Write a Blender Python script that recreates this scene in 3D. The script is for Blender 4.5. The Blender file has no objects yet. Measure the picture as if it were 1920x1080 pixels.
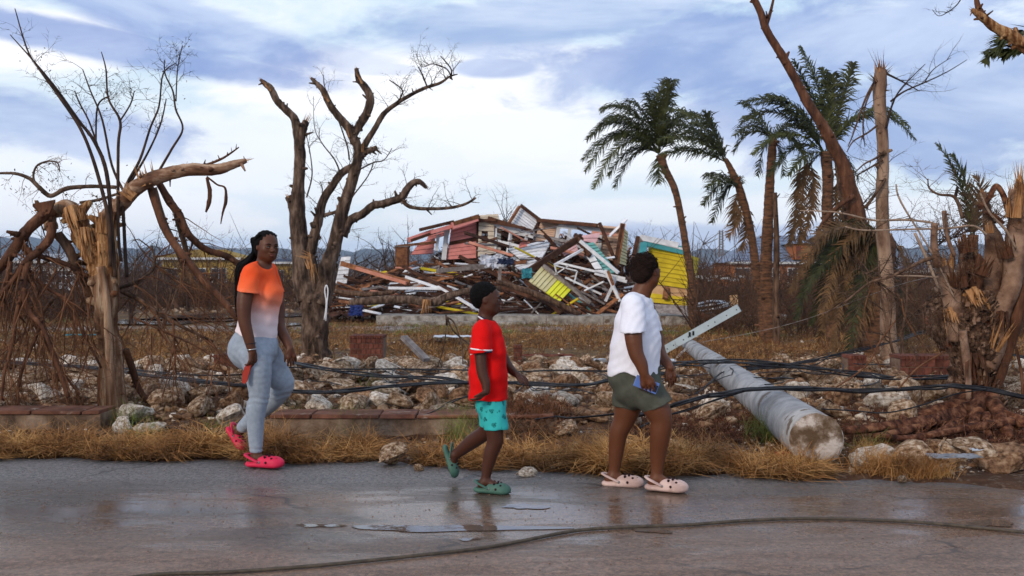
import bpy, bmesh, math, random
import numpy as np
from mathutils import Vector, Matrix, noise as mnoise
R = random.Random(11)
PI = math.pi
sc = bpy.context.scene
col = sc.collection
# ------------------------------------------------------------------ camera
F, H, HZ = 1866.67, 1.38, 518.0        # focal length in photo pixels, eye height, horizon row
cam_d = bpy.data.cameras.new('camera'); cam = bpy.data.objects.new('camera', cam_d); col.objects.link(cam)
cam.location = (0, 0, H); cam.rotation_euler = (PI/2, 0, 0)
cam_d.lens = 35; cam_d.sensor_width = 36; cam_d.shift_y = -(540-HZ)/1920
cam_d.clip_start = 0.1; cam_d.clip_end = 9000
cam_d.dof.use_dof = True; cam_d.dof.focus_distance = 6.9; cam_d.dof.aperture_fstop = 5.6
sc.camera = cam
# ------------------------------------------------------------------ view
sc.view_settings.view_transform = 'Standard'; sc.view_settings.look = 'None'
sc.view_settings.exposure = 0.12; sc.view_settings.gamma = 1; sc.view_settings.use_curve_mapping = False
sc.cycles.use_denoising = True
sc.cycles.max_bounces = 6; sc.cycles.diffuse_bounces = 3; sc.cycles.glossy_bounces = 3; sc.cycles.volume_bounces = 0
# ------------------------------------------------------------------ node helpers
class NT:
    def __init__(s, nt): s.nt = nt
    def n(s, t, **k):
        x = s.nt.nodes.new(t)
        for a, v in k.items():
            if a.startswith('i_'): x.inputs[a[2:].replace('_', ' ')].default_value = v
            else: setattr(x, a, v)
        return x
    def l(s, a, b): s.nt.links.new(a, b)
    def math(s, op, a, b=None, c=None, clamp=False):
        x = s.nt.nodes.new('ShaderNodeMath'); x.operation = op; x.use_clamp = clamp
        for i, v in enumerate((a, b, c)):
            if v is None: continue
            if isinstance(v, (int, float)): x.inputs[i].default_value = v
            else: s.l(v, x.inputs[i])
        return x.outputs[0]
    def mix(s, f, a, b, blend='MIX'):
        x = s.nt.nodes.new('ShaderNodeMix'); x.data_type = 'RGBA'; x.blend_type = blend
        for i, v in ((0, f), (6, a), (7, b)):
            if isinstance(v, (int, float)): x.inputs[i].default_value = v
            elif isinstance(v, tuple): x.inputs[i].default_value = v if len(v) == 4 else (*v, 1)
            else: s.l(v, x.inputs[i])
        return x.outputs[2]
    def ramp(s, f, stops, interp='LINEAR'):
        x = s.nt.nodes.new('ShaderNodeValToRGB'); e = x.color_ramp.elements; x.color_ramp.interpolation = interp
        while len(e) < len(stops): e.new(.5)
        for el, (p, c) in zip(e, stops):
            el.position = p; el.color = c if len(c) == 4 else (*c, 1)
        s.l(f, x.inputs[0]); return x.outputs[0]
    def noise(s, vec, scale, detail=4, rough=.55, dist=0, dim='3D'):
        x = s.nt.nodes.new('ShaderNodeTexNoise'); x.noise_dimensions = dim
        x.inputs['Scale'].default_value = scale; x.inputs['Detail'].default_value = detail
        x.inputs['Roughness'].default_value = rough; x.inputs['Distortion'].default_value = dist
        if vec is not None: s.l(vec, x.inputs['Vector'])
        return x.outputs['Fac']
    def scale(s, vec, sx, sy, sz):
        x = s.nt.nodes.new('ShaderNodeVectorMath'); x.operation = 'MULTIPLY'; x.inputs[1].default_value = (sx, sy, sz)
        s.l(vec, x.inputs[0]); return x.outputs[0]
def sstep(nt, x, a, b):
    m = nt.nt.nodes.new('ShaderNodeMapRange'); m.interpolation_type = 'SMOOTHSTEP'
    m.inputs[1].default_value = a; m.inputs[2].default_value = b
    if isinstance(x, (int, float)): m.inputs[0].default_value = x
    else: nt.l(x, m.inputs[0])
    return m.outputs[0]
# ------------------------------------------------------------------ world: evening sky, layered cloud
SUN_EL, SUN_AZ = math.radians(24), math.radians(215)
w = bpy.data.worlds.new('World'); sc.world = w; w.use_nodes = True
W = NT(w.node_tree); w.node_tree.nodes.clear()
out = W.n('ShaderNodeOutputWorld'); bg = W.n('ShaderNodeBackground'); bg.inputs[1].default_value = 0.1; W.l(bg.outputs[0], out.inputs[0])
sky = W.n('ShaderNodeTexSky', sky_type='NISHITA', sun_disc=False, sun_elevation=SUN_EL, sun_rotation=SUN_AZ, air_density=1.0, dust_density=1.0, ozone_density=2.0)
tc = W.n('ShaderNodeTexCoord'); sep = W.n('ShaderNodeSeparateXYZ'); W.l(tc.outputs['Generated'], sep.inputs[0])
X, Y_, Z = sep.outputs
hy = W.math('SQRT', W.math('ADD', W.math('MULTIPLY', X, X), W.math('MULTIPLY', Y_, Y_)))
el = W.math('DIVIDE', Z, W.math('MAXIMUM', hy, 0.05))               # tangent of elevation
az = W.math('ARCTAN2', X, Y_)                                        # azimuth from the view direction
cv = W.n('ShaderNodeCombineXYZ'); W.l(az, cv.inputs[0]); W.l(el, cv.inputs[1])
V = cv.outputs[0]
# cloud layer seen in perspective, streaks along the horizon
v1 = W.scale(V, 2.4, 6.5, 1)
warp = W.noise(v1, 1.3, 3, .5)
n1 = W.noise(v1, 1.5, 8, .60, .55)
n2 = W.noise(W.scale(V, 3.2, 10, 1), 1.9, 8, .6, .5)
n3 = W.noise(W.scale(V, 4.5, 11, 1), 2.2, 9, .62, .4)
def blob(cx, cy, rx, ry, tilt=0, wob=.5, amp=1.0):
    """soft cloud bank around azimuth/elevation (cx, cy), its rim broken up by noise"""
    c, s_ = math.cos(tilt), math.sin(tilt)
    dx = W.math('SUBTRACT', az, cx); dy = W.math('SUBTRACT', el, cy)
    u = W.math('DIVIDE', W.math('ADD', W.math('MULTIPLY', dx, c), W.math('MULTIPLY', dy, s_)), rx)
    v = W.math('DIVIDE', W.math('SUBTRACT', W.math('MULTIPLY', dy, c), W.math('MULTIPLY', dx, s_)), ry)
    r = W.math('SQRT', W.math('ADD', W.math('MULTIPLY', u, u), W.math('MULTIPLY', v, v)))
    r = W.math('ADD', r, W.math('MULTIPLY', W.math('SUBTRACT', n3, .5), wob*3.4))
    return W.math('MULTIPLY', W.math('SUBTRACT', 1.0, sstep(W, r, .62, 1.10)), amp)
def A(px): return math.atan((px-960)/F)
def E(py): return (HZ-py)/F
def many(*b):
    o = b[0]
    for k in b[1:]: o = W.math('MAXIMUM', o, k)
    return o
pale = many(blob(A(740), E(170), .20, .045, .02, .35), blob(A(60), E(120), .10, .035, 0, .4), blob(A(560), E(300), .35, .05, 0, .5, .6),
            blob(A(1050), E(250), .25, .05, -.1, .5, .75), blob(A(1500), E(420), .45, .03, 0, .4, .7), blob(A(150), E(400), .2, .03, 0, .5, .8), blob(A(1000), E(140), .12, .03, .2, .4, .8))
dark = many(blob(A(330), E(62), .17, .030, -.25, .35, .95), blob(A(210), E(118), .24, .019, -.12, .3, .95), blob(A(930), E(128), .055, .012, 0, .25, .85), blob(A(700), E(132), .06, .008, 0, .3, .5),
            blob(A(1480), E(110), .30, .055, .05, .55, .9), blob(A(1650), E(215), .24, .028, .0, .5, .75), blob(A(60), E(260), .16, .03, -.1, .5, .8), blob(A(1000), E(40), .22, .035, .1, .5, .7),
            blob(A(560), E(105), .12, .015, -.1, .4, .55), blob(A(1750), E(240), .25, .06, .0, .5, .8), blob(A(1330), E(450), .3, .016, 0, .5, .6), blob(A(1100), E(470), .9, .012, 0, .6, .4))
beyond = W.math('MAXIMUM', sstep(W, el, .30, .45), sstep(W, W.math('ABSOLUTE', az), .55, .8))
pale = W.math('MAXIMUM', pale, W.math('MULTIPLY', beyond, sstep(W, n1, .45, .60)))
dark = W.math('MAXIMUM', dark, W.math('MULTIPLY', beyond, sstep(W, n2, .42, .60)))
base = W.mix(sstep(W, el, .05, .30), (8.6, 9.7, 10.4), (6.2, 8.2, 9.8))          # thin high veil lit by the low sun
base = W.mix(.12, base, sky.outputs[0])
base = W.mix(sstep(W, n1, .36, .64), base, (9.0, 9.8, 10.6))
c = W.mix(W.math('MULTIPLY', pale, .92), base, (11.0, 11.0, 11.2))
tone = W.mix(sstep(W, n1, .38, .62), (2.3, 3.4, 6.8), (5.2, 6.4, 9.0))
c = W.mix(W.math('MULTIPLY', dark, .92), c, tone)
low = W.math('SUBTRACT', 1, sstep(W, el, 0.0, .06))
c = W.mix(W.math('MULTIPLY', low, .35), c, (7.0, 8.6, 10.4))
W.l(c, bg.inputs[0])
# ------------------------------------------------------------------ sun: low, veiled, behind the camera
sd = bpy.data.lights.new('sun', 'SUN'); sun = bpy.data.objects.new('sun', sd); col.objects.link(sun)
sd.energy = 1.9; sd.angle = math.radians(14); sd.color = (1, .84, .66)
sdir = Vector((math.sin(SUN_AZ)*math.cos(SUN_EL), math.cos(SUN_AZ)*math.cos(SUN_EL), math.sin(SUN_EL)))
sun.rotation_euler = sdir.to_track_quat('Z', 'Y').to_euler(); sun.location = (0, -5, 20)
# ------------------------------------------------------------------ geometry helpers
def P(px, py, Y): return Vector(((px-960)*Y/F, Y, H-(py-HZ)*Y/F))
def YG(py, z=0.0): return (H-z)*F/(py-HZ)
def G(px, py, z=0.0): return P(px, py, YG(py, z))
def pm(px, Y): return px*Y/F                                          # photo pixels -> metres at distance Y
class MB:
    def __init__(s): s.v = []; s.f = []
    def quad(s, a, b, c, d):
        i = len(s.v); s.v += [tuple(a), tuple(b), tuple(c), tuple(d)]; s.f.append((i, i+1, i+2, i+3))
    def tri(s, a, b, c):
        i = len(s.v); s.v += [tuple(a), tuple(b), tuple(c)]; s.f.append((i, i+1, i+2))
    def hexa(s, p):                                                   # 8 points: bottom 4, top 4
        i = len(s.v); s.v += [tuple(q) for q in p]
        for f in ((0, 3, 2, 1), (4, 5, 6, 7), (0, 1, 5, 4), (1, 2, 6, 5), (2, 3, 7, 6), (3, 0, 4, 7)): s.f.append(tuple(i+k for k in f))
    def box(s, x0, x1, y0, y1, z0, z1):
        s.hexa([(x0, y0, z0), (x1, y0, z0), (x1, y1, z0), (x0, y1, z0), (x0, y0, z1), (x1, y0, z1), (x1, y1, z1), (x0, y1, z1)])
    def beam(s, a, b, wd, th, up=(0, 0, 1), taper=1.0):
        a, b = Vector(a), Vector(b); d = (b-a).normalized(); u = Vector(up)
        if abs(d.dot(u)) > .98: u = Vector((0, 1, 0))
        sd_ = d.cross(u).normalized(); u = sd_.cross(d).normalized()
        q = []
        for p, k in ((a, 1), (b, taper)):
            for (i, j) in ((-1, -1), (1, -1), (1, 1), (-1, 1)): q.append(p+sd_*(i*wd/2*k)+u*(j*th/2*k))
        i = len(s.v); s.v += [tuple(x) for x in q]
        for f in ((0, 1, 2, 3), (7, 6, 5, 4), (0, 4, 5, 1), (1, 5, 6, 2), (2, 6, 7, 3), (3, 7, 4, 0)): s.f.append(tuple(i+k for k in f))
    def tube(s, pts, radii, n=8, jit=0.0, sub=1, cap=True, rnd=R, squash=1.0):
        pts = [Vector(p) for p in pts]
        if sub > 1 and len(pts) > 2:
            q, rr = [], []
            for i in range(len(pts)-1):
                p0 = pts[max(i-1, 0)]; p1 = pts[i]; p2 = pts[i+1]; p3 = pts[min(i+2, len(pts)-1)]
                for k in range(sub):
                    t = k/sub
                    q.append(.5*((2*p1)+(-p0+p2)*t+(2*p0-5*p1+4*p2-p3)*t*t+(-p0+3*p1-3*p2+p3)*t*t*t)); rr.append(radii[i]*(1-t)+radii[i+1]*t)
            q.append(pts[-1]); rr.append(radii[-1]); pts, radii = q, rr
        base = len(s.v); N = len(pts)
        d = (pts[1]-pts[0]).normalized(); u = Vector((0, -1, 0)) if abs(d.y) < .9 else Vector((1, 0, 0))
        off = [rnd.uniform(-1, 1) for _ in range(n)]
        for i, p in enumerate(pts):
            d = (pts[min(i+1, N-1)]-pts[max(i-1, 0)])
            d = d.normalized() if d.length > 1e-9 else Vector((0, 0, 1))
            u = (u-d*u.dot(d)); u = u.normalized() if u.length > 1e-6 else d.orthogonal().normalized()
            v = d.cross(u)
            for k in range(n):
                a = 2*PI*k/n
                r = radii[i]*(1+jit*(.6*off[k]+.4*rnd.uniform(-1, 1))) if jit else radii[i]
                q = p+(u*math.cos(a)+v*math.sin(a)*squash)*r
                s.v.append((q.x, q.y, q.z))
        for i in range(N-1):
            for k in range(n):
                a = base+i*n+k; b = base+i*n+(k+1) % n
                s.f.append((a, b, b+n, a+n))
        if cap:
            s.f.append(tuple(base+k for k in reversed(range(n)))); s.f.append(tuple(base+(N-1)*n+k for k in range(n)))
        return pts
def mesh_of(name, mb, smooth=False):
    me = bpy.data.meshes.new(name)
    if isinstance(mb, MB): me.from_pydata(mb.v, [], mb.f)
    else:
        v, f = mb
        me.vertices.add(len(v)); me.vertices.foreach_set('co', np.asarray(v, np.float32).ravel())
        f = np.asarray(f, np.int32); k = f.shape[1]
        me.loops.add(f.size); me.loops.foreach_set('vertex_index', f.ravel())
        me.polygons.add(len(f)); me.polygons.foreach_set('loop_start', np.arange(0, f.size, k, dtype=np.int32))
        me.polygons.foreach_set('loop_total', np.full(len(f), k, np.int32)); me.update(calc_edges=True)
    if smooth: me.polygons.foreach_set('use_smooth', [True]*len(me.polygons))
    me.update(); return me
def tag(o, label=None, cat=None, group=None, kind=None):
    if label: o['label'] = label
    if cat: o['category'] = cat
    if group: o['group'] = group
    if kind: o['kind'] = kind
    return o
def obj(name, mb, m=None, parent=None, smooth=False, label=None, cat=None, group=None, kind=None, loc=None):
    me = mb if isinstance(mb, bpy.types.Mesh) else mesh_of(name, mb, smooth)
    if m is not None and not me.materials: me.materials.append(m)
    o = bpy.data.objects.new(name, me); col.objects.link(o)
    if parent is not None: o.parent = parent
    if loc is not None: o.location = loc
    return tag(o, label, cat, group, kind)
def thing(name, label, cat, loc=(0, 0, 0), group=None, rz=0):
    o = bpy.data.objects.new(name, None); col.objects.link(o); o.location = loc; o.rotation_euler = (0, 0, rz)
    o.empty_display_size = .1
    return tag(o, label, cat, group)
def rel(o, *pts): return [Vector(p)-o.location for p in pts]
# ------------------------------------------------------------------ materials
def M(name, c1, c2=None, scale=8, rough=.75, bump=.3, bscale=None, detail=6, stretch=(1, 1, 1), spec=.2, c3=None, metal=0, rnd=0.0, spots=None, dist=0.0, lo=.35, hi=.65, bdist=.01):
    m = bpy.data.materials.new(name); m.use_nodes = True; N = NT(m.node_tree)
    b = m.node_tree.nodes['Principled BSDF']
    t = N.n('ShaderNodeTexCoord').outputs['Object']; v = N.scale(t, *stretch)
    oi = N.n('ShaderNodeObjectInfo')
    ad = N.n('ShaderNodeVectorMath', operation='ADD'); N.l(v, ad.inputs[0]); cb = N.n('ShaderNodeCombineXYZ')
    N.l(N.math('MULTIPLY', oi.outputs['Random'], 37.0), cb.inputs[0]); N.l(cb.outputs[0], ad.inputs[1]); v = ad.outputs[0]
    f = N.noise(v, scale, detail, .6, dist)
    st = [(lo, c1), (hi, c2 or c1)] if c3 is None else [(lo, c1), ((lo+hi)/2, c2), (hi, c3)]
    c = N.ramp(f, st)
    if spots:                                                        # (colour, scale, threshold)
        g = N.noise(v, spots[1], 5, .6); c = N.mix(sstep(N, g, spots[2], spots[2]+.06), c, spots[0])
    if rnd:
        k = N.math('MULTIPLY_ADD', oi.outputs['Random'], 2*rnd, 1-rnd)
        hs = N.n('ShaderNodeHueSaturation'); N.l(k, hs.inputs['Value']); N.l(c, hs.inputs['Color']); c = hs.outputs[0]
    N.l(c, b.inputs['Base Color'])
    b.inputs['Roughness'].default_value = rough; b.inputs['Specular IOR Level'].default_value = spec; b.inputs['Metallic'].default_value = metal
    if bump:
        bp = N.n('ShaderNodeBump'); bp.inputs['Strength'].default_value = bump; bp.inputs['Distance'].default_value = bdist
        N.l(N.noise(v, bscale or scale*3, 5, .6), bp.inputs['Height']); N.l(bp.outputs[0], b.inputs['Normal'])
    return m
m_bark = M('bark_brown', (.022, .013, .009), (.09, .050, .031), 14, .85, .8, 40, stretch=(1, 1, .25), c3=(.17, .10, .065), bdist=.02)
m_bark_red = M('bark_stripped', (.040, .016, .009), (.115, .047, .024), 9, .8, .9, 40, stretch=(1, 1, .35), hi=.8, c3=(.22, .11, .06), bdist=.02)
m_bark_grey = M('bark_grey', (.022, .014, .010), (.080, .050, .035), 12, .88, 1, 45, stretch=(1, 1, .3), c3=(.19, .13, .095), bdist=.02)
m_twig = M('twig_dark', (.018, .012, .010), (.055, .032, .022), 10, .9, 0)
m_twig_red = M('twig_rust', (.07, .028, .014), (.19, .085, .042), 10, .9, 0)
m_twig_pale = M('twig_pale', (.22, .15, .11), (.38, .28, .21), 10, .9, 0)
m_splinter = M('torn_wood', (.22, .095, .035), (.50, .27, .12), 25, .8, .5, 60, stretch=(1, 1, .15))
m_palm_trunk = M('palm_trunk', (.045, .025, .016), (.18, .085, .045), 16, .9, .9, 30, stretch=(.4, .4, 1.6), bdist=.03)
m_frond = M('frond_green', (.012, .016, .004), (.055, .060, .014), 6, .6, 0, rnd=.35)
m_frond_dry = M('frond_dry', (.040, .024, .012), (.15, .082, .036), 6, .8, 0, rnd=.3)
m_rachis = M('frond_stalk', (.10, .08, .03), (.22, .15, .07), 6, .7, 0)
m_rock = M('limestone', (.085, .042, .021), (.31, .195, .115), 5, .92, .9, 22, c3=(.60, .475, .36), rnd=.28, spots=((.09, .045, .024), 3.0, .60), bdist=.025)
m_rock_w = M('limestone_white', (.22, .15, .10), (.52, .44, .36), 5, .92, .9, 22, c3=(.80, .73, .66), rnd=.15, spots=((.16, .09, .055), 3.2, .66), bdist=.02)
m_rock_b = M('limestone_dirty', (.06, .029, .015), (.21, .110, .058), 5, .92, .9, 22, c3=(.38, .245, .15), rnd=.25, bdist=.02)
m_black = M('black_cable', (.006, .006, .008), (.016, .016, .02), 20, .5, 0)
# ================================================================== GROUND
def smooth(a, b, x):
    t = np.clip((x-a)/(b-a), 0, 1); return t*t*(3-2*t)
def hgt(x, y):
    """height of the rubble strip and the rough field behind the road edge"""
    x = np.asarray(x, float); y = np.asarray(y, float)
    r = smooth(7.6, 9.2, y)*(1-smooth(13.0, 15.5, y))*.10
    n = np.sin(x*1.7+y*.6)*np.sin(y*1.3-x*.4)*.03+np.sin(x*4.1+1)*np.sin(y*3.7)*.012
    far = smooth(40, 90, y)*.0
    return (r+n*smooth(7.4, 9, y)*(1-smooth(22, 30, y)*.6))+far
def edge_y(x):                                                        # line where the asphalt ends
    x = np.asarray(x, float)
    return np.interp(x, [-6, -3.9, -1.0, .3, 2.3, 3.3, 6], [7.75, 7.58, 7.42, 7.02, 6.83, 6.5, 6.2])+.05*np.sin(x*5)+.03*np.sin(x*13+1)
def ground_mat():
    m = bpy.data.materials.new('field_soil'); m.use_nodes = True; N = NT(m.node_tree); b = m.node_tree.nodes['Principled BSDF']
    t = N.n('ShaderNodeTexCoord').outputs['Object']; s = N.n('ShaderNodeSeparateXYZ'); N.l(t, s.inputs[0])
    y = N.math('ADD', s.outputs[1], N.math('MULTIPLY', N.math('SUBTRACT', N.noise(N.scale(t, .25, .5, 1), 1.0, 5), .5), 5.0))
    soil = N.ramp(N.noise(t, 2.2, 8, .65), [(.3, (.026, .011, .006)), (.5, (.080, .035, .017)), (.7, (.17, .088, .046))])
    grit = N.ramp(N.noise(t, 30, 4, .6), [(.45, (.06, .03, .018)), (.62, (.30, .23, .17))])
    grass = N.ramp(N.noise(N.scale(t, 1, 1.6, 1), 3.0, 8, .7), [(.3, (.045, .024, .010)), (.5, (.14, .080, .030)), (.7, (.26, .165, .066))])
    green = N.ramp(N.noise(t, 5, 6, .7), [(.3, (.035, .045, .012)), (.7, (.12, .12, .035))])
    gravel = N.ramp(N.noise(N.scale(t, 1, 2, 1), 6, 8, .75), [(.3, (.15, .125, .11)), (.7, (.36, .32, .30))])
    far = N.ramp(N.noise(t, .5, 8, .7), [(.3, (.035, .020, .012)), (.7, (.12, .068, .036))])
    c = N.mix(N.math('MULTIPLY', sstep(N, N.noise(t, 9, 3), .48, .62), .55), soil, grit)
    fg = N.math('MULTIPLY', sstep(N, y, 13.6, 15.5), sstep(N, N.noise(N.scale(t, .5, .9, 1), 1.3, 4), .40, .52))
    c = N.mix(fg, c, grass)
    gr = N.math('MULTIPLY', N.math('MULTIPLY', sstep(N, y, 22.5, 24), N.math('SUBTRACT', 1, sstep(N, y, 26.0, 28))), sstep(N, N.noise(N.scale(t, .3, .7, 1), 1.2, 4), .44, .56))
    c = N.mix(N.math('MULTIPLY', gr, .8), c, green)
    gv = N.math('MULTIPLY', sstep(N, s.outputs[1], 24.6, 25.4), N.math('SUBTRACT', 1, sstep(N, s.outputs[1], 26.8, 28.0)))
    gv = N.math('MULTIPLY', gv, sstep(N, N.noise(N.scale(t, .4, 1, 1), 2, 4), .35, .5))
    c = N.mix(gv, c, gravel)
    c = N.mix(sstep(N, y, 33, 42), c, far)
    N.l(c, b.inputs['Base Color']); b.inputs['Roughness'].default_value = .9; b.inputs['Specular IOR Level'].default_value = .2
    bp = N.n('ShaderNodeBump'); bp.inputs['Strength'].default_value = 1; bp.inputs['Distance'].default_value = .05
    N.l(N.noise(t, 14, 8, .7), bp.inputs['Height']); N.l(bp.outputs[0], b.inputs['Normal']); return m
def grid_ground():
    ys = np.concatenate([np.linspace(-30, 5.5, 8), np.linspace(5.8, 16, 103), np.linspace(16.2, 34, 70), np.geomspace(35, 4200, 60)])
    xs = np.concatenate([-np.geomspace(4200, 12.5, 40), np.linspace(-12, 12, 241), np.geomspace(12.5, 4200, 40)])
    XX, YY = np.meshgrid(xs, ys); rg = np.random.default_rng(3)
    ZZ = hgt(XX, YY)+rg.normal(0, .012, XX.shape)*(YY > 7.8)*(YY < 34)*(np.abs(XX) < 13)
    ZZ = np.where(YY < edge_y(XX)+.05, -.03, ZZ)                       # below the asphalt sheet
    ZZ = np.where((np.abs(XX) > 12.5) | (YY > 40), -.0, ZZ)
    v = np.stack([XX, YY, ZZ], -1).reshape(-1, 3); nx = len(xs); ny = len(ys)
    i = (np.arange(ny-1)[:, None]*nx+np.arange(nx-1)[None]).reshape(-1)
    return v, np.stack([i, i+1, i+1+nx, i+nx], -1)
obj('ground', grid_ground(), ground_mat(), smooth=True, kind='structure')
# ------------------------------------------------------------------ road
def road_mat():
    m = bpy.data.materials.new('wet_asphalt'); m.use_nodes = True; N = NT(m.node_tree); b = m.node_tree.nodes['Principled BSDF']
    t = N.n('ShaderNodeTexCoord').outputs['Object']; s = N.n('ShaderNodeSeparateXYZ'); N.l(t, s.inputs[0])
    big = N.noise(N.scale(t, .35, 1.1, 1), 1.0, 5, .6); streak = N.noise(N.scale(t, .8, 2.4, 1), 1.6, 9, .72, .3)
    agg = N.math('ADD', N.math('MULTIPLY', N.noise(t, 30, 6, .9), .7), N.math('MULTIPLY', N.noise(t, 75, 4, .8), .3)); fine = N.noise(t, 260, 2, .6)
    mud = N.ramp(streak, [(.30, (.115, .070, .048)), (.5, (.185, .116, .080)), (.7, (.25, .165, .118))])
    tar = N.ramp(streak, [(.3, (.062, .052, .046)), (.7, (.125, .102, .088))])
    side = N.math('ADD', N.math('MULTIPLY', N.math('SUBTRACT', 5.9, s.outputs[1]), .26), N.math('ADD', N.math('MULTIPLY', s.outputs[0], .045), N.math('MULTIPLY', N.math('SUBTRACT', big, .5), 1.6)))
    c = N.mix(sstep(N, side, -.22, .22), tar, mud)
    near_edge = sstep(N, N.math('ADD', s.outputs[1], N.math('MULTIPLY', big, .8)), 6.75, 7.25)
    c = N.mix(N.math('MULTIPLY', near_edge, .7), c, N.ramp(agg, [(.35, (.06, .06, .066)), (.6, (.22, .21, .21))]))
    c = N.mix(.70, c, N.ramp(agg, [(.41, (.14, .14, .16)), (.5, (1, 1, 1)), (.58, (2.2, 2.0, 1.8))]), 'MULTIPLY')
    vo = N.n('ShaderNodeTexVoronoi', feature='DISTANCE_TO_EDGE'); vo.inputs['Scale'].default_value = .55
    wv = N.n('ShaderNodeVectorMath', operation='ADD'); wn = N.n('ShaderNodeTexNoise'); wn.inputs['Scale'].default_value = 3; wn.inputs['Detail'].default_value = 6
    N.l(t, wn.inputs['Vector']); N.l(t, wv.inputs[0]); N.l(N.scale(wn.outputs['Color'], .5, .5, 0), wv.inputs[1]); N.l(wv.outputs[0], vo.inputs['Vector'])
    crack = N.math('MULTIPLY', N.math('SUBTRACT', 1, sstep(N, vo.outputs['Distance'], .002, .010)), sstep(N, N.noise(t, .9, 3), .50, .58))
    c = N.mix(N.math('MULTIPLY', crack, .75), c, (.028, .022, .02))
    band = N.math('SUBTRACT', 1, N.math('ABSOLUTE', N.math('MULTIPLY', N.math('SUBTRACT', s.outputs[1], 5.85), .85)), clamp=True)
    wet = N.math('ADD', N.math('MULTIPLY', sstep(N, streak, .40, .62), .55), N.math('MULTIPLY', band, .75), clamp=True)
    wet = N.math('MULTIPLY', wet, N.math('SUBTRACT', 1, N.math('MULTIPLY', near_edge, .8)))
    c = N.mix(N.math('MULTIPLY', wet, .5), c, N.mix(1.0, c, (.42, .40, .40), 'MULTIPLY')); N.l(c, b.inputs['Base Color'])
    ro = N.math('SUBTRACT', .54, N.math('MULTIPLY', wet, .40))
    N.l(ro, b.inputs['Roughness']); b.inputs['Specular IOR Level'].default_value = .5
    bp = N.n('ShaderNodeBump'); bp.inputs['Distance'].default_value = .011
    N.l(N.math('MULTIPLY_ADD', N.math('POWER', N.math('SUBTRACT', 1, wet, clamp=True), 1.6), .85, .04), bp.inputs['Strength'])
    N.l(N.math('ADD', agg, N.math('MULTIPLY', fine, .4)), bp.inputs['Height']); N.l(bp.outputs[0], b.inputs['Normal']); return m
def road():
    xs = np.concatenate([np.linspace(-60, -7, 12), np.linspace(-6.8, 6.8, 340), np.linspace(7, 60, 12)]); rg = np.random.default_rng(5)
    e = edge_y(xs)+rg.normal(0, .018, len(xs)); rows = [np.full_like(xs, -3.0), np.full_like(xs, 3.0), e-1.2, e-.25, e-.03, e]
    z = [0, .0, .0, .0, -.002, -.035]
    v = np.stack([np.stack([xs, r, np.full_like(xs, zz)], -1) for r, zz in zip(rows, z)]).reshape(-1, 3)
    nx = len(xs); i = (np.arange(5)[:, None]*nx+np.arange(nx-1)[None]).reshape(-1)
    return v, np.stack([i, i+1, i+1+nx, i+nx], -1)
m_road = road_mat()
obj('road', road(), m_road, smooth=True, kind='structure')
# puddles: thin sheets of water with ragged rims
def water_mat(name, tint, rough=.03):
    m = bpy.data.materials.new(name); m.use_nodes = True; b = m.node_tree.nodes['Principled BSDF']; N = NT(m.node_tree)
    b.inputs['Base Color'].default_value = (*tint, 1); b.inputs['Roughness'].default_value = rough; b.inputs['IOR'].default_value = 1.6
    b.inputs['Specular IOR Level'].default_value = 1.0
    t = N.n('ShaderNodeTexCoord').outputs['Object']
    bp = N.n('ShaderNodeBump'); bp.inputs['Strength'].default_value = .08; bp.inputs['Distance'].default_value = .01
    N.l(N.noise(t, 9, 3), bp.inputs['Height']); N.l(bp.outputs[0], b.inputs['Normal']); return m
m_water = water_mat('puddle_water', (.13, .095, .075)); m_water_far = water_mat('flood_water', (.06, .06, .06), .05)
def puddle(cx, cy, rx, ry, z, m, seed, k=.35):
    rg = random.Random(seed); n = 72; v = [(0, 0, 0)]; ph = [rg.uniform(0, 6.28) for _ in range(6)]
    for i in range(n):
        a = 2*PI*i/n; r = 1+k*sum(math.sin((j+2)*a+ph[j])/(j+1.5) for j in range(6))
        r = max(r, .15); v.append((rx*r*math.cos(a), ry*r*math.sin(a), 0))
    mb = MB(); mb.v = v; mb.f = [(0, i+1, (i+1) % n+1) for i in range(n)]
    obj('puddle', mb, m, kind='structure', loc=(cx, cy, z))
def puddle_px(px0, px1, py0, py1, m, seed, z=.004, k=.35):
    ya, yb = YG(py0, z), YG(py1, z); c = (ya+yb)/2
    puddle(((px0+px1)/2-960)*c/F, c, (px1-px0)/2*c/F, abs(ya-yb)/2, z, m, seed, k)
puddle_px(690, 1000, 983, 997, m_water, 4); puddle_px(565, 640, 982, 988, m_water, 7); puddle_px(945, 1025, 945, 954, m_water, 9)
puddle_px(1190, 1255, 989, 999, m_water, 12); puddle_px(860, 900, 1008, 1013, m_water, 31)
puddle_px(1790, 1900, 975, 988, m_water, 14)
for a in ((245, 365, 676, 690, 21), (300, 560, 586, 600, 22), (200, 440, 596, 607, 23), (800, 860, 629, 638, 24), (430, 560, 604, 612, 25), (560, 640, 684, 690, 26)):
    puddle_px(a[0], a[1], a[2], a[3], m_water_far, a[4], z=.085 if a[2] > 620 else .06, k=.3)
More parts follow.
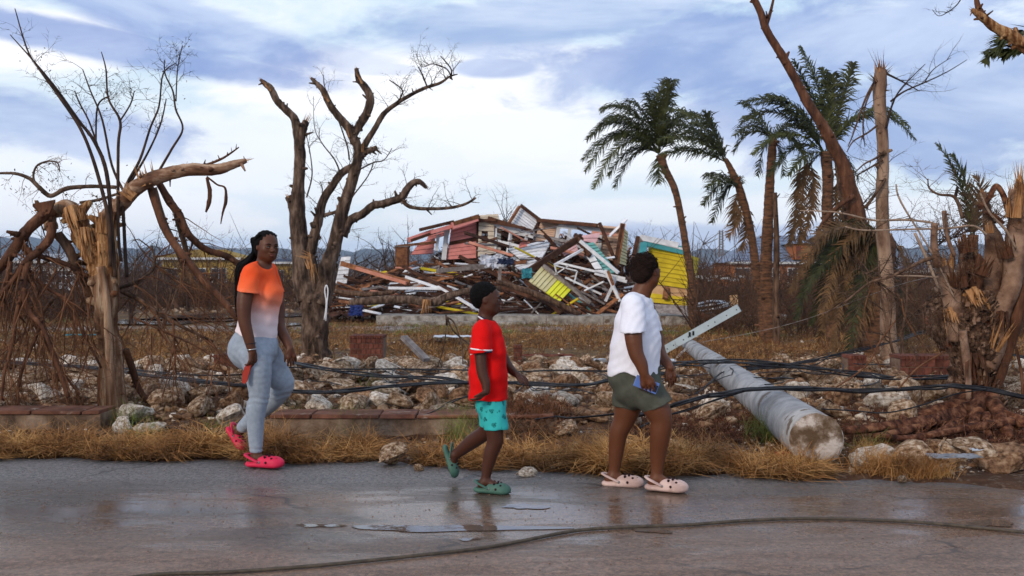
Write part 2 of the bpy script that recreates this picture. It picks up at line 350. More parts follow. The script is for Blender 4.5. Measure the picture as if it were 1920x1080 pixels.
# ------------------------------------------------------------------ hills
m_hill = M('forested_hill', (.020, .030, .030), (.045, .055, .050), .01, .95, 0)
def hills():
    mb = MB(); xs = np.linspace(-2600, 3200, 200); pr = []
    for x in xs:
        px = 960+x*F/2600
        top = np.interp(px, [-800, -200, 0, 60, 150, 260, 420, 560, 760, 980, 1180, 1330, 1450, 1700, 2100, 2800], [455, 440, 444, 447, 456, 466, 464, 466, 470, 478, 474, 468, 472, 462, 458, 470])
        top += 3*math.sin(px*.06)+2*math.sin(px*.17+1)+1.2*math.sin(px*.41)
        pr.append((x, H-(top-HZ)*2600/F))
    for (x0, z0), (x1, z1) in zip(pr, pr[1:]):
        ks = [(1900, -1, 0), (2200, .45, 1), (2450, .8, 1), (2600, 1, 1), (3000, .6, 1), (3800, -.02, 1)]
        for (ya, fa, _), (yb, fb, _) in zip(ks, ks[1:]):
            mb.quad((x0, ya, z0*fa if fa > 0 else -3), (x1, ya, z1*fa if fa > 0 else -3), (x1, yb, z1*fb if fb > 0 else -3), (x0, yb, z0*fb if fb > 0 else -3))
    return mb
obj('hills', hills(), m_hill, kind='structure', smooth=True)
# ================================================================== TREES
def rv(r, s=1): return Vector((r.uniform(-1, 1), r.uniform(-1, 1), r.uniform(-1, 1)))*s
def twig(mb, p, d, L, r, rnd, depth=2, n=4, droop=0.0, kids=4, wig=.28, segs=6):
    pts = [Vector(p)]; rr = [r]; d = Vector(d).normalized(); at = []
    for i in range(segs):
        d = (d+rv(rnd, wig)+Vector((0, 0, -droop))).normalized(); pts.append(pts[-1]+d*L/segs); rr.append(r*(1-.82*(i+1)/segs)); at.append((pts[-1], d.copy(), rr[-1]))
    mb.tube(pts, rr, n, cap=False, rnd=rnd)
    if depth > 0:
        for k in range(kids):
            q, dd, r2 = rnd.choice(at[1:-1] if len(at) > 2 else at); s_ = rv(rnd).normalized(); s_.y *= .5
            twig(mb, q, (dd*.75+s_*.95).normalized(), L*rnd.uniform(.30, .6), max(r2*.62, .0016), rnd, depth-1, max(n-1, 3), droop, kids, wig, max(segs-1, 3))
def leaves(mb, c, rad, n, rnd, s=.02):
    for _ in range(n):
        p = Vector(c)+Vector((rnd.gauss(0, rad), rnd.gauss(0, rad), rnd.gauss(0, rad))); a = rv(rnd, s); b = rv(rnd, s*.5)
        mb.quad(p-a, p-b, p+a, p+b)
def shards(mb, p, d, L, r, n, rnd, spread=.25):
    """broken end: a crown of long thin wedges torn along the grain"""
    d = Vector(d).normalized(); u = d.orthogonal().normalized(); v = d.cross(u)
    for _ in range(n):
        a = rnd.uniform(0, 2*PI); q = rnd.uniform(.15, .9)*r; o = (u*math.cos(a)+v*math.sin(a)); b = Vector(p)+o*q-d*L*.25
        t = b+(d+o*rnd.uniform(0, spread)+rv(rnd, .08))*L*rnd.uniform(.35, 1.1); w_ = o.cross(d).normalized()*r*rnd.uniform(.08, .26); th = o*r*rnd.uniform(.08, .2)
        i = len(mb.v); mb.v += [tuple(x) for x in (b-w_, b+w_, b+w_+th, b-w_+th, t)]; mb.f += [(i, i+1, i+4), (i+1, i+2, i+4), (i+2, i+3, i+4), (i+3, i, i+4), (i+3, i+2, i+1, i)]
RS = [1.0]; KN = [True]
def limb(root, pts, Y, m, name='limb', n=9, sub=5, jit=.10, seed=1, broken=None, label=None, dark=None):
    """pts: (photo x, photo y, radius px, depth offset); a limb of its own, traced at distance Y"""
    rnd = random.Random(seed); q = []; rr = []
    for t in pts:
        y = Y+(t[3] if len(t) > 3 else 0); q.append(P(t[0], t[1], y)-root.location); rr.append(pm(t[2], y)*RS[0]*(.86 if name == 'branch' else 1))
    for i in range(1, len(q)-1): q[i] = q[i]+rv(rnd)*rr[i]*.28
    mb = MB(); c = mb.tube(q, rr, n, jit*1.6, sub, rnd=rnd); N_ = len(c); rI = np.interp(np.linspace(0, len(rr)-1, N_), range(len(rr)), rr)
    if name in ('trunk', 'limb', 'branch') and rr[0] > .02 and KN[0]:
        for _ in range(int(3+len(q)*1.6)):                            # knots and snapped stubs
            i = rnd.randrange(1, N_-1); d = (c[i+1]-c[i-1]).normalized(); a = rnd.uniform(0, 2*PI); u = d.orthogonal().normalized(); o_ = (u*math.cos(a)+d.cross(u)*math.sin(a)); r_ = rI[i]; k = rnd.uniform(.15, .42)
            ex = rnd.uniform(.01, .035 if rnd.random() < .75 else .11); kr = min(r_*k, .035); e = c[i]+o_*(r_+ex)+d*ex*rnd.uniform(-.3, 1.2); mb.tube([c[i]+o_*r_*.6, e], [kr*1.6, kr*.7], 6, .25, rnd=rnd)
    o = obj(name, mb, m, root, smooth=True, label=label)
    if broken:
        s = MB(); shards(s, q[-1], q[-1]-q[-2], broken[0]*Y/F, rr[-1]*1.05, broken[1], rnd); obj('torn_end', s, m_splinter, o)
    return q, rr, o
def twigs_on(mb, q, rr, n, rnd, L, r=.004, depth=2, droop=0, t0=.3, up=.4, kids=3, side=None, wig=.28):
    for _ in range(n):
        t = rnd.uniform(t0, 1)*(len(q)-1.001); i = int(t); p = q[i].lerp(q[i+1], t-i); d = (q[i+1]-q[i]).normalized()
        s_ = rv(rnd).normalized(); s_.z = abs(s_.z)*up if up > 0 else s_.z+up; s_.y *= .6
        if side: s_.x += side
        twig(mb, p, d*.4+s_, L*rnd.uniform(.5, 1.1), r, rnd, depth, 4, droop, kids, wig)
# ---- split tree on the verge
def split_tree():
    Y = 9.55; o = P(215, 785, Y); o.z = .0; r = thing('broken_tree', 'bare tree by the kerb with a split pale trunk and broken limbs hanging down', 'tree', o); L = lambda *a, **k: limb(r, *a, **k)
    q, rr, t = L([(217, 800, 44), (216, 770, 34), (212, 720, 30), (206, 660, 26), (203, 600, 26), (200, 560, 27), (194, 520, 33)], Y, m_bark_strip, 'trunk', 16, 6, .09, 1)
    L([(213, 790, 14, -.1), (208, 700, 10, -.12), (203, 620, 9, -.12), (198, 560, 9, -.13), (188, 500, 10, -.13)], Y, m_bark_pale, 'bark_strip', 8, 6, .12, 21)
    L([(194, 530, 30), (180, 490, 28), (162, 450, 26), (148, 420, 24), (140, 402, 22)], Y, m_bark_torn, 'limb', 12, 6, .22, 2)
    L([(140, 405, 22), (126, 388, 17), (108, 388, 13), (95, 400, 12), (96, 430, 15)], Y, m_bark_pale, 'limb', 11, 6, .15, 3)
    L([(200, 545, 24), (208, 490, 22), (205, 440, 20), (200, 415, 19)], Y, m_bark_torn, 'limb', 12, 5, .2, 4, broken=(46, 40))
    s = MB(); rg = random.Random(5)
    for (px, py, d, n, ll) in ((148, 408, (-.2, -.1, 1), 22, 24), (138, 402, (.45, -.2, -1), 26, 55), (160, 445, (.3, -.25, -1), 22, 60), (198, 425, (.1, -.2, 1), 30, 40), (190, 470, (.1, -.2, -1), 14, 70), (70, 384, (.6, 0, .1), 6, 16)):
        shards(s, P(px, py, Y-.10)-o, d, ll*Y/F, 17*Y/F, n, rg, .18)
    obj('splinter', s, m_splinter, r, kind='stuff')
    # slab of bark standing out at the fold
    b = MB(); pts = [(61, 382), (104, 374), (92, 400), (80, 404)]; b.hexa([*[P(x, y, Y-.18)-o for x, y in pts], *[P(x, y+5, Y-.08)-o for x, y in pts]]); obj('bark_flap', b, m_bark_red, r)
    # the thrown limb
    q1, rr1, l1 = L([(196, 412, 19, -.05), (222, 382, 18, -.1), (259, 352, 17, -.2), (301, 328, 16, -.2), (352, 320, 14, -.2), (403, 318, 12, -.2), (436, 309, 10, -.2), (462, 301, 5, -.2)], Y, m_thrown, 'limb', 12, 6, .12, 6, broken=(26, 8))
    L([(350, 316, 8, -.2), (380, 311, 5, -.2), (393, 307, 3.5, -.2), (420, 295, 3, -.2), (448, 276, 1.5, -.2)], Y, m_bark_red, 'limb', 7, 4, .1, 7)
    s = MB(); shards(s, P(272, 338, Y-.2)-o, (-.35, -.1, 1), 44*Y/F, 17*Y/F, 26, rg, .3); shards(s, P(245, 365, Y-.25)-o, (-.8, -.1, .7), 36*Y/F, 13*Y/F, 18, rg, .3); shards(s, P(350, 318, Y-.2)-o, (.2, 0, 1), 22*Y/F, 8*Y/F, 6, rg); obj('splinter', s, m_splinter, r, kind='stuff')
    allq = []
    H_ = [ # hanging limbs
     ([(280, 345, 9, -.1), (292, 380, 11, -.15), (310, 430, 11, -.2), (342, 480, 11, -.3), (385, 528, 11, -.4), (425, 570, 9, -.5), (446, 600, 7, -.5)], m_bark_red, 8),
     ([(296, 340, 9, 0), (315, 372, 11, 0), (335, 405, 11, 0), (352, 440, 10, .0), (385, 467, 9, .1), (425, 482, 9, .2), (452, 500, 8, .3)], m_bark_red, 9),
     ([(330, 400, 8, .1), (345, 455, 7, .1), (360, 500, 6, .15), (400, 545, 6, .2), (440, 590, 4, .3)], m_bark_grey, 10),
     ([(288, 352, 9, .1), (305, 410, 8, .15), (330, 465, 8, .2), (355, 520, 6, .2), (395, 560, 5, .3)], m_bark, 11),
     ([(100, 392, 15, -.1), (79, 407, 15, -.15), (50, 436, 14, -.2), (22, 475, 13, -.25), (-12, 515, 11, -.3)], m_bark_red, 12),
     ([(97, 420, 14, -.1), (95, 446, 12, -.15), (72, 470, 11, -.2), (52, 490, 10, -.3), (30, 520, 7, -.3), (-5, 560, 6, -.35)], m_bark_red, 13),
     ([(52, 488, 9, -.3), (47, 520, 8, -.35), (44, 556, 8, -.4), (58, 590, 7, -.4), (78, 612, 6, -.45), (100, 660, 6, -.5), (128, 745, 6, -.55)], m_bark_red, 14),
     ([(108, 440, 13, .0), (128, 470, 13, .0), (146, 505, 12, .05), (160, 540, 10, .1), (178, 575, 8, .1), (192, 610, 6, .1)], m_bark, 15),
     ([(44, 460, 8, -.2), (60, 475, 7, -.2), (95, 487, 7, -.15), (130, 497, 6, -.1), (165, 520, 5, 0)], m_bark_red, 16),
     ([(47, 540, 6, -.4), (30, 590, 5, -.4), (25, 640, 5, -.45), (8, 700, 4, -.5), (2, 770, 3, -.5)], m_bark_red, 17),
     ([(55, 580, 5, -.4), (85, 640, 4.5, -.3), (112, 690, 4, -.3), (150, 740, 3, -.3)], m_bark_red, 18),
     ([(62, 520, 5, -.3), (95, 545, 5, -.2), (135, 570, 4.5, -.2), (150, 610, 4, -.2), (190, 690, 3, -.2)], m_bark_red, 19),
     ([(228, 545, 7, .1), (258, 562, 6, .1), (300, 590, 5, .1), (345, 615, 4, .1), (400, 640, 2.5, .1)], m_bark, 20),
     ([(225, 540, 5, .2), (250, 530, 5, .2), (268, 520, 4, .2), (290, 500, 3, .2), (285, 460, 2, .2)], m_bark_grey, 22),
     ([(235, 655, 10, .1), (245, 690, 10, .15), (262, 730, 9, .2), (290, 768, 8, .2)], m_bark_red, 23),
     ([(20, 490, 7, -.3), (10, 530, 7, -.3), (-10, 580, 6, -.3)], m_bark_red, 24),
     ([(80, 600, 5, -.4), (60, 650, 4, -.4), (40, 700, 4, -.4), (30, 760, 3, -.4)], m_bark_red, 25),
     ([(100, 560, 5, .2), (60, 610, 4, .2), (30, 640, 4, .2), (-5, 690, 3, .2)], m_bark, 26),
     ([(324, 600, 3, -.1), (326, 640, 3, -.1), (330, 700, 2, -.1)], m_bark_red, 27),
     ([(250, 595, 3, -.1), (300, 618, 3, -.1), (370, 650, 2.4, -.1), (430, 690, 2, -.1)], m_bark_red, 28),
     ([(217, 351, 5, .1), (171, 350, 5, .1), (125, 353, 6, .1), (95, 366, 6, .1), (75, 352, 6, .1), (55, 335, 5, .1), (28, 325, 4, .1), (-8, 325, 3, .1)], m_bark_grey, 29),
     ([(88, 364, 3, .1), (64, 338, 3, .1), (68, 312, 2.5, .1), (90, 303, 2.3, .1), (108, 306, 1.8, .1), (112, 322, 1.2, .1)], m_bark_grey, 30),
     ([(150, 380, 4, .1), (185, 375, 4, .1), (230, 360, 3, .1)], m_bark_grey, 31)]
    for pts, m, sd in H_:
        q, rr, _ = L(pts, Y, m, 'branch', 8, 5, .12, sd); allq.append((q, rr, sd))
    tw = MB(); rg = random.Random(77); lf = MB()
    for q, rr, sd in allq:
        if sd in (29, 30, 31):
            twigs_on(tw, q, rr, 10, rg, .28, .0035, 2, .12, .1, -.3); 
            for _ in range(10): leaves(lf, q[rg.randrange(len(q))]+Vector((0, 0, -.12)), .09, 5, rg, .016)
        elif sd in (8, 9, 10, 11): twigs_on(tw, q, rr, 8, rg, .75, .006, 2, .10, .3, -.3, side=.5)
        elif sd != 23: twigs_on(tw, q, rr, 9, rg, .70, .008, 2, .12, .2, -.7)
    for _ in range(40):                                                  # hanging shoots filling the tangle by the kerb
        px, py = rg.uniform(-20, 175), rg.uniform(470, 600); twig(tw, P(px, py, Y+rg.uniform(-.5, .4))-o, (rg.uniform(-.6, .6), rg.uniform(-.3, .3), -1), rg.uniform(.6, 1.2), .009, rg, 2, 5, .06, 4, .2, 8)
    for _ in range(26):
        px, py = rg.uniform(240, 440), rg.uniform(480, 640); twig(tw, P(px, py, Y+rg.uniform(-.3, .6))-o, (rg.uniform(-.4, 1), rg.uniform(-.3, .3), -.3), rg.uniform(.5, 1.0), .006, rg, 2, 4, .04, 4, .2, 8)
    obj('twig', tw, m_twig_red, r, smooth=True, kind='stuff')
    # dark upright shoots
    S_ = [[(207, 500, 3.6), (204, 417, 4.5), (190, 352, 4), (171, 287, 3.6), (148, 236, 3.4), (111, 181, 3), (74, 130, 2.4), (51, 93, 1.8), (28, 16, 1)],
          [(216, 520, 4.2), (211, 440, 4.2), (199, 324, 4.6), (176, 264, 4), (148, 227, 3.6), (106, 167, 3), (65, 116, 2), (19, 65, .9)],
          [(227, 490, 3.4), (222, 430, 3.4), (222, 278, 3.2), (225, 227, 3), (204, 185, 2.2), (199, 130, 1.6), (190, 97, .9)],
          [(238, 520, 4), (234, 440, 3.8), (233, 361, 4), (262, 300, 3), (282, 240, 2.4), (298, 199, 2), (306, 139, 1.6), (330, 118, .9)],
          [(296, 324, 3), (322, 280, 2.8), (343, 241, 2.2), (330, 205, 2.2), (324, 171, 2), (310, 140, 1.6), (308, 112, 1)], [(330, 190, 1.6), (333, 130, 1.4), (342, 85, 1)],
          [(240, 350, 3), (275, 290, 2.4), (300, 235, 2), (312, 185, 1)], [(233, 361, 3), (210, 310, 2.6), (192, 225, 2.2), (170, 170, 1.6), (155, 130, 1)],
          [(180, 275, 2), (183, 200, 2), (205, 180, 1.6)], [(225, 227, 2), (245, 195, 1.8), (252, 170, 1)], [(199, 324, 2.5), (170, 235, 2), (150, 195, 1.8), (140, 170, 1)]]
    tw = MB()
    for k, pts in enumerate(S_):
        q, rr, _ = L(pts, Y-.30+.05*k, m_shoot, 'shoot', 6, 5, .06, 40+k); twigs_on(tw, q, rr, 7, rg, .32, .0026, 2, .0, .45, .6, 3, wig=.4)
        for _ in range(3): leaves(lf, q[-2-rg.randrange(3)] if len(q) > 4 else q[-1], .07, 4, rg, .012)
    obj('twig', tw, m_twig, r, kind='stuff'); obj('withered_leaf', lf, m_twig, r, kind='stuff')
    # bark strips dangling from the thrown limb
    for pts in ([(388, 333, 3), (394, 355, 5), (392, 378, 5), (386, 398, 2)], [(388, 331, 2.2), (408, 346, 2), (422, 352, 2.4), (423, 378, 4), (418, 398, 2.4), (414, 420, 1)], [(319, 336, 2), (319, 350, 1)]):
        L(pts, Y-.2, m_bark_red, 'bark_strip', 5, 4, .2, 60)
m_shoot = M('shoot_bark', (.022, .014, .011), (.075, .042, .028), 6, .85, .3)
m_thrown = M('bark_thrown', (.06, .028, .016), (.17, .085, .05), 8, .85, .8, 40, stretch=(.4, 1, 1), c3=(.42, .29, .20))
m_bark_strip = M('trunk_stripped', (.09, .040, .022), (.25, .140, .080), 7, .85, 1, 40, stretch=(2.6, 2.6, .14), c3=(.52, .38, .26), bdist=.02, spots=((.13, .05, .022), 2.2, .58))
m_bark_pale = M('bark_peeled', (.12, .055, .03), (.30, .175, .105), 8, .8, .9, 40, stretch=(2.2, 2.2, .2), c3=(.46, .32, .21))
m_bark_torn = M('torn_trunk', (.10, .036, .014), (.32, .15, .06), 8, .85, 1, 46, stretch=(3, 3, .12), c3=(.64, .40, .20), bdist=.03)
RS[0] = .84; split_tree(); RS[0] = .80
# ---- forked tree beyond the rubble
def forked_tree():
    Y = 15.7; o = P(597, 682, Y); o.z = 0; r = thing('forked_tree', 'leafless brown tree with snapped forked limbs standing behind the rubble strip', 'tree', o); L = lambda p, nm='limb', **k: limb(r, p, Y, m_bark_grey, nm, **k)
    Q = []
    Q.append(L([(600, 700, 42), (597, 670, 36), (593, 630, 33), (588, 585, 33), (584, 550, 36)], 'trunk', n=14, jit=.12))
    for k, (p, br) in enumerate([
        ([(580, 560, 30), (570, 520, 24), (562, 470, 20), (560, 400, 18), (561, 338, 13), (560, 285, 12.5), (559, 250, 11), (551, 222, 9), (536, 205, 8), (520, 190, 8), (508, 168, 7.5), (498, 158, 6.5), (488, 149, 3)], (10, 6)),
        ([(562, 290, 9), (566, 262, 9.5), (571, 240, 10), (574, 228, 8)], (26, 12)),
        ([(566, 450, 15), (553, 415, 11), (545, 385, 9), (540, 368, 8)], (12, 8)),
        ([(598, 570, 30), (608, 530, 24), (617, 500, 21), (626, 465, 18), (637, 410, 17), (652, 360, 15), (668, 310, 13), (671, 285, 12), (664, 260, 12)], None),
        ([(666, 268, 11), (655, 243, 9.5), (640, 222, 9), (620, 195, 8), (607, 170, 7), (595, 157, 5.5), (583, 146, 3)], (12, 6)),
        ([(662, 255, 10), (676, 232, 9.5), (689, 208, 9.5), (693, 183, 9), (684, 162, 8.5), (674, 147, 7.5), (668, 128, 4)], (10, 6)),
        ([(670, 300, 9), (684, 270, 7.5), (701, 243, 6.5), (718, 214, 6), (743, 194, 5), (770, 178, 4.5), (798, 164, 4), (826, 155, 3.4), (842, 144, 2.4), (858, 139, 1)], None),
        ([(671, 300, 8), (686, 286, 7), (700, 281, 6.5), (707, 277, 5.5)], (6, 5)),
        ([(581, 475, 13), (590, 440, 12), (598, 408, 11.5), (606, 378, 10), (622, 347, 9.5), (642, 325, 9), (662, 311, 8)], None),
        ([(602, 405, 5), (616, 402, 4.5), (632, 397, 4)], None),
        ([(640, 442, 14), (655, 415, 11), (678, 400, 9.5), (700, 387, 9.5), (722, 380, 9), (752, 372, 9), (760, 358, 9), (772, 346, 8), (785, 341, 6.5), (800, 352, 4)], (8, 5)),
        ([(754, 376, 5), (770, 388, 4.5), (800, 391, 4), (844, 389, 3.6), (872, 383, 3.2), (892, 371, 2.6)], None),
        ([(623, 470, 14), (634, 430, 12), (637, 400, 9), (637, 385, 7)], (20, 12)),
        ([(600, 560, 20), (585, 500, 16), (580, 470, 12)], None)]):
        Q.append(L(p, seed=k+3, broken=br, n=10, jit=.13))
    s = MB(); rg = random.Random(9); shards(s, P(582, 495, Y-.4)-o, (-.3, 0, 1), 32*Y/F, 9*Y/F, 16, rg); shards(s, P(575, 480, Y-.4)-o, (-.9, 0, .3), 26*Y/F, 6*Y/F, 8, rg); shards(s, P(588, 505, Y-.4)-o, (.2, 0, -1), 38*Y/F, 8*Y/F, 9, rg)
    for (px, py, d) in ((502, 165, (-.6, 0, .7)), (676, 150, (-.4, 0, .8)), (612, 185, (-.7, 0, .8)), (652, 250, (-.2, 0, 1)), (680, 278, (0, 0, 1))): shards(s, P(px, py, Y-.07)-o, d, 30*Y/F, 3.4*Y/F, 7, rg, .05)
    obj('torn_wood', s, m_splinter, r, kind='stuff')
    tw = MB()
    for i, n, ln, sd in ((7, 12, .5, 0), (12, 7, .45, 0), (11, 7, .5, 0), (4, 8, .6, -.3), (9, 6, .7, -.6)):
        twigs_on(tw, Q[i][0], Q[i][1], n, rg, ln, .0065, 2, -.02, .35, .9, 4, side=sd, wig=.36)
    for pts in ([(640, 330), (628, 300), (605, 270), (590, 240), (588, 180)], [(655, 300), (650, 270), (625, 200), (608, 160), (607, 140)], [(575, 370), (585, 330), (582, 290), (575, 255)], [(640, 400), (660, 370), (690, 330), (700, 305)], [(670, 320), (700, 305), (720, 300), (735, 278)], [(600, 450), (596, 400), (605, 360), (600, 340)], [(848, 150), (838, 130), (812, 120), (790, 125), (780, 100)], [(844, 148), (846, 130), (826, 105)], [(801, 163), (792, 140), (784, 125)], [(745, 192), (755, 170), (730, 150)]):
        q = [P(a, b, Y-.1)-o for a, b in pts]; tw.tube(q, [.014, .012, .009, .006, .003][:len(q)], 5, .1, 5, rnd=rg); twigs_on(tw, q, None, 7, rg, .4, .004, 2, 0, .2, .9, 3, wig=.36)
    obj('twig', tw, m_twig, r, kind='stuff')
    mb = MB(); pts = [(608, 600), (612, 570), (609, 545), (612, 535), (615, 545), (613, 570), (611, 602)]; mb.tube([P(a, b, Y-.62) for a, b in pts], [pm(1.3, Y)]*7, 5, sub=5)
    obj('rope', mb, m_paintwhite, smooth=True, label='white rope looped down the trunk of the forked leafless tree', cat='rope')
m_paintwhite = M('white_paint', (.55, .56, .60), (.74, .75, .78), 6, .7, .2, 30, spots=((.20, .14, .10), 5, .66), rnd=.1)
forked_tree(); RS[0] = 1.0
# ---- palms
def frond(root, pts, Y, rnd, dry=False, width=.42, n=46, droop=.35, wr=.012, bare=.12, m=None):
    """one feather leaf: tapering stalk and two rows of narrow leaflets, along traced points (x, y[, depth])"""
    q = [P(t[0], t[1], Y+(t[2] if len(t) > 2 else 0))-root.location for t in pts]; mb = MB(); tmp = MB(); c = tmp.tube(q, [wr]*len(q), 4, sub=8)
    N = len(c); mb.tube(c, [wr*(1-.85*i/(N-1)) for i in range(N)], 5, cap=False); wind = Vector((-.25, 0, -.15))
    L_ = sum((c[i+1]-c[i]).length for i in range(N-1))
    n = int(n*1.15*max(.6, L_/1.4))
    for k in range(n):
        t = bare+(1-bare)*k/n; f = t*(N-1.001); i = int(f); p = c[i].lerp(c[i+1], f-i); d = (c[i+1]-c[i]).normalized(); s_ = d.cross(Vector((0, -.5, 1))).normalized(); up = s_.cross(d)
        ln = width*(math.sin(PI*min(1, t*.82+.16))**.6)
        for sg in (-1, 1):
            a = (d*.8+s_*sg*rnd.uniform(.5, .95)+up*rnd.uniform(-.1, .3)+rv(rnd, .14)).normalized(); l = ln*rnd.uniform(.45, 1.15); w_ = d*.016
            m1 = p+a*l*.5; a2 = (a+Vector((0, 0, -droop*rnd.uniform(.6, 1.6)))+wind*.6).normalized(); e = m1+a2*l*.5; o = up*.004
            j = len(mb.v); mb.v += [tuple(x) for x in (p-w_, p+w_, m1+w_*.9+o, m1-w_*.9+o, e)]; mb.f += [(j, j+1, j+2, j+3), (j+3, j+2, j+4)]
    o = obj('frond', mb, m or (m_frond_dry if dry else m_frond), root); return o
def palm(px, py, label, trunk, Y, fr, name='palm_tree', width=.42, droop=.35, seed=1, nn=46):
    o = P(px, py, Y); o.z = 0; r = thing(name, label, 'palm', o, 'palms bent by the wind'); limb(r, trunk, Y, m_palm_trunk, 'trunk', 10, 8, .12, seed)
    rnd = random.Random(seed)
    for f in fr:
        dry = isinstance(f, tuple); frond(r, f[0] if dry else f, Y, rnd, dry, width, nn, droop)
    return r
def fan(cx, cy, tips, rnd, bow=.22):
    """fronds from a crown centre to given tips; each bows upward before it hangs"""
    out_ = []
    for t in tips:
        x, y = t[0], t[1]; dx, dy = x-cx, y-cy; ln = math.hypot(dx, dy); h = bow*ln if len(t) < 3 else t[2]*ln
        dp = rnd.uniform(-.7, .7); out_.append([(cx, cy, 0), (cx+dx*.33, cy+dy*.33-h*.8, dp*.35), (cx+dx*.70, cy+dy*.68-h*.8, dp*.7), (x, y, dp)])
    return out_
rg = random.Random(31)
T1 = fan(1235, 288, [(1255, 148, -.05), (1262, 160, .15), (1215, 175, .1), (1128, 205, .3), (1135, 225, .28), (1100, 262, .35), (1097, 322, .40), (1092, 300, .32), (1112, 355, .42), (1152, 352, .35), (1140, 330, .3), (1155, 262, .35), (1120, 240, .3), (1235, 345, .1), (1300, 215, .30), (1330, 235, .22), (1180, 190, .25), (1160, 200, .25)], rg)
T1 += [[(1235, 290), (1236, 240), (1240, 190), (1268, 150)], [(1235, 290), (1250, 240), (1290, 215), (1340, 232)], [(1237, 285), (1260, 262), (1300, 258), (1325, 262)], [(1238, 262), (1225, 225), (1235, 180), (1248, 150)]]
palm(1298, 615, 'tall slender palm with a full crown beside the yellow wall panel', [(1301, 622, 9), (1299, 570, 8), (1296, 520, 7.5), (1289, 467, 7), (1280, 418, 6.5), (1264, 357, 6.5), (1248, 318, 7), (1238, 290, 9)], 26.0, T1, width=.56, droop=.85, seed=3, nn=44)
T2 = [[(1363, 302), (1350, 270), (1335, 240), (1320, 208)], [(1363, 302), (1345, 265), (1332, 235), (1326, 212)]]+fan(1363, 305, [(1250, 205, .2), (1232, 232, .2), (1235, 262, .18), (1240, 290, .12), (1268, 278, .1), (1290, 245, .15)], rg, .2)+fan(1390, 350, [(1325, 352, .25), (1318, 385, .30), (1335, 418, .35), (1322, 330, .15), (1378, 330, .1)], rg)
T2 += [([(1385, 355), (1378, 380), (1376, 400), (1378, 425)],), ([(1392, 370), (1388, 400), (1378, 425), (1365, 445)],), ([(1395, 380), (1402, 410), (1398, 440), (1390, 470)],)]
palm(1432, 640, 'thin leaning palm with ragged green spear leaf, left of the thick straight palm', [(1434, 645, 12), (1430, 600, 10), (1426, 560, 9), (1420, 510, 9), (1412, 460, 8), (1402, 410, 8), (1385, 350, 8), (1370, 315, 6), (1360, 298, 4)], 21.4, T2, width=.44, droop=.8, seed=5, nn=44)
T3 = fan(1448, 262, [(1375, 285, .38), (1392, 195, .2), (1378, 255, .35), (1400, 218, .2), (1500, 240, .3), (1540, 262, .35), (1520, 330, .4), (1420, 330, .3), (1470, 330, .3), (1508, 290, .3)], rg)
palm(1448, 645, 'thick straight palm with a short crown of drooping leaves', [(1447, 650, 17), (1446, 620, 15), (1441, 560, 12), (1439, 500, 11.5), (1439, 427, 11), (1442, 380, 9.5), (1446, 330, 9), (1447, 290, 8.5), (1449, 252, 8)], 20.8, T3, width=.44, droop=.8, seed=7, nn=44)
T4 = fan(1545, 285, [(1395, 192, .25), (1390, 228, .28), (1410, 290, .3), (1440, 330, .3), (1478, 330, .2), (1705, 238, .35), (1716, 262, .38), (1470, 210, .2), (1440, 180, .22), (1610, 340, .3), (1500, 360, .2)], rg)+[[(1552, 285), (1545, 210), (1525, 140), (1500, 88)], [(1556, 285), (1556, 220), (1550, 160), (1540, 128)], [(1560, 290), (1570, 220), (1588, 160), (1600, 118)], [(1550, 280), (1535, 210), (1510, 160), (1488, 112)], [(1556, 285), (1560, 210), (1562, 160), (1560, 140)], [(1540, 285), (1515, 225), (1470, 190), (1420, 195)]]
T4 += [([(1515, 300), (1508, 330), (1502, 400), (1500, 458)],), ([(1520, 300), (1525, 350), (1520, 400), (1505, 450)],), ([(1570, 330), (1568, 380), (1566, 440), (1560, 480)],), ([(1575, 330), (1580, 400), (1585, 450), (1575, 500)],), ([(1500, 310), (1496, 360), (1490, 420), (1480, 460)],)]
palm(1560, 640, 'palm with upright feathery leaves behind the leaning bare trunk', [(1562, 640, 12), (1560, 560, 11), (1558, 480, 11), (1553, 400, 10), (1550, 340, 10), (1548, 285, 10)], 19.4, T4, width=.38, droop=.6, seed=11, nn=50)
# collapsed palm clump
T5 = [x if k % 5 < 2 else (x,) for k, x in enumerate(fan(1655, 455, [(1520, 610, .45), (1500, 560, .42), (1535, 645, .5), (1505, 520, .35), (1560, 655, .4), (1590, 670, .3), (1490, 600, .45), (1550, 560, .3), (1575, 620, .35), (1500, 480, .3), (1530, 520, .3), (1610, 650, .2), (1720, 560, .3), (1580, 450, .25), (1540, 590, .5), (1515, 545, .45), (1700, 640, .2), (1480, 550, .4), (1600, 600, .3)], rg))]
T5 += [(x,) for x in fan(1650, 480, [(1600, 650, .1), (1630, 660, .1), (1560, 600, .35), (1540, 620, .4), (1680, 640, .1), (1510, 500, .3)], rg)]
palm(1640, 668, 'collapsed palm with green fronds hanging to the ground around its brown trunk', [(1650, 685, 46), (1645, 640, 38), (1642, 600, 30), (1648, 550, 27), (1655, 500, 26), (1660, 465, 22), (1655, 440, 14)], 15.6, T5, name='collapsed_palm', width=.42, droop=.9, seed=13, nn=40)
T6 = [[(1822, 450), (1812, 385), (1790, 320), (1757, 270)], [(1824, 450), (1822, 390), (1805, 330), (1785, 290)], ([(1826, 450), (1830, 400), (1838, 360), (1830, 330)],)]
palm(1830, 700, 'palm with one upright feather leaf rising behind the shattered stump', [(1835, 700, 12), (1830, 600, 11), (1826, 520, 10), (1824, 440, 9)], 13.5, T6, width=.30, droop=.1, seed=15, nn=40)
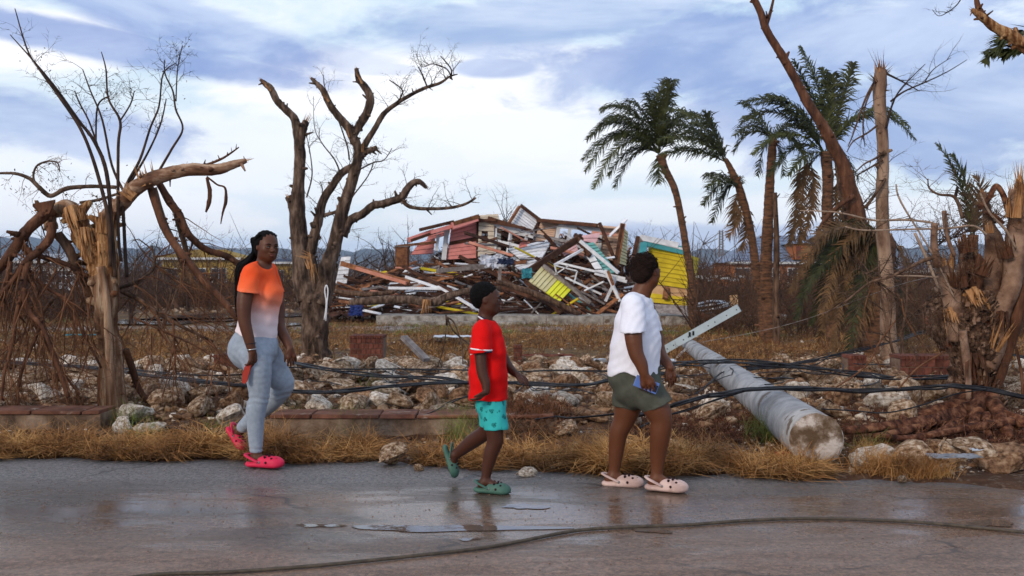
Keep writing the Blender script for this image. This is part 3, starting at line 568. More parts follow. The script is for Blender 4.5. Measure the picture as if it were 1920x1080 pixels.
T7 = [[(1965, 95), (1920, 78), (1880, 80), (1846, 118)], [(1965, 95), (1925, 90), (1890, 98), (1850, 100)], [(1965, 95), (1930, 95), (1905, 95), (1880, 108)], [(1965, 85), (1930, 66), (1900, 66), (1868, 80)], [(1965, 95), (1990, 30), (2030, 0), (2080, -10)], [(1965, 95), (2000, 80), (2040, 90), (2080, 130)]]
palm(1990, 830, 'palm at the frame edge whose leaf tips hang below a broken branch', [(1990, 850, 22), (1985, 700, 20), (1978, 500, 18), (1972, 300, 17), (1965, 100, 16)], 8.6, T7, width=.24, droop=.35, seed=17, nn=60)
for (pts, y_, lb) in (([(1456, 650, 7), (1456, 560, 6), (1456, 460, 5.5), (1453, 361, 4)], 20.4, 'slim dark bare trunk touching the thick straight palm'), ([(1365, 640, 5), (1368, 600, 5), (1395, 560, 4)], 24, None)):
    if lb: o = G(pts[0][0], pts[0][1]); o = P(pts[0][0], pts[0][1], y_); o.z = 0; r = thing('dead_tree', lb, 'tree', o); limb(r, pts, y_, m_bark, 'trunk', 7, 6, .1, 3)
# ---- bare trunks on the road side of the palms
def leaning():
    Y = 17.6; o = P(1640, 690, Y); o.z = 0; r = thing('leaning_tree', 'tall bare tree with a smooth brown trunk leaning in front of the palms', 'tree', o)
    limb(r, [(1650, 700, 44), (1643, 640, 36), (1632, 560, 30), (1625, 500, 28), (1612, 440, 26), (1602, 400, 23), (1596, 360, 20), (1584, 318, 17), (1566, 275, 16), (1541, 236, 13), (1515, 195, 12), (1492, 150, 11), (1468, 112, 11), (1448, 78, 10), (1436, 50, 10), (1424, 20, 9), (1400, -25, 8)], Y, m_bark_red, 'trunk', 14, 5, .10, 3)
    limb(r, [(1597, 440, 14, .2), (1590, 400, 12, .2), (1578, 350, 10, .2), (1570, 300, 8, .2)], Y, m_bark, 'limb', 9, 5, .1, 4)
    limb(r, [(1600, 368, 7, -.2), (1575, 385, 6, -.3), (1550, 408, 6, -.3), (1534, 440, 5, -.3), (1530, 480, 4, -.3)], Y, m_bark_red, 'limb', 8, 5, .1, 5)
    limb(r, [(1437, 46, 6), (1445, 20, 4), (1452, -10, 3)], Y, m_bark_red, 'limb', 7, 4, .1, 6)
    tw = MB(); rg = random.Random(4); q = [P(a, b, Y)-o for a, b in ((1600, 400), (1620, 380), (1650, 330), (1660, 300))]
    twigs_on(tw, q, None, 12, rg, .8, .008, 2, .02, 0, .5, 4); q = [P(a, b, Y)-o for a, b in ((1590, 440), (1600, 400), (1570, 290))]; twigs_on(tw, q, None, 18, rg, .7, .007, 2, .08, 0, -.6, 4, side=-.4); obj('twig', tw, m_twig, r, kind='stuff')
def snapped():
    Y = 14.0; o = P(1668, 690, Y); o.z = 0; r = thing('snapped_tree', 'straight pale trunk snapped off at the top with dangling twigs', 'tree', o)
    q, rr, _ = limb(r, [(1672, 700, 26), (1668, 640, 17), (1664, 540, 15), (1660, 440, 14), (1657, 360, 13), (1654, 285, 12), (1652, 200, 12.5), (1650, 160, 15), (1652, 130, 12)], Y, m_bark_pale2, 'trunk', 12, 5, .08, 3, broken=(26, 26))
    s = MB(); rg = random.Random(6)
    for (px, py, d, L) in ((1650, 118, (-.2, 0, 1), 50), (1640, 150, (-.6, 0, .6), 26), (1664, 130, (.7, 0, .7), 24), (1660, 165, (.8, 0, .2), 20)): shards(s, P(px, py, Y-.05)-o, d, L*Y/F, 6*Y/F, 8, rg, .3)
    obj('splinter', s, m_bark_red, r, kind='stuff')
    B_ = [[(1664, 139, 3), (1690, 152, 2.2), (1724, 171, 1)], [(1670, 190, 3), (1695, 172, 2.4), (1733, 155, 2), (1775, 135, 1.4), (1813, 112, .8)], [(1733, 155, 1.6), (1750, 130, 1.2), (1783, 108, .7)], [(1662, 240, 3), (1672, 200, 2.4), (1690, 165, 1.8), (1735, 120, .8)],
          [(1640, 152, 3), (1625, 180, 3), (1612, 215, 2.6), (1600, 250, 2), (1590, 275, 1.2)], [(1638, 160, 2.4), (1622, 200, 2.2), (1618, 240, 2), (1622, 275, 1)], [(1645, 235, 3), (1625, 250, 2.4), (1600, 265, 2), (1588, 285, 1)], [(1660, 285, 6), (1640, 298, 3), (1620, 308, 2.4), (1602, 325, 1.4)], [(1655, 300, 3), (1630, 315, 2.6), (1605, 330, 1.6)], [(1660, 335, 4), (1640, 365, 4), (1622, 390, 5)]]
    tw = MB()
    for k, p in enumerate(B_): q, rr, _ = limb(r, p, Y-.1, m_twig if k < 4 else m_bark, 'branch', 6, 5, .1, k); twigs_on(tw, q, rr, 5, rg, .5, .004, 1, .05 if k > 3 else 0, .2, -.3 if k > 3 else .6, 3)
    obj('twig', tw, m_twig, r, kind='stuff')
m_bark_pale2 = M('bark_tan', (.11, .06, .038), (.24, .15, .10), 6, .85, .7, 45, stretch=(1, 1, .35), c3=(.34, .23, .16), spots=((.09, .05, .03), 9, .66))
RS[0] = .74; leaning(); RS[0] = .86; snapped(); RS[0] = 1.0
def top_branch():
    Y = 8.0; r = thing('broken_branch', 'broken branch with pale split end jutting in high above the stump', 'branch', P(1950, 100, Y))
    limb(r, [(1990, 130, 15), (1950, 105, 14), (1920, 84, 12.5), (1890, 66, 11), (1863, 48, 9), (1840, 32, 7), (1822, 18, 4)], Y, m_bark_torn, 'limb', 10, 5, .15, 2, broken=(14, 8)); limb(r, [(1846, 36, 7), (1838, 20, 6), (1832, 5, 5), (1828, -20, 4)], Y, m_bark_red, 'limb', 8, 4, .15, 3)
    tw = MB(); rg = random.Random(3); tw.tube([P(a, b, Y)-r.location for a, b in ((1806, -10), (1795, 8), (1778, 22), (1760, 30), (1748, 18))], [.006, .005, .004, .003, .002], 5, .1, 4); twigs_on(tw, [P(a, b, Y)-r.location for a, b in ((1806, -10), (1778, 22), (1755, 28))], None, 8, rg, .12, .0016, 1); obj('twig', tw, m_twig, r, kind='stuff')
top_branch()
# ---- shattered stump on the verge
m_bark_flake = M('bark_flaking', (.020, .011, .008), (.11, .055, .033), 14, .9, 1, 30, c3=(.36, .23, .155), bdist=.035, spots=((.30, .09, .04), 5, .60)); m_bark_smooth = M('bark_smooth_tan', (.085, .042, .026), (.215, .125, .082), 5, .8, .9, 30, c3=(.34, .22, .155), spots=((.05, .025, .015), 10, .66))
m_root = M('root_red', (.022, .008, .005), (.105, .038, .020), 14, .9, 1, 35, c3=(.25, .115, .062), bdist=.02)
def stump():
    Y = 9.3; o = P(1848, 795, Y); o.z = 0; r = thing('shattered_tree', 'thick flaking stump with shattered limbs and red roots laid bare at the kerb', 'tree', o)
    limb(r, [(1842, 815, 62), (1840, 790, 55), (1837, 760, 43), (1833, 735, 37), (1830, 700, 36), (1824, 660, 42), (1813, 615, 54), (1808, 578, 56), (1808, 540, 44)], Y, m_bark_flake, 'trunk', 26, 9, .15, 3)
    for k, (p, m, br) in enumerate([
        ([(1796, 640, 18, -.15), (1788, 600, 18, -.15), (1783, 576, 17, -.15), (1776, 530, 17, -.12), (1768, 505, 13, -.1), (1756, 484, 8, -.1)], m_bark_smooth, (26, 18)),
        ([(1808, 575, 36, 0), (1818, 530, 26, 0), (1813, 490, 17, 0), (1806, 455, 10, 0)], m_bark_flake, (34, 26)),
        ([(1834, 610, 22, .0), (1845, 550, 20, .0), (1856, 500, 18, .0), (1862, 455, 16, .0), (1858, 425, 11, .0), (1851, 395, 8, .0), (1843, 360, 6, .0)], m_bark_smooth, (14, 8)),
        ([(1846, 690, 22, -.1), (1862, 648, 21, -.1), (1878, 587, 19, -.1), (1890, 545, 17, -.1), (1898, 515, 17, -.1), (1906, 470, 19, -.1), (1911, 440, 22, -.1), (1911, 408, 19, -.1), (1903, 380, 12, -.1), (1900, 355, 8, -.1)], m_bark_smooth, (30, 20)),
        ([(1866, 725, 11, -.1), (1886, 660, 12, -.1), (1902, 600, 11, -.1), (1918, 530, 9, -.1)], m_bark_red, None),
        ([(1912, 420, 12, -.15), (1914, 370, 10, -.15), (1912, 335, 6, -.15)], m_bark_torn, (46, 22)),
        ([(1892, 400, 6, -.1), (1880, 365, 5, -.1), (1866, 350, 5, -.1), (1852, 374, 5, -.1), (1835, 390, 6, -.1)], m_root, None),
        ([(1880, 420, 5, -.1), (1862, 405, 5, -.1), (1845, 398, 4, -.1)], m_root, None), ([(1805, 620, 7, -.30), (1812, 670, 8, -.26), (1816, 715, 6, -.24), (1816, 750, 5, -.24)], m_bark_smooth, None),
        ([(1825, 540, 14, -.1), (1838, 505, 10, -.15), (1832, 478, 6, -.15)], m_bark_red, (16, 10)), ([(1790, 560, 10, -.1), (1780, 520, 8, -.1), (1786, 480, 5, -.1)], m_bark_torn, (22, 12))]):
        KN[0] = False; limb(r, p, Y, m, 'limb', 14, 7, .075, 20+k, broken=br); KN[0] = True
    sh = MB(); s2 = MB(); rq = random.Random(81)
    for (px, py, d, n, ll, rad) in ((1762, 492, (-.4, -.1, 1), 22, 30, 12), (1812, 462, (-.2, -.1, 1), 26, 40, 16), (1856, 430, (-.1, -.1, 1), 14, 26, 10), (1906, 395, (0, -.1, 1), 26, 52, 18), (1800, 520, (-.3, -.2, 1), 20, 50, 24), (1840, 505, (.3, -.2, 1), 20, 40, 18), (1890, 470, (-.3, -.2, 1), 16, 44, 18), (1820, 560, (.1, -.5, -.8), 22, 40, 30), (1785, 590, (.1, -.4, -1), 14, 46, 14), (1878, 600, (-.2, -.3, -1), 16, 60, 14), (1826, 680, (0, -.3, -1), 20, 60, 28), (1836, 730, (0, -.3, 1), 18, 50, 28), (1870, 640, (.3, -.3, 1), 14, 70, 14)):
        shards(sh if rq.random() < .55 else s2, P(px, py, Y-.2)-o, d, ll*Y/F, rad*Y/F, n, rq, .35)
    obj('splinter', sh, m_splinter, r, kind='stuff'); obj('splinter', s2, m_bark_red, r, kind='stuff')
    fl = MB(); f2 = MB(); rf = random.Random(61)
    for _ in range(420):                                                # flaking bark plates
        t = rf.random(); py = 550+t*215; cx = np.interp(py, [550, 578, 615, 660, 700, 735, 770], [1808, 1808, 1813, 1824, 1830, 1833, 1838]); rr_ = np.interp(py, [550, 578, 615, 660, 700, 735, 770], [44, 56, 54, 43, 36, 37, 46])*Y/F*1.02; a = rf.uniform(-.1, PI+.1); c = P(cx, py, Y)-o; n_ = Vector((math.cos(a), -math.sin(a), 0)); p = c+n_*rr_; tt = Vector((-n_.y, n_.x, 0)); l = rf.uniform(.012, .05); w_ = rf.uniform(.008, .022); up = Vector((rf.uniform(-.3, .3), 0, 1)).normalized()
        (fl if rf.random() < .6 else f2).hexa([p-tt*w_-n_*.006, p+tt*w_-n_*.006, p+tt*w_+n_*.006, p-tt*w_+n_*.006, p-tt*w_*.6+up*l+n_*rf.uniform(0, .02), p+tt*w_*.6+up*l+n_*rf.uniform(0, .02), p+tt*w_*.6+up*l+n_*.022, p-tt*w_*.6+up*l+n_*.022])
    obj('bark_flake', fl, m_bark, r, kind='stuff'); obj('bark_flake', f2, m_bark_smooth, r, kind='stuff')
    for k, p in enumerate([[(1838, 760, 24, -.2), (1800, 775, 18, -.5), (1740, 792, 12, -.9), (1660, 802, 9, -1.15), (1585, 808, 7, -1.3)], [(1825, 750, 24, -.1), (1790, 765, 20, -.2), (1750, 778, 15, -.35), (1712, 790, 10, -.5), (1680, 800, 7, -.6)], [(1850, 765, 22, -.3), (1880, 782, 16, -.7), (1935, 795, 10, -.9)], [(1842, 740, 16, -.4), (1836, 775, 15, -.6), (1826, 800, 11, -.8), (1812, 826, 8, -1.1)], [(1855, 740, 18, -.4), (1872, 775, 15, -.7), (1895, 822, 9, -1.1)],
                           [(1800, 790, 9, -.8), (1755, 812, 7, -1.1), (1700, 820, 6, -1.3), (1650, 816, 4, -1.3)], [(1760, 785, 8, -.8), (1700, 806, 7, -1.1), (1640, 818, 5, -1.3)], [(1850, 780, 10, -.7), (1852, 808, 8, -.95), (1862, 835, 5, -1.2)], [(1690, 780, 5, -.6), (1715, 805, 5, -1.0), (1745, 838, 4, -1.4)], [(1900, 790, 8, -.9), (1850, 796, 8, -1.0), (1800, 803, 7, -1.1), (1740, 818, 5, -1.3)]]): limb(r, p, Y, m_root, 'root', 10, 7, .2, 40+k)
    tw = MB(); rg = random.Random(12)
    for _ in range(170):
        px = rg.uniform(1690, 1925); p = P(px, rg.uniform(780, 815), Y-rg.uniform(.5, 1.2))-o; twig(tw, p, (rg.uniform(-.9, .9), rg.uniform(-.4, .1), -1), rg.uniform(.12, .35), .004, rg, 1, 4, .05, 4, .5, 5)
    obj('rootlet', tw, m_root, r, kind='stuff')
    B_ = [([(1750, 418, 2.4), (1700, 412, 2.8), (1640, 413, 2.6), (1600, 405, 2.2), (1560, 397, 1.8), (1500, 395, 1)], m_twig_pale), ([(1850, 440, 2.6), (1825, 424, 2.6), (1780, 428, 2.6), (1700, 430, 2.2), (1620, 432, 2), (1585, 425, 1.2)], m_twig_pale), ([(1758, 484, 6), (1735, 488, 5), (1705, 503, 4.2), (1670, 518, 3.4), (1630, 530, 3), (1590, 562, 2.4), (1545, 590, 1.5)], m_bark), ([(1760, 520, 2.4), (1720, 518, 2), (1680, 517, 1.6)], m_twig_pale), ([(1680, 345, 1.6), (1690, 380, 2), (1750, 480, 1.8), (1790, 560, 1.4)], m_twig_pale), ([(1838, 362, 2), (1856, 400, 2.5), (1885, 430, 3), (1905, 465, 2.4)], m_twig_pale),
          ([(1770, 395, 5), (1776, 440, 4), (1790, 480, 4)], m_bark_smooth), ([(1752, 418, 7), (1754, 460, 8), (1758, 500, 9)], m_bark_smooth), ([(1715, 437, 3), (1735, 480, 3.5), (1760, 540, 3)], m_twig_pale), ([(1805, 410, 4), (1790, 370, 3.5), (1760, 365, 2.6), (1742, 352, 2), (1740, 335, 1)], m_bark), ([(1790, 372, 3), (1795, 350, 3), (1792, 370, 2)], m_bark), ([(1680, 600, 1.6), (1650, 640, 2), (1620, 690, 2), (1545, 740, 1.5)], m_twig_red), ([(1690, 560, 1.5), (1700, 600, 2), (1740, 660, 1.6)], m_twig_red), ([(1640, 520, 1.4), (1620, 600, 1.6), (1655, 700, 1.4)], m_twig_red),
          ([(1905, 650, 3), (1915, 700, 3.4), (1918, 745, 3)], m_bark_red), ([(1770, 660, 2), (1720, 690, 2), (1680, 735, 1.6)], m_twig_red)]
    t2 = MB()
    for k, (p, m) in enumerate(B_): q, rr, _ = limb(r, p, Y-.3, m, 'branch', 6, 5, .1, 60+k); twigs_on(t2, q, rr, 7, rg, .35, .0032, 2, 0, .1, .5, 3)
    q = [P(a, b, Y)-o for a, b in ((1740, 470), (1800, 440), (1860, 420), (1910, 400))]; twigs_on(t2, q, None, 70, rg, .5, .0045, 2, 0, 0, .9, 3); q = [P(a, b, Y-.2)-o for a, b in ((1600, 500), (1700, 560), (1780, 600), (1800, 500))]; twigs_on(t2, q, None, 70, rg, .6, .0042, 2, .05, 0, -.1, 3)
    obj('twig', t2, m_bark, r, kind='stuff')
stump()
# dead shrubs and twiggy trees standing between the stump and the palms, and by the verge
def bare_tree(px, py, h_px, Y, label, seed, n=3, r0=3.2, lean=0, m=None, kids=4, name='bare_tree', group=None, depth=3):
    o = P(px, py, Y); o.z = 0; r = thing(name, label, 'tree', o, group); rg = random.Random(seed); Hm = pm(h_px, Y); tk = MB(); tw = MB()
    for k in range(n):
        d = Vector((rg.uniform(-.35, .35)+lean, rg.uniform(-.2, .2), 1)); pts = [Vector((0, 0, -.05))]; rr = [pm(r0, Y)]
        for i in range(6): d = (d.normalized()+rv(rg, .16)); d.z = abs(d.z); pts.append(pts[-1]+d.normalized()*Hm/6.2*rg.uniform(.8, 1.05)); rr.append(pm(r0, Y)*(1-.13*(i+1)))
        tk.tube(pts, rr, 7, .12, 3, rnd=rg); twigs_on(tw, pts, rr, 7, rg, Hm*.42, pm(r0*.35, Y), depth-1, 0, .25, .8, kids, wig=.3)
    obj('trunk', tk, m or m_bark, r, smooth=True); obj('twig', tw, m or m_twig, r, kind='stuff')
for a in ((470, 560, 190, 20, 'thin dark sapling just beyond the person with braids', 1, 1, 1.6), (533, 560, 165, 22, 'slender leafless sapling near the forked tree', 2, 1, 1.4), (1690, 640, 260, 13.2, 'twisted black dead tree between the snapped trunk and the stump', 5, 2, 3.6),
          (700, 560, 130, 33, 'bare tree with torn root ball beside the wreck heap', 8, 2, 3.5), (735, 560, 170, 34, 'forked dead tree rising from the heap end', 9, 2, 2.6), (930, 500, 190, 41, 'dead tree behind the pink gable', 10, 3, 2.6),
          (1020, 500, 140, 42, 'ragged dead tree above the white gable', 11, 3, 3), (1210, 560, 150, 36, 'tangled dead tree between the beige and the yellow walls', 12, 4, 2.6), (300, 560, 180, 24, 'brushy dead tree behind the thrown limb', 14, 4, 2.2), (1780, 660, 230, 12.4, 'leafless thicket stem behind the stump limbs', 16, 3, 2.8), (250, 540, 130, 40, 'small dead tree in front of the yellow bungalow', 17, 3, 2)):
    bare_tree(a[0], a[1], a[2], a[3], a[4], a[5], a[6], a[7])

rgx = random.Random(212)
for k in range(26):
    left = k % 2 == 0; px = rgx.uniform(230, 620) if k % 4 == 0 else rgx.uniform(-20, 480) if left else rgx.uniform(1310, 1900); y_ = rgx.uniform(26, 60); py = HZ+H*F/y_
    bare_tree(px, py, rgx.uniform(50, 120), y_, 'small stripped tree in the brush ' + ('on the flooded side' if left else 'behind the palms'), 300+k, rgx.choice((1, 2, 3)), rgx.uniform(1.4, 3.4), rgx.uniform(-.4, .4), m=rgx.choice((m_bark, m_bark_red, m_twig)), kids=3, group='small stripped trees in the brush ' + ('on the flooded side' if left else 'behind the palms'))
# ================================================================== WRECKED HOUSE
m_pink = M('pink_paint', (.55, .19, .17), (.66, .26, .235), 5, .75, .2, 30, spots=((.25, .10, .08), 6, .70)); m_cream_p = M('cream_paint', (.50, .42, .33), (.60, .52, .42), 5, .75, .2, 30, spots=((.25, .16, .10), 6, .68)); m_peach = M('peach_paint', (.54, .36, .26), (.64, .45, .34), 4, .75, .2, 30, spots=((.28, .15, .09), 6, .70))
m_yellow = M('yellow_paint', (.42, .31, .010), (.56, .42, .016), 4, .7, .2, 30, spots=((.30, .20, .03), 7, .70)); m_pale_y = M('faded_yellow_paint', (.50, .44, .22), (.58, .52, .30), 4, .7, .2, 30); m_lemon = M('lemon_paint', (.66, .66, .03), (.72, .72, .05), 4, .7, .2, 30)
m_teal_p = M('teal_paint', (.10, .29, .27), (.15, .36, .33), 4, .7, .2, 30, spots=((.25, .25, .24), 6, .66)); m_aqua = M('aqua_trim', (.04, .24, .27), (.07, .30, .33), 4, .7, .1, 30)
m_timber = M('wet_timber', (.028, .011, .007), (.095, .040, .021), 8, .85, .5, 40, stretch=(.4, 1, 1), rnd=.4); m_timber_r = M('fresh_timber', (.11, .042, .02), (.27, .115, .052), 8, .85, .4, 40, rnd=.3); m_timber_g = M('grey_timber', (.11, .09, .085), (.26, .23, .22), 8, .85, .4, 40, rnd=.3)
m_glassd = M('window_dark', (.02, .022, .025), rough=.1, bump=0, spec=.6); m_concrete = M('old_concrete', (.13, .11, .095), (.27, .245, .22), 5, .9, .5, 30, c3=(.38, .36, .335), spots=((.12, .085, .06), 3, .60), bdist=.015)
m_tin = M('tin_sheet', (.38, .42, .48), (.60, .64, .70), 6, .45, .3, 20, spots=((.22, .10, .05), 5, .66), metal=.3); m_blue = M('blue_tarp', (.012, .022, .11), (.02, .04, .17), 8, .6, .6, 20)
m_brick = M('red_brick', (.075, .024, .016), (.165, .055, .036), 12, .9, .5, 50, rnd=.3, spots=((.05, .02, .014), 6, .62)); m_mortar = M('mortar', (.12, .07, .05), (.22, .15, .11), 12, .95, .6, 50)
def lerp3(a, b, t): return a+(b-a)*t
def clad(root, TL, TR, BR, BL, n, m, th=.05, name='board', gap=.10, holes=(), m2=None, split=None, vert=False, miss=()):
    """n lapped boards between two edges of a wall panel; corners are world points; holes = (u0,u1,v0,v1)"""
    o = root.location; TL, TR, BR, BL = [Vector(x)-o for x in (TL, TR, BR, BL)]
    if vert: TL, TR, BR, BL = BL, TL, TR, BR
    nrm = (TR-TL).cross(BL-TL).normalized(); nrm = nrm if nrm.y < 0 else -nrm; rnd = random.Random(n*7+int(TL.x*100) % 91)
    for i in range(n):
        if i in miss: continue
        v0, v1 = i/n, (i+1)/n-gap/n; segs = [(0., 1.)]
        for (a, b, c, d) in holes:
            if v1 > c and v0 < d:
                ns = []
                for (s0, s1) in segs:
                    if a > s0: ns.append((s0, min(a, s1)))
                    if b < s1: ns.append((max(b, s0), s1))
                segs = ns
        for (s0, s1) in segs:
            if s1-s0 < .01: continue
            cuts = [(s0, s1, m)]
            if split: cuts = [(s0, split, m), (split, s1, m2)] if s0 < split < s1 else cuts
            if m2 and not split: cuts = [(s0, s1, m2 if i >= n*.5 else m)]
            for (c0, c1, mm) in cuts:
                pt = lambda u, v: lerp3(lerp3(TL, TR, u), lerp3(BL, BR, u), v); mb = MB(); j = rnd.uniform(0, .006)
                a, b, c, d = pt(c0, v0), pt(c1, v0), pt(c1, v1), pt(c0, v1)
                mb.hexa([d+nrm*(th*.9+j), c+nrm*(th*.9+j), c-nrm*.0, d-nrm*.0, a+nrm*(th*.45+j), b+nrm*(th*.45+j), b, a]); obj(name, mb, mm, root)
    return nrm
def board(root, a, b, w_, t_, m, name='beam', up=(0, 0, 1)):
    o = root.location; mb = MB(); mb.beam(Vector(a)-o, Vector(b)-o, w_, t_, up); return obj(name, mb, m, root)
def backing(root, TL, TR, BR, BL, m, holes=(), off=.04):
    o = root.location; nrm = (TR-TL).cross(BL-TL).normalized(); nrm = nrm if nrm.y < 0 else -nrm; mb = MB(); N_ = 12
    for i in range(N_):
        for j in range(N_):
            u, v = (i+.5)/N_, (j+.5)/N_
            if any(a < u < b and c < v < d for a, b, c, d in holes): continue
            pt = lambda u, v: lerp3(lerp3(TL, TR, u), lerp3(BL, BR, u), v)-o; q = [pt(i/N_, j/N_), pt((i+1)/N_, j/N_), pt((i+1)/N_, (j+1)/N_), pt(i/N_, (j+1)/N_)]
            mb.hexa([*[x-nrm*.004 for x in reversed(q)], *[x-nrm*off for x in reversed(q)]])
    obj('wall_core', mb, m, root)
def panel(name, label, corners, Ys, n, m, th=.05, **k):
    pts = [P(x, y, Y) for (x, y), Y in zip(corners, Ys)]; c = sum(pts, Vector())/4; c.z = min(p.z for p in pts); r = thing(name, label, 'wall', c, 'wall pieces of the wrecked house')
    hl = k.get('holes', ()); core = k.pop('core', m_timber); nr = clad(r, *pts, n, m, th, **k); backing(r, *pts, core, hl); return r, pts, nr
def wframe(r, corners, Ys, m, t=.09, mull=(), d=.10):
    pts = [P(x, y, Y-.09) for (x, y), Y in zip(corners, Ys)]; 
    for a, b in ((0, 1), (1, 2), (3, 2), (0, 3)): board(r, pts[a], pts[b], t if a in (0, 3) and b in (1, 2) else t, d, m, 'window_frame', (0, -1, 0))
    for u in mull: board(r, lerp3(pts[0], pts[1], u), lerp3(pts[3], pts[2], u), t*.8, d, m, 'window_mullion', (0, -1, 0))
r, p, _ = panel('pink_wall', 'pink clapboard gable wall with a dark slot, standing in the wreck', [(846, 427), (895, 412), (895, 484), (838, 487)], [33.6, 33.6, 33.6, 33.6], 9, m_pink, miss=(4,), gap=.06)
board(r, P(897, 405, 33.5), P(896, 488, 33.5), .12, .1, m_timber); board(r, P(838, 430, 33.5), P(832, 487, 33.5), .16, .06, m_paintwhite, 'window_frame'); board(r, P(812, 438, 33.5), P(840, 430, 33.5), .1, .06, m_paintwhite, 'window_frame'); board(r, P(822, 440, 33.4), P(818, 470, 33.4), .10, .06, m_paintwhite, 'window_frame')
r, p, _ = panel('pink_wall', 'small torn pink wall end sloping left of the gable', [(806, 432), (846, 424), (842, 440), (800, 452)], [33.8]*4, 3, m_pink); r, p, _ = panel('pink_wall', 'low pink wall scrap under the fallen window', [(786, 455), (816, 447), (812, 476), (770, 478)], [34]*4, 3, m_pink)
r = thing('roof_eave', 'pink and brown eave boards of the torn roof above the pink gable', 'roof', P(840, 430, 33))
for a, b, w_, m in (((766, 450), (812, 434), .16, m_pink), ((768, 452), (814, 436), .10, m_timber), ((787, 431), (850, 416), .10, m_timber), ((846, 424), (893, 409), .22, m_pink), ((848, 420), (896, 406), .14, m_timber_r), ((806, 436), (850, 423), .12, m_pink)): board(r, P(a[0], a[1], 33), P(b[0], b[1], 33.2), .5, w_, m, 'eave_board')
r, p, _ = panel('cream_wall', 'cream wall strip with a square hole beside the pink gable', [(898, 414), (926, 418), (927, 476), (896, 482)], [33.4]*4, 7, m_cream_p, holes=((.2, .6, .33, .45),))
r, p, _ = panel('cream_wall', 'broken cream wall leaning over white roof rafters', [(895, 404), (934, 401), (940, 424), (897, 418)], [34.5]*4, 4, m_cream_p)
r, p, _ = panel('white_gable', 'white gable piece pointing up at the top of the wreck', [(976, 386), (1012, 414), (1000, 452), (957, 422)], [34.5, 34.2, 34, 34.2], 8, m_paintwhite)
board(r, P(976, 385, 34.2), P(1014, 414, 33.9), .06, .12, m_timber); board(r, P(974, 387, 34.2), P(952, 422, 33.9), .10, .08, m_timber_r); board(r, P(1012, 416, 33.8), P(990, 458, 33.6), .14, .12, m_timber)
r, p, _ = panel('cream_wall', 'cream wall with two empty white window frames in the middle of the wreck', [(927, 430), (990, 452), (972, 482), (930, 474)], [33.9, 34.4, 33.6, 33.4], 8, m_cream_p, holes=((.18, .50, .15, .8), (.62, .9, .2, .8)), miss=(0, 5))
for a in ((924, 422, 1000, 445), (930, 428, 928, 474), (958, 434, 952, 474), (962, 436, 990, 442), (988, 444, 976, 472), (930, 420, 1002, 437), (905, 417, 985, 433), (934, 452, 975, 462)): board(r, P(a[0], a[1], 33.5), P(a[2], a[3], 33.4), .07, .09, m_paintwhite, 'window_frame')
for a in ((900, 412, 985, 428), (915, 408, 1000, 434), (880, 415, 930, 412)): board(r, P(a[0], a[1], 33.3), P(a[2], a[3], 33.2), .08, .10, m_timber, 'rafter')
r, p, _ = panel('peach_wall', 'long peach wall with a white double window under a brown eave', [(1012, 417), (1166, 427), (1157, 492), (1004, 452)], [33.8, 32.8, 32.8, 33.6], 11, m_peach, holes=((.22, .72, .18, .80),), gap=.07)
wframe(r, [(1048, 424), (1126, 431), (1123, 468), (1042, 458)], [33.4, 33, 33, 33.4], m_paintwhite, .13, (.27,)); board(r, P(1010, 413, 33.5), P(1122, 423, 32.8), .5, .12, m_timber, 'eave_board', (0, 0, 1)); board(r, P(1122, 424, 32.8), P(1166, 428, 32.6), .3, .06, m_peach, 'eave_board')
board(r, P(1168, 419, 32.4), P(1156, 495, 32.4), .16, .14, m_timber_r, 'corner_post'); board(r, P(1124, 418, 32.2), P(1158, 500, 31.8), .09, .09, m_timber, 'fallen_stud')
r, p, _ = panel('yellow_side_wall', 'narrow dull yellow wall end at the corner of the peach wall', [(1169, 428), (1176, 435), (1172, 498), (1159, 494)], [32.5, 33.8, 33.8, 32.5], 11, m_pale_y)
r, p, _ = panel('roof_sheet', 'tilted white boarded roof sheet below the window', [(952, 468), (1036, 448), (1016, 486), (976, 487)], [32.5, 33, 31.8, 31.8], 5, m_paintwhite); r, p, _ = panel('roof_sheet', 'white roof sheet lying lower under the brown beam', [(950, 487), (1030, 462), (1008, 500), (975, 508)], [32.2, 32.5, 31.4, 31.4], 4, m_paintwhite)
r, p, _ = panel('pink_panel', 'pale pink sheet folded behind the teal siding', [(1090, 442), (1126, 436), (1116, 458), (1094, 452)], [32.2]*4, 2, m_palepink := M('pale_pink', (.60, .36, .40), (.70, .45, .48), 6, .7, .2, 30)); r, p, _ = panel('pink_panel', 'pink wall scrap right of the pink gable, in shadow', [(975, 455), (990, 450), (988, 462), (972, 466)], [32.2]*4, 2, m_pink); r, p, _ = panel('pink_panel', 'pink strip on the beam crossing', [(1052, 470), (1078, 448), (1084, 470), (1058, 480)], [32]*4, 3, m_palepink)
r, p, _ = panel('teal_siding', 'teal clapboard strip sliding down the heap', [(1094, 458), (1113, 455), (1158, 512), (1136, 516)], [31.8, 31.8, 30.8, 30.8], 10, m_teal_p)
r, p, _ = panel('white_siding', 'white board panel beside the teal siding', [(1100, 482), (1112, 476), (1140, 522), (1125, 520)], [31.2, 31.2, 30.6, 30.6], 3, m_paintwhite)
r, p, _ = panel('yellow_panel', 'fallen wall panel, half faded and half lemon yellow, at the foot of the heap', [(1015, 501), (1074, 542), (1050, 567), (991, 528)], [30.4, 30.0, 29.2, 29.6], 9, m_pale_y, vert=True, m2=m_lemon)
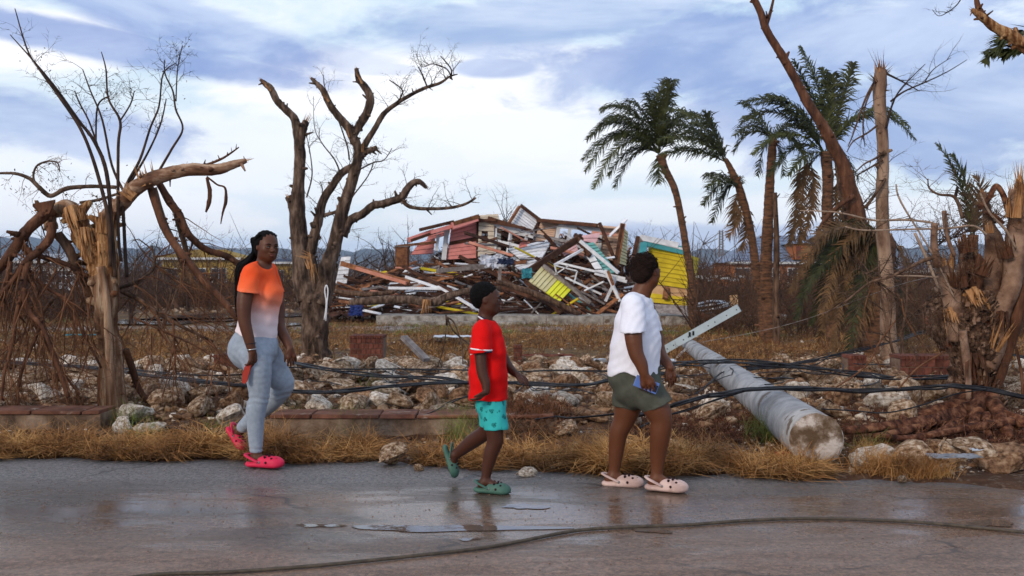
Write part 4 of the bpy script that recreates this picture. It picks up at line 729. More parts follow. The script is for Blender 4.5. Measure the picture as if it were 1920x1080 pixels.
for a, b, y0, y1, w_, m in (((1019, 498), (1108, 568), 30.3, 29.6, .16, m_timber_g), ((985, 512), (1089, 443), 30.0, 31.6, .26, m_timber), ((992, 508), (1092, 447), 30.2, 31.8, .14, m_timber_r), ((1040, 497), (1092, 468), 30.4, 31, .1, m_paintwhite), ((1045, 492), (1172, 522), 30.0, 30.0, .10, m_paintwhite), ((1078, 440), (1106, 480), 31.6, 31, .2, m_timber), ((1088, 452), (1160, 512), 31, 30.4, .14, m_paintwhite),
                           ((818, 508), (908, 500), 30.4, 30.2, .20, m_timber_g), ((640, 494), (768, 530), 31, 30.0, .22, m_timber_r), ((668, 503), (762, 531), 30.6, 29.9, .14, m_pinkbrown := M('pinkish_timber', (.42, .16, .11), (.55, .25, .17), 6, .8, .3, 30)), ((822, 537), (905, 586), 30, 29.2, .10, m_paintwhite), ((1115, 512), (1175, 528), 30, 30, .14, m_paintwhite), ((1135, 506), (1163, 565), 29.6, 29.4, .13, m_paintwhite), ((1135, 565), (1157, 518), 29.5, 29.5, .12, m_paintwhite),
                           ((940, 535), (1090, 590), 30, 28.8, .22, m_timber), ((985, 527), (1052, 588), 29.2, 28.6, .16, m_timber), ((1060, 520), (1128, 552), 29.8, 29.6, .08, m_paintwhite), ((1096, 545), (1132, 528), 29.6, 29.4, .07, m_paintwhite), ((1090, 546), (1134, 570), 29.4, 29.2, .07, m_timber_g), ((1040, 498), (1044, 515), 30, 30, .06, m_paintwhite), ((1042, 498), (1082, 508), 30, 30, .06, m_paintwhite), ((1082, 508), (1076, 532), 30, 30, .06, m_paintwhite), ((1040, 515), (1066, 498), 30, 30, .05, m_paintwhite),
                           ((742, 462), (818, 454), 31.6, 31.8, .12, m_timber_r), ((728, 540), (835, 541), 30, 30, .12, m_paintwhite), ((760, 519), (832, 543), 30.2, 30, .12, m_paintwhite), ((756, 500), (850, 548), 30.6, 29.8, .12, m_timber), ((938, 500), (936, 530), 29.8, 29.8, .16, m_timber_g), ((1140, 508), (1150, 535), 29.2, 29.2, .12, m_timber_r), ((1168, 420), (1152, 500), 32, 32, .08, m_timber)):
    mb = MB(); A_, B_ = P(a[0], a[1], y0), P(b[0], b[1], y1); c = (A_+B_)/2; mb.beam(A_-c, B_-c, .10, w_*.66, (0, 0, 1)); cn = {m_paintwhite: 'white painted', m_timber: 'dark wet', m_timber_r: 'rust brown', m_timber_g: 'grey'}.get(m, 'pinkish')
    LONG_N = globals().setdefault('LONG_N', []); LONG_N.append(1)
    where = 'near the pink gable' if c.x < -1.5 else ('below the white roof sheet' if c.x < 1.2 else 'around the lemon panel' if c.x < 2.4 else 'by the peach wall corner'); obj('timber', mb, m, label=f'long {cn} timber slanting {where}', cat='timber', group=f'long {cn} timbers {where}', loc=c)
# standing yellow wall piece
r = thing('yellow_wall', 'big tilted yellow clapboard wall with aqua trim beside the slender palm', 'wall', P(1255, 600, 28.5)); TL, TR, BR, BL = P(1217, 462, 28.6), P(1291, 477, 28.2), P(1288, 574, 28.2), P(1213, 566, 28.6)
clad(r, TL, TR, BR, BL, 12, m_yellow, .07, miss=(8, 9), gap=.06); backing(r, TL, TR, BR, BL, m_peachb := M('bare_sheathing', (.42, .24, .12), (.55, .36, .20), 5, .8, .3, 20)); clad(r, P(1292, 478, 28.2), P(1309, 484, 29.6), P(1301, 532, 29.6), P(1291, 545, 28.2), 7, m_yellow, .05); backing(r, P(1292, 478, 28.2), P(1309, 484, 29.6), P(1301, 532, 29.6), P(1291, 545, 28.2), m_timber)
for a, b, w_, m, nm in (((1203, 452), (1290, 472), .22, m_aqua, 'trim'), ((1207, 452), (1204, 478), .20, m_aqua, 'trim'), ((1200, 445), (1272, 460), .16, m_paintwhite, 'trim'), ((1205, 449), (1284, 468), .06, m_paintwhite, 'trim'), ((1202, 446), (1190, 500), .14, m_timber_g, 'corner_post'), ((1196, 444), (1188, 478), .10, m_timber, 'corner_post'), ((1250, 540), (1247, 560), .14, m_timber_r, 'stud'), ((1284, 545), (1285, 563), .10, m_timber_r, 'stud')): board(r, P(a[0], a[1], 28.4), P(b[0], b[1], 28.2), w_, .12, m, nm, (0, -1, 0))
mb = MB(); q = [P(1218, 570, 28.4), P(1288, 573, 28.1), P(1289, 592, 27.8), P(1235, 586, 28.0)]; mb.hexa([*[x-r.location for x in q], *[x-r.location+Vector((0, .12, 0)) for x in q]]); obj('underside', mb, m_timber_g, r)
# dresser, sheet wall
mb = MB(); c = P(753, 500, 31.5); mb.box(-.20, .20, -.05, .5, 0, .62); dr = thing('dresser', 'brown wooden cabinet standing in the heap left of the pink gable', 'cabinet', c); obj('carcass', mb, m_timber_r, dr)
mb = MB(); mb.box(-.23, .23, -.08, .53, .622, .66); obj('top', mb, m_timber_g, dr); mb = MB(); mb.box(-.18, .18, -.075, -.052, .04, .58); obj('door', mb, m_timber_r, dr)
r, p, _ = panel('grey_wall', 'grey white wall fragment at the outer end of the heap', [(640, 482), (658, 481), (650, 532), (629, 532)], [32]*4, 6, m_paintwhite)
# slab
mb = MB(); 
def slab():
    mb = MB(); a, b, z = P(705, 610, 28.0).x, P(1345, 610, 28.0).x, .27; n = 6; xs = [a+(b-a)*i/n for i in range(n+1)]
    r = thing('house_slab', 'weathered concrete floor slab on which the wreck rests', 'foundation', (0, 28, 0))
    for i in range(n): m2 = MB(); m2.box(xs[i]+.004, xs[i+1]-.004, 0, 9, -.1, z-.01*(i % 2)); obj('slab_section', m2, m_concrete, r)
    m3 = MB(); m3.box(P(740, 0, 27.6).x, P(985, 0, 27.6).x, -.45, -.01, -.1, .12); obj('step', m3, m_concrete, r); m3 = MB(); m3.box(P(1150, 0, 27.6).x, P(1520, 0, 27.6).x, 1.2, 4, -.1, .22); obj('step', m3, m_concrete, r)
slab()
# debris mound core: thousands of loose bits, so that no daylight shows through the heap
HX = [620, 650, 700, 740, 780, 840, 900, 950, 1000, 1050, 1100, 1150, 1180, 1200]; HYp = [565, 528, 512, 500, 492, 490, 492, 496, 500, 500, 500, 515, 525, 560]
rg = random.Random(44); bits = {k: MB() for k in range(4)}
for _ in range(9500):
    px = rg.uniform(632, 1195); t = rg.random()**.8; top = np.interp(px, HX, HYp); py = top+8+(584-top-8)*t; Y = 33.5-3.6*t+rg.uniform(0, 1.0); c = P(px, py, Y)
    d = Vector((rg.uniform(-1, 1), rg.uniform(-.5, .5), rg.uniform(-.45, .45))).normalized()*rg.uniform(.05, .42); bits[rg.choice((0, 0, 0, 0, 0, 0, 1, 1, 2, 3))].beam(c-d, c+d, rg.uniform(.012, .06), rg.uniform(.01, .03))
HX2 = [830, 860, 900, 950, 985, 1020, 1060, 1110, 1160, 1175]; HY2 = [490, 470, 430, 428, 440, 452, 455, 460, 470, 500]
for _ in range(4200):                                                 # the back of the heap, filling the gaps between the standing walls
    px = rg.uniform(832, 1174); top = np.interp(px, HX2, HY2); py = top+rg.random()*(505-top); c = P(px, py, rg.uniform(34.2, 35.6)); d = Vector((rg.uniform(-1, 1), rg.uniform(-.5, .5), rg.uniform(-.6, .6))).normalized()*rg.uniform(.1, .6); bits[rg.choice((0, 0, 0, 0, 1, 1, 2, 3))].beam(c-d, c+d, rg.uniform(.03, .14), rg.uniform(.01, .05))
for k, m in enumerate((m_timber, m_timber_r, m_timber_g, m_paintwhite)): obj('debris_scraps', bits[k], m, kind='stuff', label='small splintered scraps packed through the wreck heap', cat='debris')
mb = MB(); nx = 60                                                    # earth and crushed boards under the scraps
for i in range(nx):
    for j in range(10):
        def q(a, b):
            px = 636+(1192-636)*a/nx; top = np.interp(px, HX, HYp)+40; t = b/10; z = H-(top-HZ)*33/F; return Vector(((px-960)*33/F, 29.6+4.2*t, .2+(max(z, .3)-.2)*math.sin(PI/2*min(1, t*1.25))+.06*math.sin(a*2.1+b*3)))
        mb.quad(q(i, j), q(i+1, j), q(i+1, j+1), q(i, j+1))
obj('debris_mound', mb, m_timber, kind='stuff', label='dark crushed core of the wreck heap', cat='debris')
# loose planks, each its own object
cols = [(m_timber, 'dark wet', 46), (m_timber_r, 'rust brown', 18), (m_paintwhite, 'white painted', 18), (m_timber_g, 'grey weathered', 13), (m_pinkbrown, 'pinkish', 6), (m_yellow, 'yellow', 2), (m_teal_p, 'teal', 1)]
bag = [c for c in cols for _ in range(c[2])]
for k in range(290):
    px = rg.uniform(640, 1190); t = rg.random(); top = np.interp(px, HX, HYp); py = top+(586-top)*t; Y = 33-3.8*t; m, cn, _ = rg.choice(bag)
    if k % 8 == 0: px = rg.uniform(890, 1168); py = rg.uniform(424, 505); Y = rg.uniform(32.2, 33.2)-(py-424)/80*1.2
    c = P(px, py, Y)
    ln = rg.uniform(.5, 1.9) if m is not m_paintwhite else rg.uniform(.3, 1.1); sl = rg.gauss(0, .28) if px < 960 else rg.gauss(-.25, .45); d = Vector((1, rg.uniform(-.6, .6), sl)).normalized()*ln/2
    mb = MB(); mb.beam(-d, d, rg.uniform(.05, .13), rg.uniform(.02, .04), (rg.uniform(-.5, .5), -rg.uniform(-.2, 1), .7)); zone = 'near the pink gable' if px < 900 else 'below the roof sheets' if px < 1060 else 'around the teal siding'; hh = 'high' if t < .5 else 'low'
    obj('plank', mb, m, label=f'{cn} plank {hh} in the heap {zone}', cat='plank', group=f'{cn} loose planks {hh} in the heap {zone}', loc=c)
# odd things in the heap: tarps and crumpled sheets
def crumple(name, label, cat, c, sx, sz, m, seed, dy=.3, flat=False):
    rnd = random.Random(seed); n = 15; mb = MB(); v = []
    for j in range(n):
        for i in range(n):
            u, w_ = i/(n-1)-.5, j/(n-1)-.5; k = (.03 if flat else .10)*max(sx, sz); s_ = Vector((u*sx, w_*dy, w_*sz)) if not flat else Vector((u*sx, w_*sz, 0)); v.append(tuple(s_+Vector((rnd.uniform(-k, k), rnd.uniform(-k, k), abs(rnd.uniform(-k, k)) if flat else rnd.uniform(-k, k)))))
    mb.v = v; mb.f = [(j*n+i, j*n+i+1, (j+1)*n+i+1, (j+1)*n+i) for j in range(n-1) for i in range(n-1)]; o = obj(name, mb, m, label=label, cat=cat, loc=c)
    s_ = o.modifiers.new('thick', 'SOLIDIFY'); s_.thickness = .006; return o
m_whitecloth = M('dirty_white_cloth', (.42, .44, .50), (.60, .62, .68), 6, .8, .4, 20); m_teal_cloth = M('teal_cloth', (.02, .12, .16), (.05, .26, .30), 6, .8, .4, 20)
crumple('tarp', 'crumpled white sheet in the heap above the child', 'sheet', P(925, 490, 30.6), .8, .34, m_whitecloth, 1); crumple('tarp', 'dark blue cloth draped in the heap beside the white sheet', 'cloth', P(948, 490, 30.2), .48, .16, m_darkblue := M('dark_blue_cloth', (.012, .018, .045), (.03, .04, .085), 6, .9, .6, 20), 2); crumple('tarp', 'teal cloth hanging by the fallen yellow panel', 'cloth', P(988, 512, 29.8), .30, .30, m_teal_cloth, 3)
crumple('tarp', 'blue tarp on the ground by the rope tree', 'tarp', P(668, 582, 25.5), .35, .25, m_blue, 4, .2)
m_slate2 = M('dull_sheet', (.13, .14, .16), (.24, .25, .28), 6, .5, .3, 20)
for k, (px, py, sx, sz, m, lb) in enumerate(((860, 635, 1.0, .5, m_tin, 'pale crumpled sheet lying in the field behind the child'), (1235, 598, .4, .3, m_whitecloth, 'torn white sheet beside the person in white'), (1160, 683, 1.6, .35, m_tin, 'grey metal strip lying behind the person in white'), (1790, 866, .34, .14, m_slate2, 'dented grey sheet on the verge below the red roots'), (1755, 738, .8, .7, m_slate := M('slate_sheet', (.03, .03, .034), (.07, .07, .075), 6, .95, .6, 40, spec=.05), 'dark grey slab wedged behind the stump'), (160, 632, .8, .25, m_teal_cloth, 'teal scrap in the wet grass behind the split tree'), (1205, 640, .5, .3, m_whitecloth, 'white scrap in the dry grass beside the beam'), (1020, 672, .9, .3, m_brick, 'flat faded red paving piece behind the child'), (1840, 850, .22, .2, m_tin, 'bent foil scrap standing between brown verge rocks'))): 
    c = G(px, py, .1); crumple('scrap_sheet', lb, 'debris', c+Vector((0, 0, .04)), sx, sz, m, 20+k, flat=True)
# white sheet metal pile right of the yellow wall
for k, (a, b, w_) in enumerate((((1308, 575), (1352, 568), .35), ((1315, 582), (1362, 574), .3), ((1322, 590), (1372, 566), .25), ((1318, 571), (1345, 564), .3))):
    mb = MB(); A_, B_ = P(a[0], a[1], 27), P(b[0], b[1], 26.6); c = (A_+B_)/2; mb.beam(A_-c, B_-c, w_*2, .04, (.2, -.2, 1)); obj('metal_sheet', mb, m_tin, label='pale ribbed metal sheet on the ground right of the yellow wall', cat='metal sheet', group='pale sheets beside the yellow wall', loc=c)
mb = MB(); q = P(1378, 565, 26); mb.hexa([Vector(x) for x in ((-.1, 0, -.3), (.1, 0, -.32), (.1, .04, -.32), (-.1, .04, -.3), (-.12, .05, .15), (.08, .05, .17), (.08, .09, .17), (-.12, .09, .15))]); obj('board_offcut', mb, m_peachb, label='small upright tan board beyond the grey metal beam', cat='board', loc=q)
# logs across the front of the heap
for k, (pts, lb, m) in enumerate((([(655, 568, 6), (700, 563, 7), (760, 561, 7), (812, 566, 8), (840, 555, 7), (880, 545, 5), (940, 540, 4)], 'fallen grey tree trunk with torn end along the foot of the heap', m_bark_grey), ([(930, 528, 5), (985, 545, 6), (1050, 570, 6), (1085, 590, 5)], 'dark log sloping down in front of the yellow panel', m_bark), ([(1300, 585, 5), (1340, 600, 7), (1380, 618, 8), (1405, 632, 8)], 'brown log lying beyond the fallen pole', m_bark_red), ([(620, 545, 4), (680, 552, 5), (740, 548, 4)], 'thin brown log at the end of the heap', m_bark))):
    c = P(*pts[0][:2], 28.6); r = thing('fallen_log', lb, 'log', c); limb(r, pts, 28.4 if k < 2 else (25 if k == 2 else 29), m, 'log', 9, 5, .15, k)
s = MB(); rg2 = random.Random(4); shards(s, P(800, 570, 28.2), (-.1, 0, -1), .5, .12, 22, rg2); obj('torn_wood', s, m_splinter, kind='stuff', label='pale torn wood hanging from the fallen trunk', cat='wood')
# ================================================================== FAR BUILDINGS
m_orange = M('orange_wall', (.26, .085, .03), (.38, .135, .045), 3, .85, .1, 20); m_bluetile = M('blue_roof_tile', (.12, .16, .24), (.18, .22, .30), 6, .6, .2, 30); m_yhouse = M('ochre_wall', (.26, .17, .04), (.38, .25, .055), 3, .85, .1); m_trimw = M('pale_trim', (.5, .5, .5), bump=0)
def house(label, px0, px1, base, eave, ridge, Y, wall, roof, depth, wins, hip=True, cat='house', name='house', extra=None):
    x0, x1 = (px0-960)*Y/F, (px1-960)*Y/F; ze = H-(eave-HZ)*Y/F; zr = H-(ridge-HZ)*Y/F; r = thing(name, label, cat, ((x0+x1)/2, Y, 0)); w2 = (x1-x0)/2; ov = .5
    mb = MB(); mb.box(-w2, w2, 0, depth, -.5, ze); obj('wall', mb, wall, r); mb = MB()
    a = [Vector(v) for v in ((-w2-ov, -ov, ze+.01), (w2+ov, -ov, ze+.01), (w2+ov, depth+ov, ze+.01), (-w2-ov, depth+ov, ze+.01))]; i = min(depth/2, w2*.6) if hip else 0
    b = [Vector((-w2-ov*(not hip)+i, depth/2, zr)), Vector((w2+ov*(not hip)-i, depth/2, zr))]
    mb.quad(a[0], a[1], b[1], b[0]); mb.quad(a[2], a[3], b[0], b[1]); mb.tri(a[1], a[2], b[1]); mb.tri(a[3], a[0], b[0]); mb.quad(a[3], a[2], a[1], a[0]); ro = obj('roof', mb, roof, r); nr = 9
    for k in range(nr):                                              # courses of the front slope
        t0, t1 = k/nr, (k+.93)/nr; c0, c1, c2, c3 = a[0].lerp(b[0], t0), a[1].lerp(b[1], t0), a[1].lerp(b[1], t1), a[0].lerp(b[0], t1); u = Vector((0, -.05, .06)); m2 = MB(); m2.quad(c0+u, c1+u, c2+u*.2, c3+u*.2); m2.quad(c0, c1, c1+u, c0+u); obj('roof_course', m2, roof, ro)
    mb = MB(); mb.box(-w2-ov, w2+ov, -ov-.06, -ov-.003, ze-.18, ze+.06); obj('fascia', mb, m_trimw, r)
    for (u, wd, z0, z1) in wins:
        cx = -w2+2*w2*u; m1 = MB(); m1.box(cx-wd/2, cx+wd/2, -.03, .02, z0, z1); wf = obj('window', m1, m_glassd, r); fr = MB(); t = .09
        for (p0, p1, p2, p3) in ((-wd/2-t, wd/2+t, z1, z1+t), (-wd/2-t, wd/2+t, z0-t, z0), (-wd/2-t, -wd/2, z0, z1), (wd/2, wd/2+t, z0, z1), (-.03, .03, z0, z1)): fr.box(cx+p0, cx+p1, -.06, -.032, p2, p3)
        obj('window_frame', fr, m_trimw, wf)
    return r, w2, ze, zr
r, w2, ze, zr = house('orange house with blue tiled hip roof behind the palms', 1372, 1625, 545, 492, 438, 105, m_orange, m_bluetile, 10, [(.08, 1.4, .9, 2.2), (.3, 1.4, .9, 2.2), (.45, .9, 0, 2.2), (.72, 1.8, .9, 2.2), (.9, 1.2, .9, 2.2)])
mb = MB(); mb.box(-.8, 2.4, -.6, 5, ze+.3, ze+2.0); d = obj('dormer', mb, m_orange, r); mb = MB(); mb.quad((-1.2, -1.0, ze+1.95), (2.8, -1.0, ze+1.95), (.8, 2, ze+3.0), (.8, 2, ze+3.0)); mb.tri((-1.2, -1, ze+1.95), (.8, 2, ze+3.0), (-1.2, 5, ze+1.95)); mb.tri((2.8, -1, ze+1.95), (2.8, 5, ze+1.95), (.8, 2, ze+3.0)); obj('dormer_roof', mb, m_bluetile, d)
mb = MB(); mb.box(-.5, .0, -.63, -.602, ze+.4, ze+1.7); obj('shutter', mb, m_brick, d)
house('low ochre house with flat roof seen between the hanging limbs', 305, 445, 545, 484, 466, 110, m_yhouse, m_yhouse, 8, [(.12, 1.2, .9, 2.2), (.5, 1.2, .9, 2.2), (.75, 1.6, .8, 2.2)]); house('small ochre house behind the person with braids', 498, 545, 545, 492, 484, 112, m_yhouse, m_bluetile, 8, [(.5, 1.2, .9, 2.0)])
house('long white roofed building below the hills, partly stripped', -20, 150, 548, 490, 474, 95, M('grey_wall_paint', (.28, .26, .25), (.38, .36, .34), 3, .9, .1), m_tin, 9, [(.22, 1.6, .3, 2.0), (.55, 1.6, .4, 1.9), (.8, 1.6, .4, 1.9)])
house('blue grey roofed bungalow behind the stump', 1690, 1800, 548, 508, 498, 90, m_brick, m_bluetile, 7, [(.5, 1.2, .9, 2.0)])
# lattice mast
r = thing('radio_mast', 'thin lattice radio mast far behind the scrub', 'mast', P(1352, 500, 260)); b = MB(); z1 = P(1352, 432, 260).z-P(1352, 500, 260).z
for sx, sy in ((-.6, -.6), (.6, -.6), (.6, .6), (-.6, .6)): m1 = MB(); m1.beam((sx, sy, -8), (sx*.6, sy*.6, z1), .2, .2); obj('mast_leg', m1, m_timber_g, r)
for k in range(14): z = z1*k/14; b.beam((-.6, -.6, z), (.6, -.6, z+z1/14), .12, .12); b.beam((.6, -.6, z), (-.6, -.6, z+z1/14), .12, .12)
obj('brace', b, m_timber_g, r, kind='stuff')
# fence posts before the orange house
for k, px in enumerate((1312, 1318, 1329, 1341, 1357, 1375, 1396, 1412)):
    c = P(px, 548, 60); c.z = 0; r = thing('fence_post', 'orange fence post with pale cap before the orange house', 'post', c, 'orange fence posts'); hh = H-(521+(k % 3)*3-HZ)*60/F; mb = MB(); mb.box(-.22, .22, -.22, .22, -.3, hh); obj('shaft', mb, m_orange, r); mb = MB(); mb.box(-.28, .28, -.28, .28, hh+.002, hh+.14); obj('cap', mb, m_trimw, r)
mb = MB(); mb.box(P(1310, 0, 60).x, P(1395, 0, 60).x, .02, .2, -.3, .62); obj('low_wall', mb, m_orange, label='low orange garden wall between the fence posts', cat='wall', loc=(0, 60.05, 0))
# white wrecked car
def car():
    Y = 72; c = P(125, 552, Y); c.z = 0; r = thing('wrecked_car', 'abandoned white estate car behind the split tree', 'car', c, rz=.15); W_ = M('car_white', (.55, .57, .62), rough=.4, bump=0); S = 1.0
    pr = [(-2.3, .35), (-2.35, .75), (-1.2, .92), (-.65, 1.38), (1.7, 1.42), (2.1, .95), (2.15, .4)]; n = len(pr)
    lower = [(-2.3, .35), (-2.35, .78), (-1.25, .93), (2.1, .97), (2.15, .4)]; mb = MB(); k = len(lower); mb.v = [(x, -.85, z) for x, z in lower]+[(x, .85, z) for x, z in lower]; mb.f = [tuple(range(k)), tuple(reversed(range(k, 2*k)))]+[(i, k+i, k+(i+1) % k, (i+1) % k) for i in range(k)]; obj('body', mb, W_, r)
    mb = MB(); mb.hexa([(-.55, -.72, 1.40), (1.65, -.72, 1.40), (1.65, .72, 1.40), (-.55, .72, 1.40), (-.5, -.68, 1.47), (1.6, -.68, 1.47), (1.6, .68, 1.47), (-.5, .68, 1.47)]); obj('roof', mb, W_, r)
    for x0, x1 in ((-1.2, -.6), (.15, .15), (.95, .95), (2.0, 1.65)):
        for sy in (-1, 1): mb = MB(); mb.beam((x0, .83*sy, .93), (x1, .71*sy, 1.41), .07, .07); obj('pillar', mb, W_, r)
    mb = MB(); mb.hexa([(-1.2, -.78, .94), (-1.16, -.78, .94), (-1.16, .78, .94), (-1.2, .78, .94), (-.62, -.66, 1.4), (-.58, -.66, 1.4), (-.58, .66, 1.4), (-.62, .66, 1.4)]); obj('windscreen', mb, M('car_glass', (.05, .14, .28), rough=.1, bump=0, spec=.8), r)
    for x in (-1.5, 1.35):
        for sy in (-1, 1): mb = MB(); mb.tube([(x, .62*sy, .33), (x, .88*sy, .33)], [.33, .33], 16); w_ = obj('wheel', mb, m_black, r); m2 = MB(); m2.tube([(x, .885*sy, .33), (x, .90*sy, .33)], [.18, .18], 12); obj('rim', m2, m_tin, w_)
    mb = MB(); mb.box(-2.42, -2.355, -.8, .8, .4, .55); obj('bumper', mb, m_black, r)
    for sy in (-1, 1): mb = MB(); mb.box(-2.40, -2.34, .5*sy-.15, .5*sy+.15, .6, .74); obj('headlight', mb, m_glassd, r)
car()
# brown scrub running right across the middle distance
rg = random.Random(91)
def brush(name, label, px0, px1, Y0, Y1, n, hmin, hmax, m, seed, rad=.03):
    rnd = random.Random(seed); mb = MB()
    for _ in range(n):
        Y = rnd.uniform(Y0, Y1); px = rnd.uniform(px0, px1); c = Vector(((px-960)*Y/F, Y, 0))
        if 215 < px < 570 and Y < 40 and Y > 24: continue
        hh = rnd.uniform(hmin, hmax)*(.75+1.5*mnoise.noise(Vector((px*.018, Y*.09, seed)))+(.7 if rnd.random() < .05 else 0)); hh = max(hh, .15)
        d = Vector((rnd.gauss(0, .45), rnd.gauss(0, .45), 1)); pts = [c]; k = 4
        for i in range(k): d = d.normalized()+rv(rnd, .35); pts.append(pts[-1]+d.normalized()*hh/k)
        r0 = rad*rnd.uniform(.4, 1.1)
        mb.tube(pts, [r0*(1-.2*i) for i in range(k+1)], 3, cap=False, rnd=rnd)
        for _ in range(3): i = rnd.randrange(1, k); e = pts[i]+Vector((rnd.gauss(0, .5), rnd.gauss(0, .5), rnd.uniform(-.1, .8))).normalized()*hh*.35; mb.tube([pts[i], (pts[i]+e)/2+rv(rnd, .05), e], [r0*.5, r0*.35, r0*.2], 3, cap=False, rnd=rnd)
    obj(name, mb, m, kind='stuff', label=label, cat='scrub')
m_brush = M('scrub_brown', (.035, .018, .011), (.12, .06, .034), 1.5, .95, 0, rnd=.1); m_brush2 = M('scrub_grey', (.06, .045, .04), (.15, .11, .09), 1.5, .95, 0)
brush('brushwood', 'brown thicket of stripped bushes across the middle distance', -500, 2420, 44, 95, 11000, .8, 2.7, m_brush, 1, .045); brush('brushwood', 'far grey-brown wood on the flat before the hills', -700, 2620, 120, 320, 6000, 3, 6.5, m_brush2, 2, .16)
brush('brushwood', 'tangled brown brush beyond the palms and the stump', 1300, 2400, 22, 45, 5200, .5, 1.6, m_brush, 3, .022); brush('brushwood', 'tangled brush between the split tree and the forked tree', -450, 640, 30, 46, 4600, .5, 1.8, m_brush, 4, .022)
brush('fallen_branches', 'low litter of fallen branches in the grass of the field', -350, 2270, 14.5, 30, 2200, .12, .40, m_twig_red, 5, .008); brush('fallen_branches', 'brown twig litter around the rubble by the stump', 1150, 2270, 9, 20, 1500, .12, .40, m_twig_red, 6, .006)
# ================================================================== RUBBLE STRIP
def rock_mesh(seed, flat=1.0):
    rnd = random.Random(seed); bm = bmesh.new()
    for _ in range(15):
        d = rv(rnd).normalized(); bm.verts.new(Vector((d.x*rnd.uniform(.8, 1.1), d.y*rnd.uniform(.7, 1), d.z*rnd.uniform(.6, .85)*flat)))
    bmesh.ops.convex_hull(bm, input=bm.verts); bmesh.ops.delete(bm, geom=[v for v in bm.verts if not v.link_faces], context='VERTS')
    bmesh.ops.bevel(bm, geom=list(bm.edges), offset=.10, segments=1, affect='EDGES', profile=.6)
    bmesh.ops.triangulate(bm, faces=bm.faces); bmesh.ops.subdivide_edges(bm, edges=[e for e in bm.edges if e.calc_length() > .5], cuts=1, use_grid_fill=False); bmesh.ops.triangulate(bm, faces=bm.faces)
    for v in bm.verts: v.co += v.co.normalized()*(.13*mnoise.noise(v.co*1.9+Vector((seed, 0, 0)))+.05*mnoise.noise(v.co*5+Vector((seed, 3, 0))))
    for v in bm.verts:
        if v.co.length > 1.12: v.co *= 1.05/v.co.length
    me = bpy.data.meshes.new('rock'); bm.to_mesh(me); bm.free(); return me
variants = []
for m in (m_rock, m_rock_w, m_rock_b):
    L_ = []
    for k in range(9): me = rock_mesh(k*13+1 if m is m_rock else k*17+5, 1 if k % 3 else .7); me.materials.append(m); L_.append(me)
    variants.append(L_)
rg = random.Random(101); placed = []
def rock(x, y, s, kind, label=None, group=None, z=None, rot=None, name='rock'):
    o = bpy.data.objects.new(name, rg.choice(variants[kind])); col.objects.link(o); o.scale = (s*rg.uniform(.85, 1.25), s*rg.uniform(.8, 1.1), s*rg.uniform(.65, .95)); o.rotation_euler = rot or (rg.uniform(-.4, .4), rg.uniform(-.4, .4), rg.uniform(0, 6.28))
    o.location = (x, y, float(hgt(x, y))+s*.38 if z is None else z); return tag(o, label, 'rock', group)
TREES_XY = [(P(215, 785, 9.55).x, 9.55, .25), (P(1848, 795, 9.3).x, 9.3, .55)]
def pole_d(x, y): t = max(0, min(1, ((x-2.187)*.0844+(y-7.15))/(1.0071))) if False else (y-7.15); return abs(x-(2.187+.0844*(y-7.15)))
# special ones
def gpx(px, py, s, kind, lb, dz=0.0): c = G(px, py, .05); placed.append((c.x, c.y+s*.5, s)); return rock(c.x, c.y+s*.4, s, kind, lb)
gpx(990, 882, .085, 1, 'single pale rock sitting in the dry grass at the road edge by the child'); gpx(1010, 765, .21, 1, 'large white boulder just ahead of the walking child'); gpx(1670, 782, .22, 1, 'oblong tan boulder right of the pole end'); gpx(1300, 850, .16, 0, 'square rough rock behind the foot of the person in white'); gpx(1262, 838, .12, 0, 'round tan rock beside the square rough one under the pole')
gpx(1615, 868, .13, 1, 'white rock touching the butt of the pole'); gpx(1650, 862, .17, 1, 'jagged pale rock between pole and roots'); gpx(1725, 860, .19, 0, 'brown rock below the red root'); gpx(1785, 850, .15, 0, 'pale wedge rock under the bent foil'); gpx(1838, 866, .21, 0, 'tan boulder beneath the stump roots'); gpx(1896, 872, .22, 2, 'brown boulder at the far end of the verge rocks'); gpx(1880, 700, .24, 1, 'grey white boulder right of the stump'); gpx(1700, 760, .26, 0, 'pitted white coral block wrapped by black cables')
gpx(740, 862, .16, 0, 'pale flat stone at the broken kerb end'); gpx(1695, 892, .05, 0, 'small grey pebble on the asphalt'); gpx(275, 815, .16, 1, 'pale flat stone at the base of the split tree'); gpx(225, 812, .12, 1, 'white stone touching the split trunk'); gpx(785, 870, .06, 0, 'small stone beside the pale flat one')
for x, y, rr in ((-1.2, 7.45, .03), (-2.2, 7.5, .03)): placed.append((x, y, rr))
cand = []
for _ in range(9000):
    y = 8.75+rg.random()**1.15*6.2; x = (rg.uniform(-80, 2000)-960)*y/F; s = .068+.125*rg.random()**2.2*(1.15 if y > 9.5 else 1)
    cand.append((s, x, y))
cand.sort(reverse=True); cnt = 0
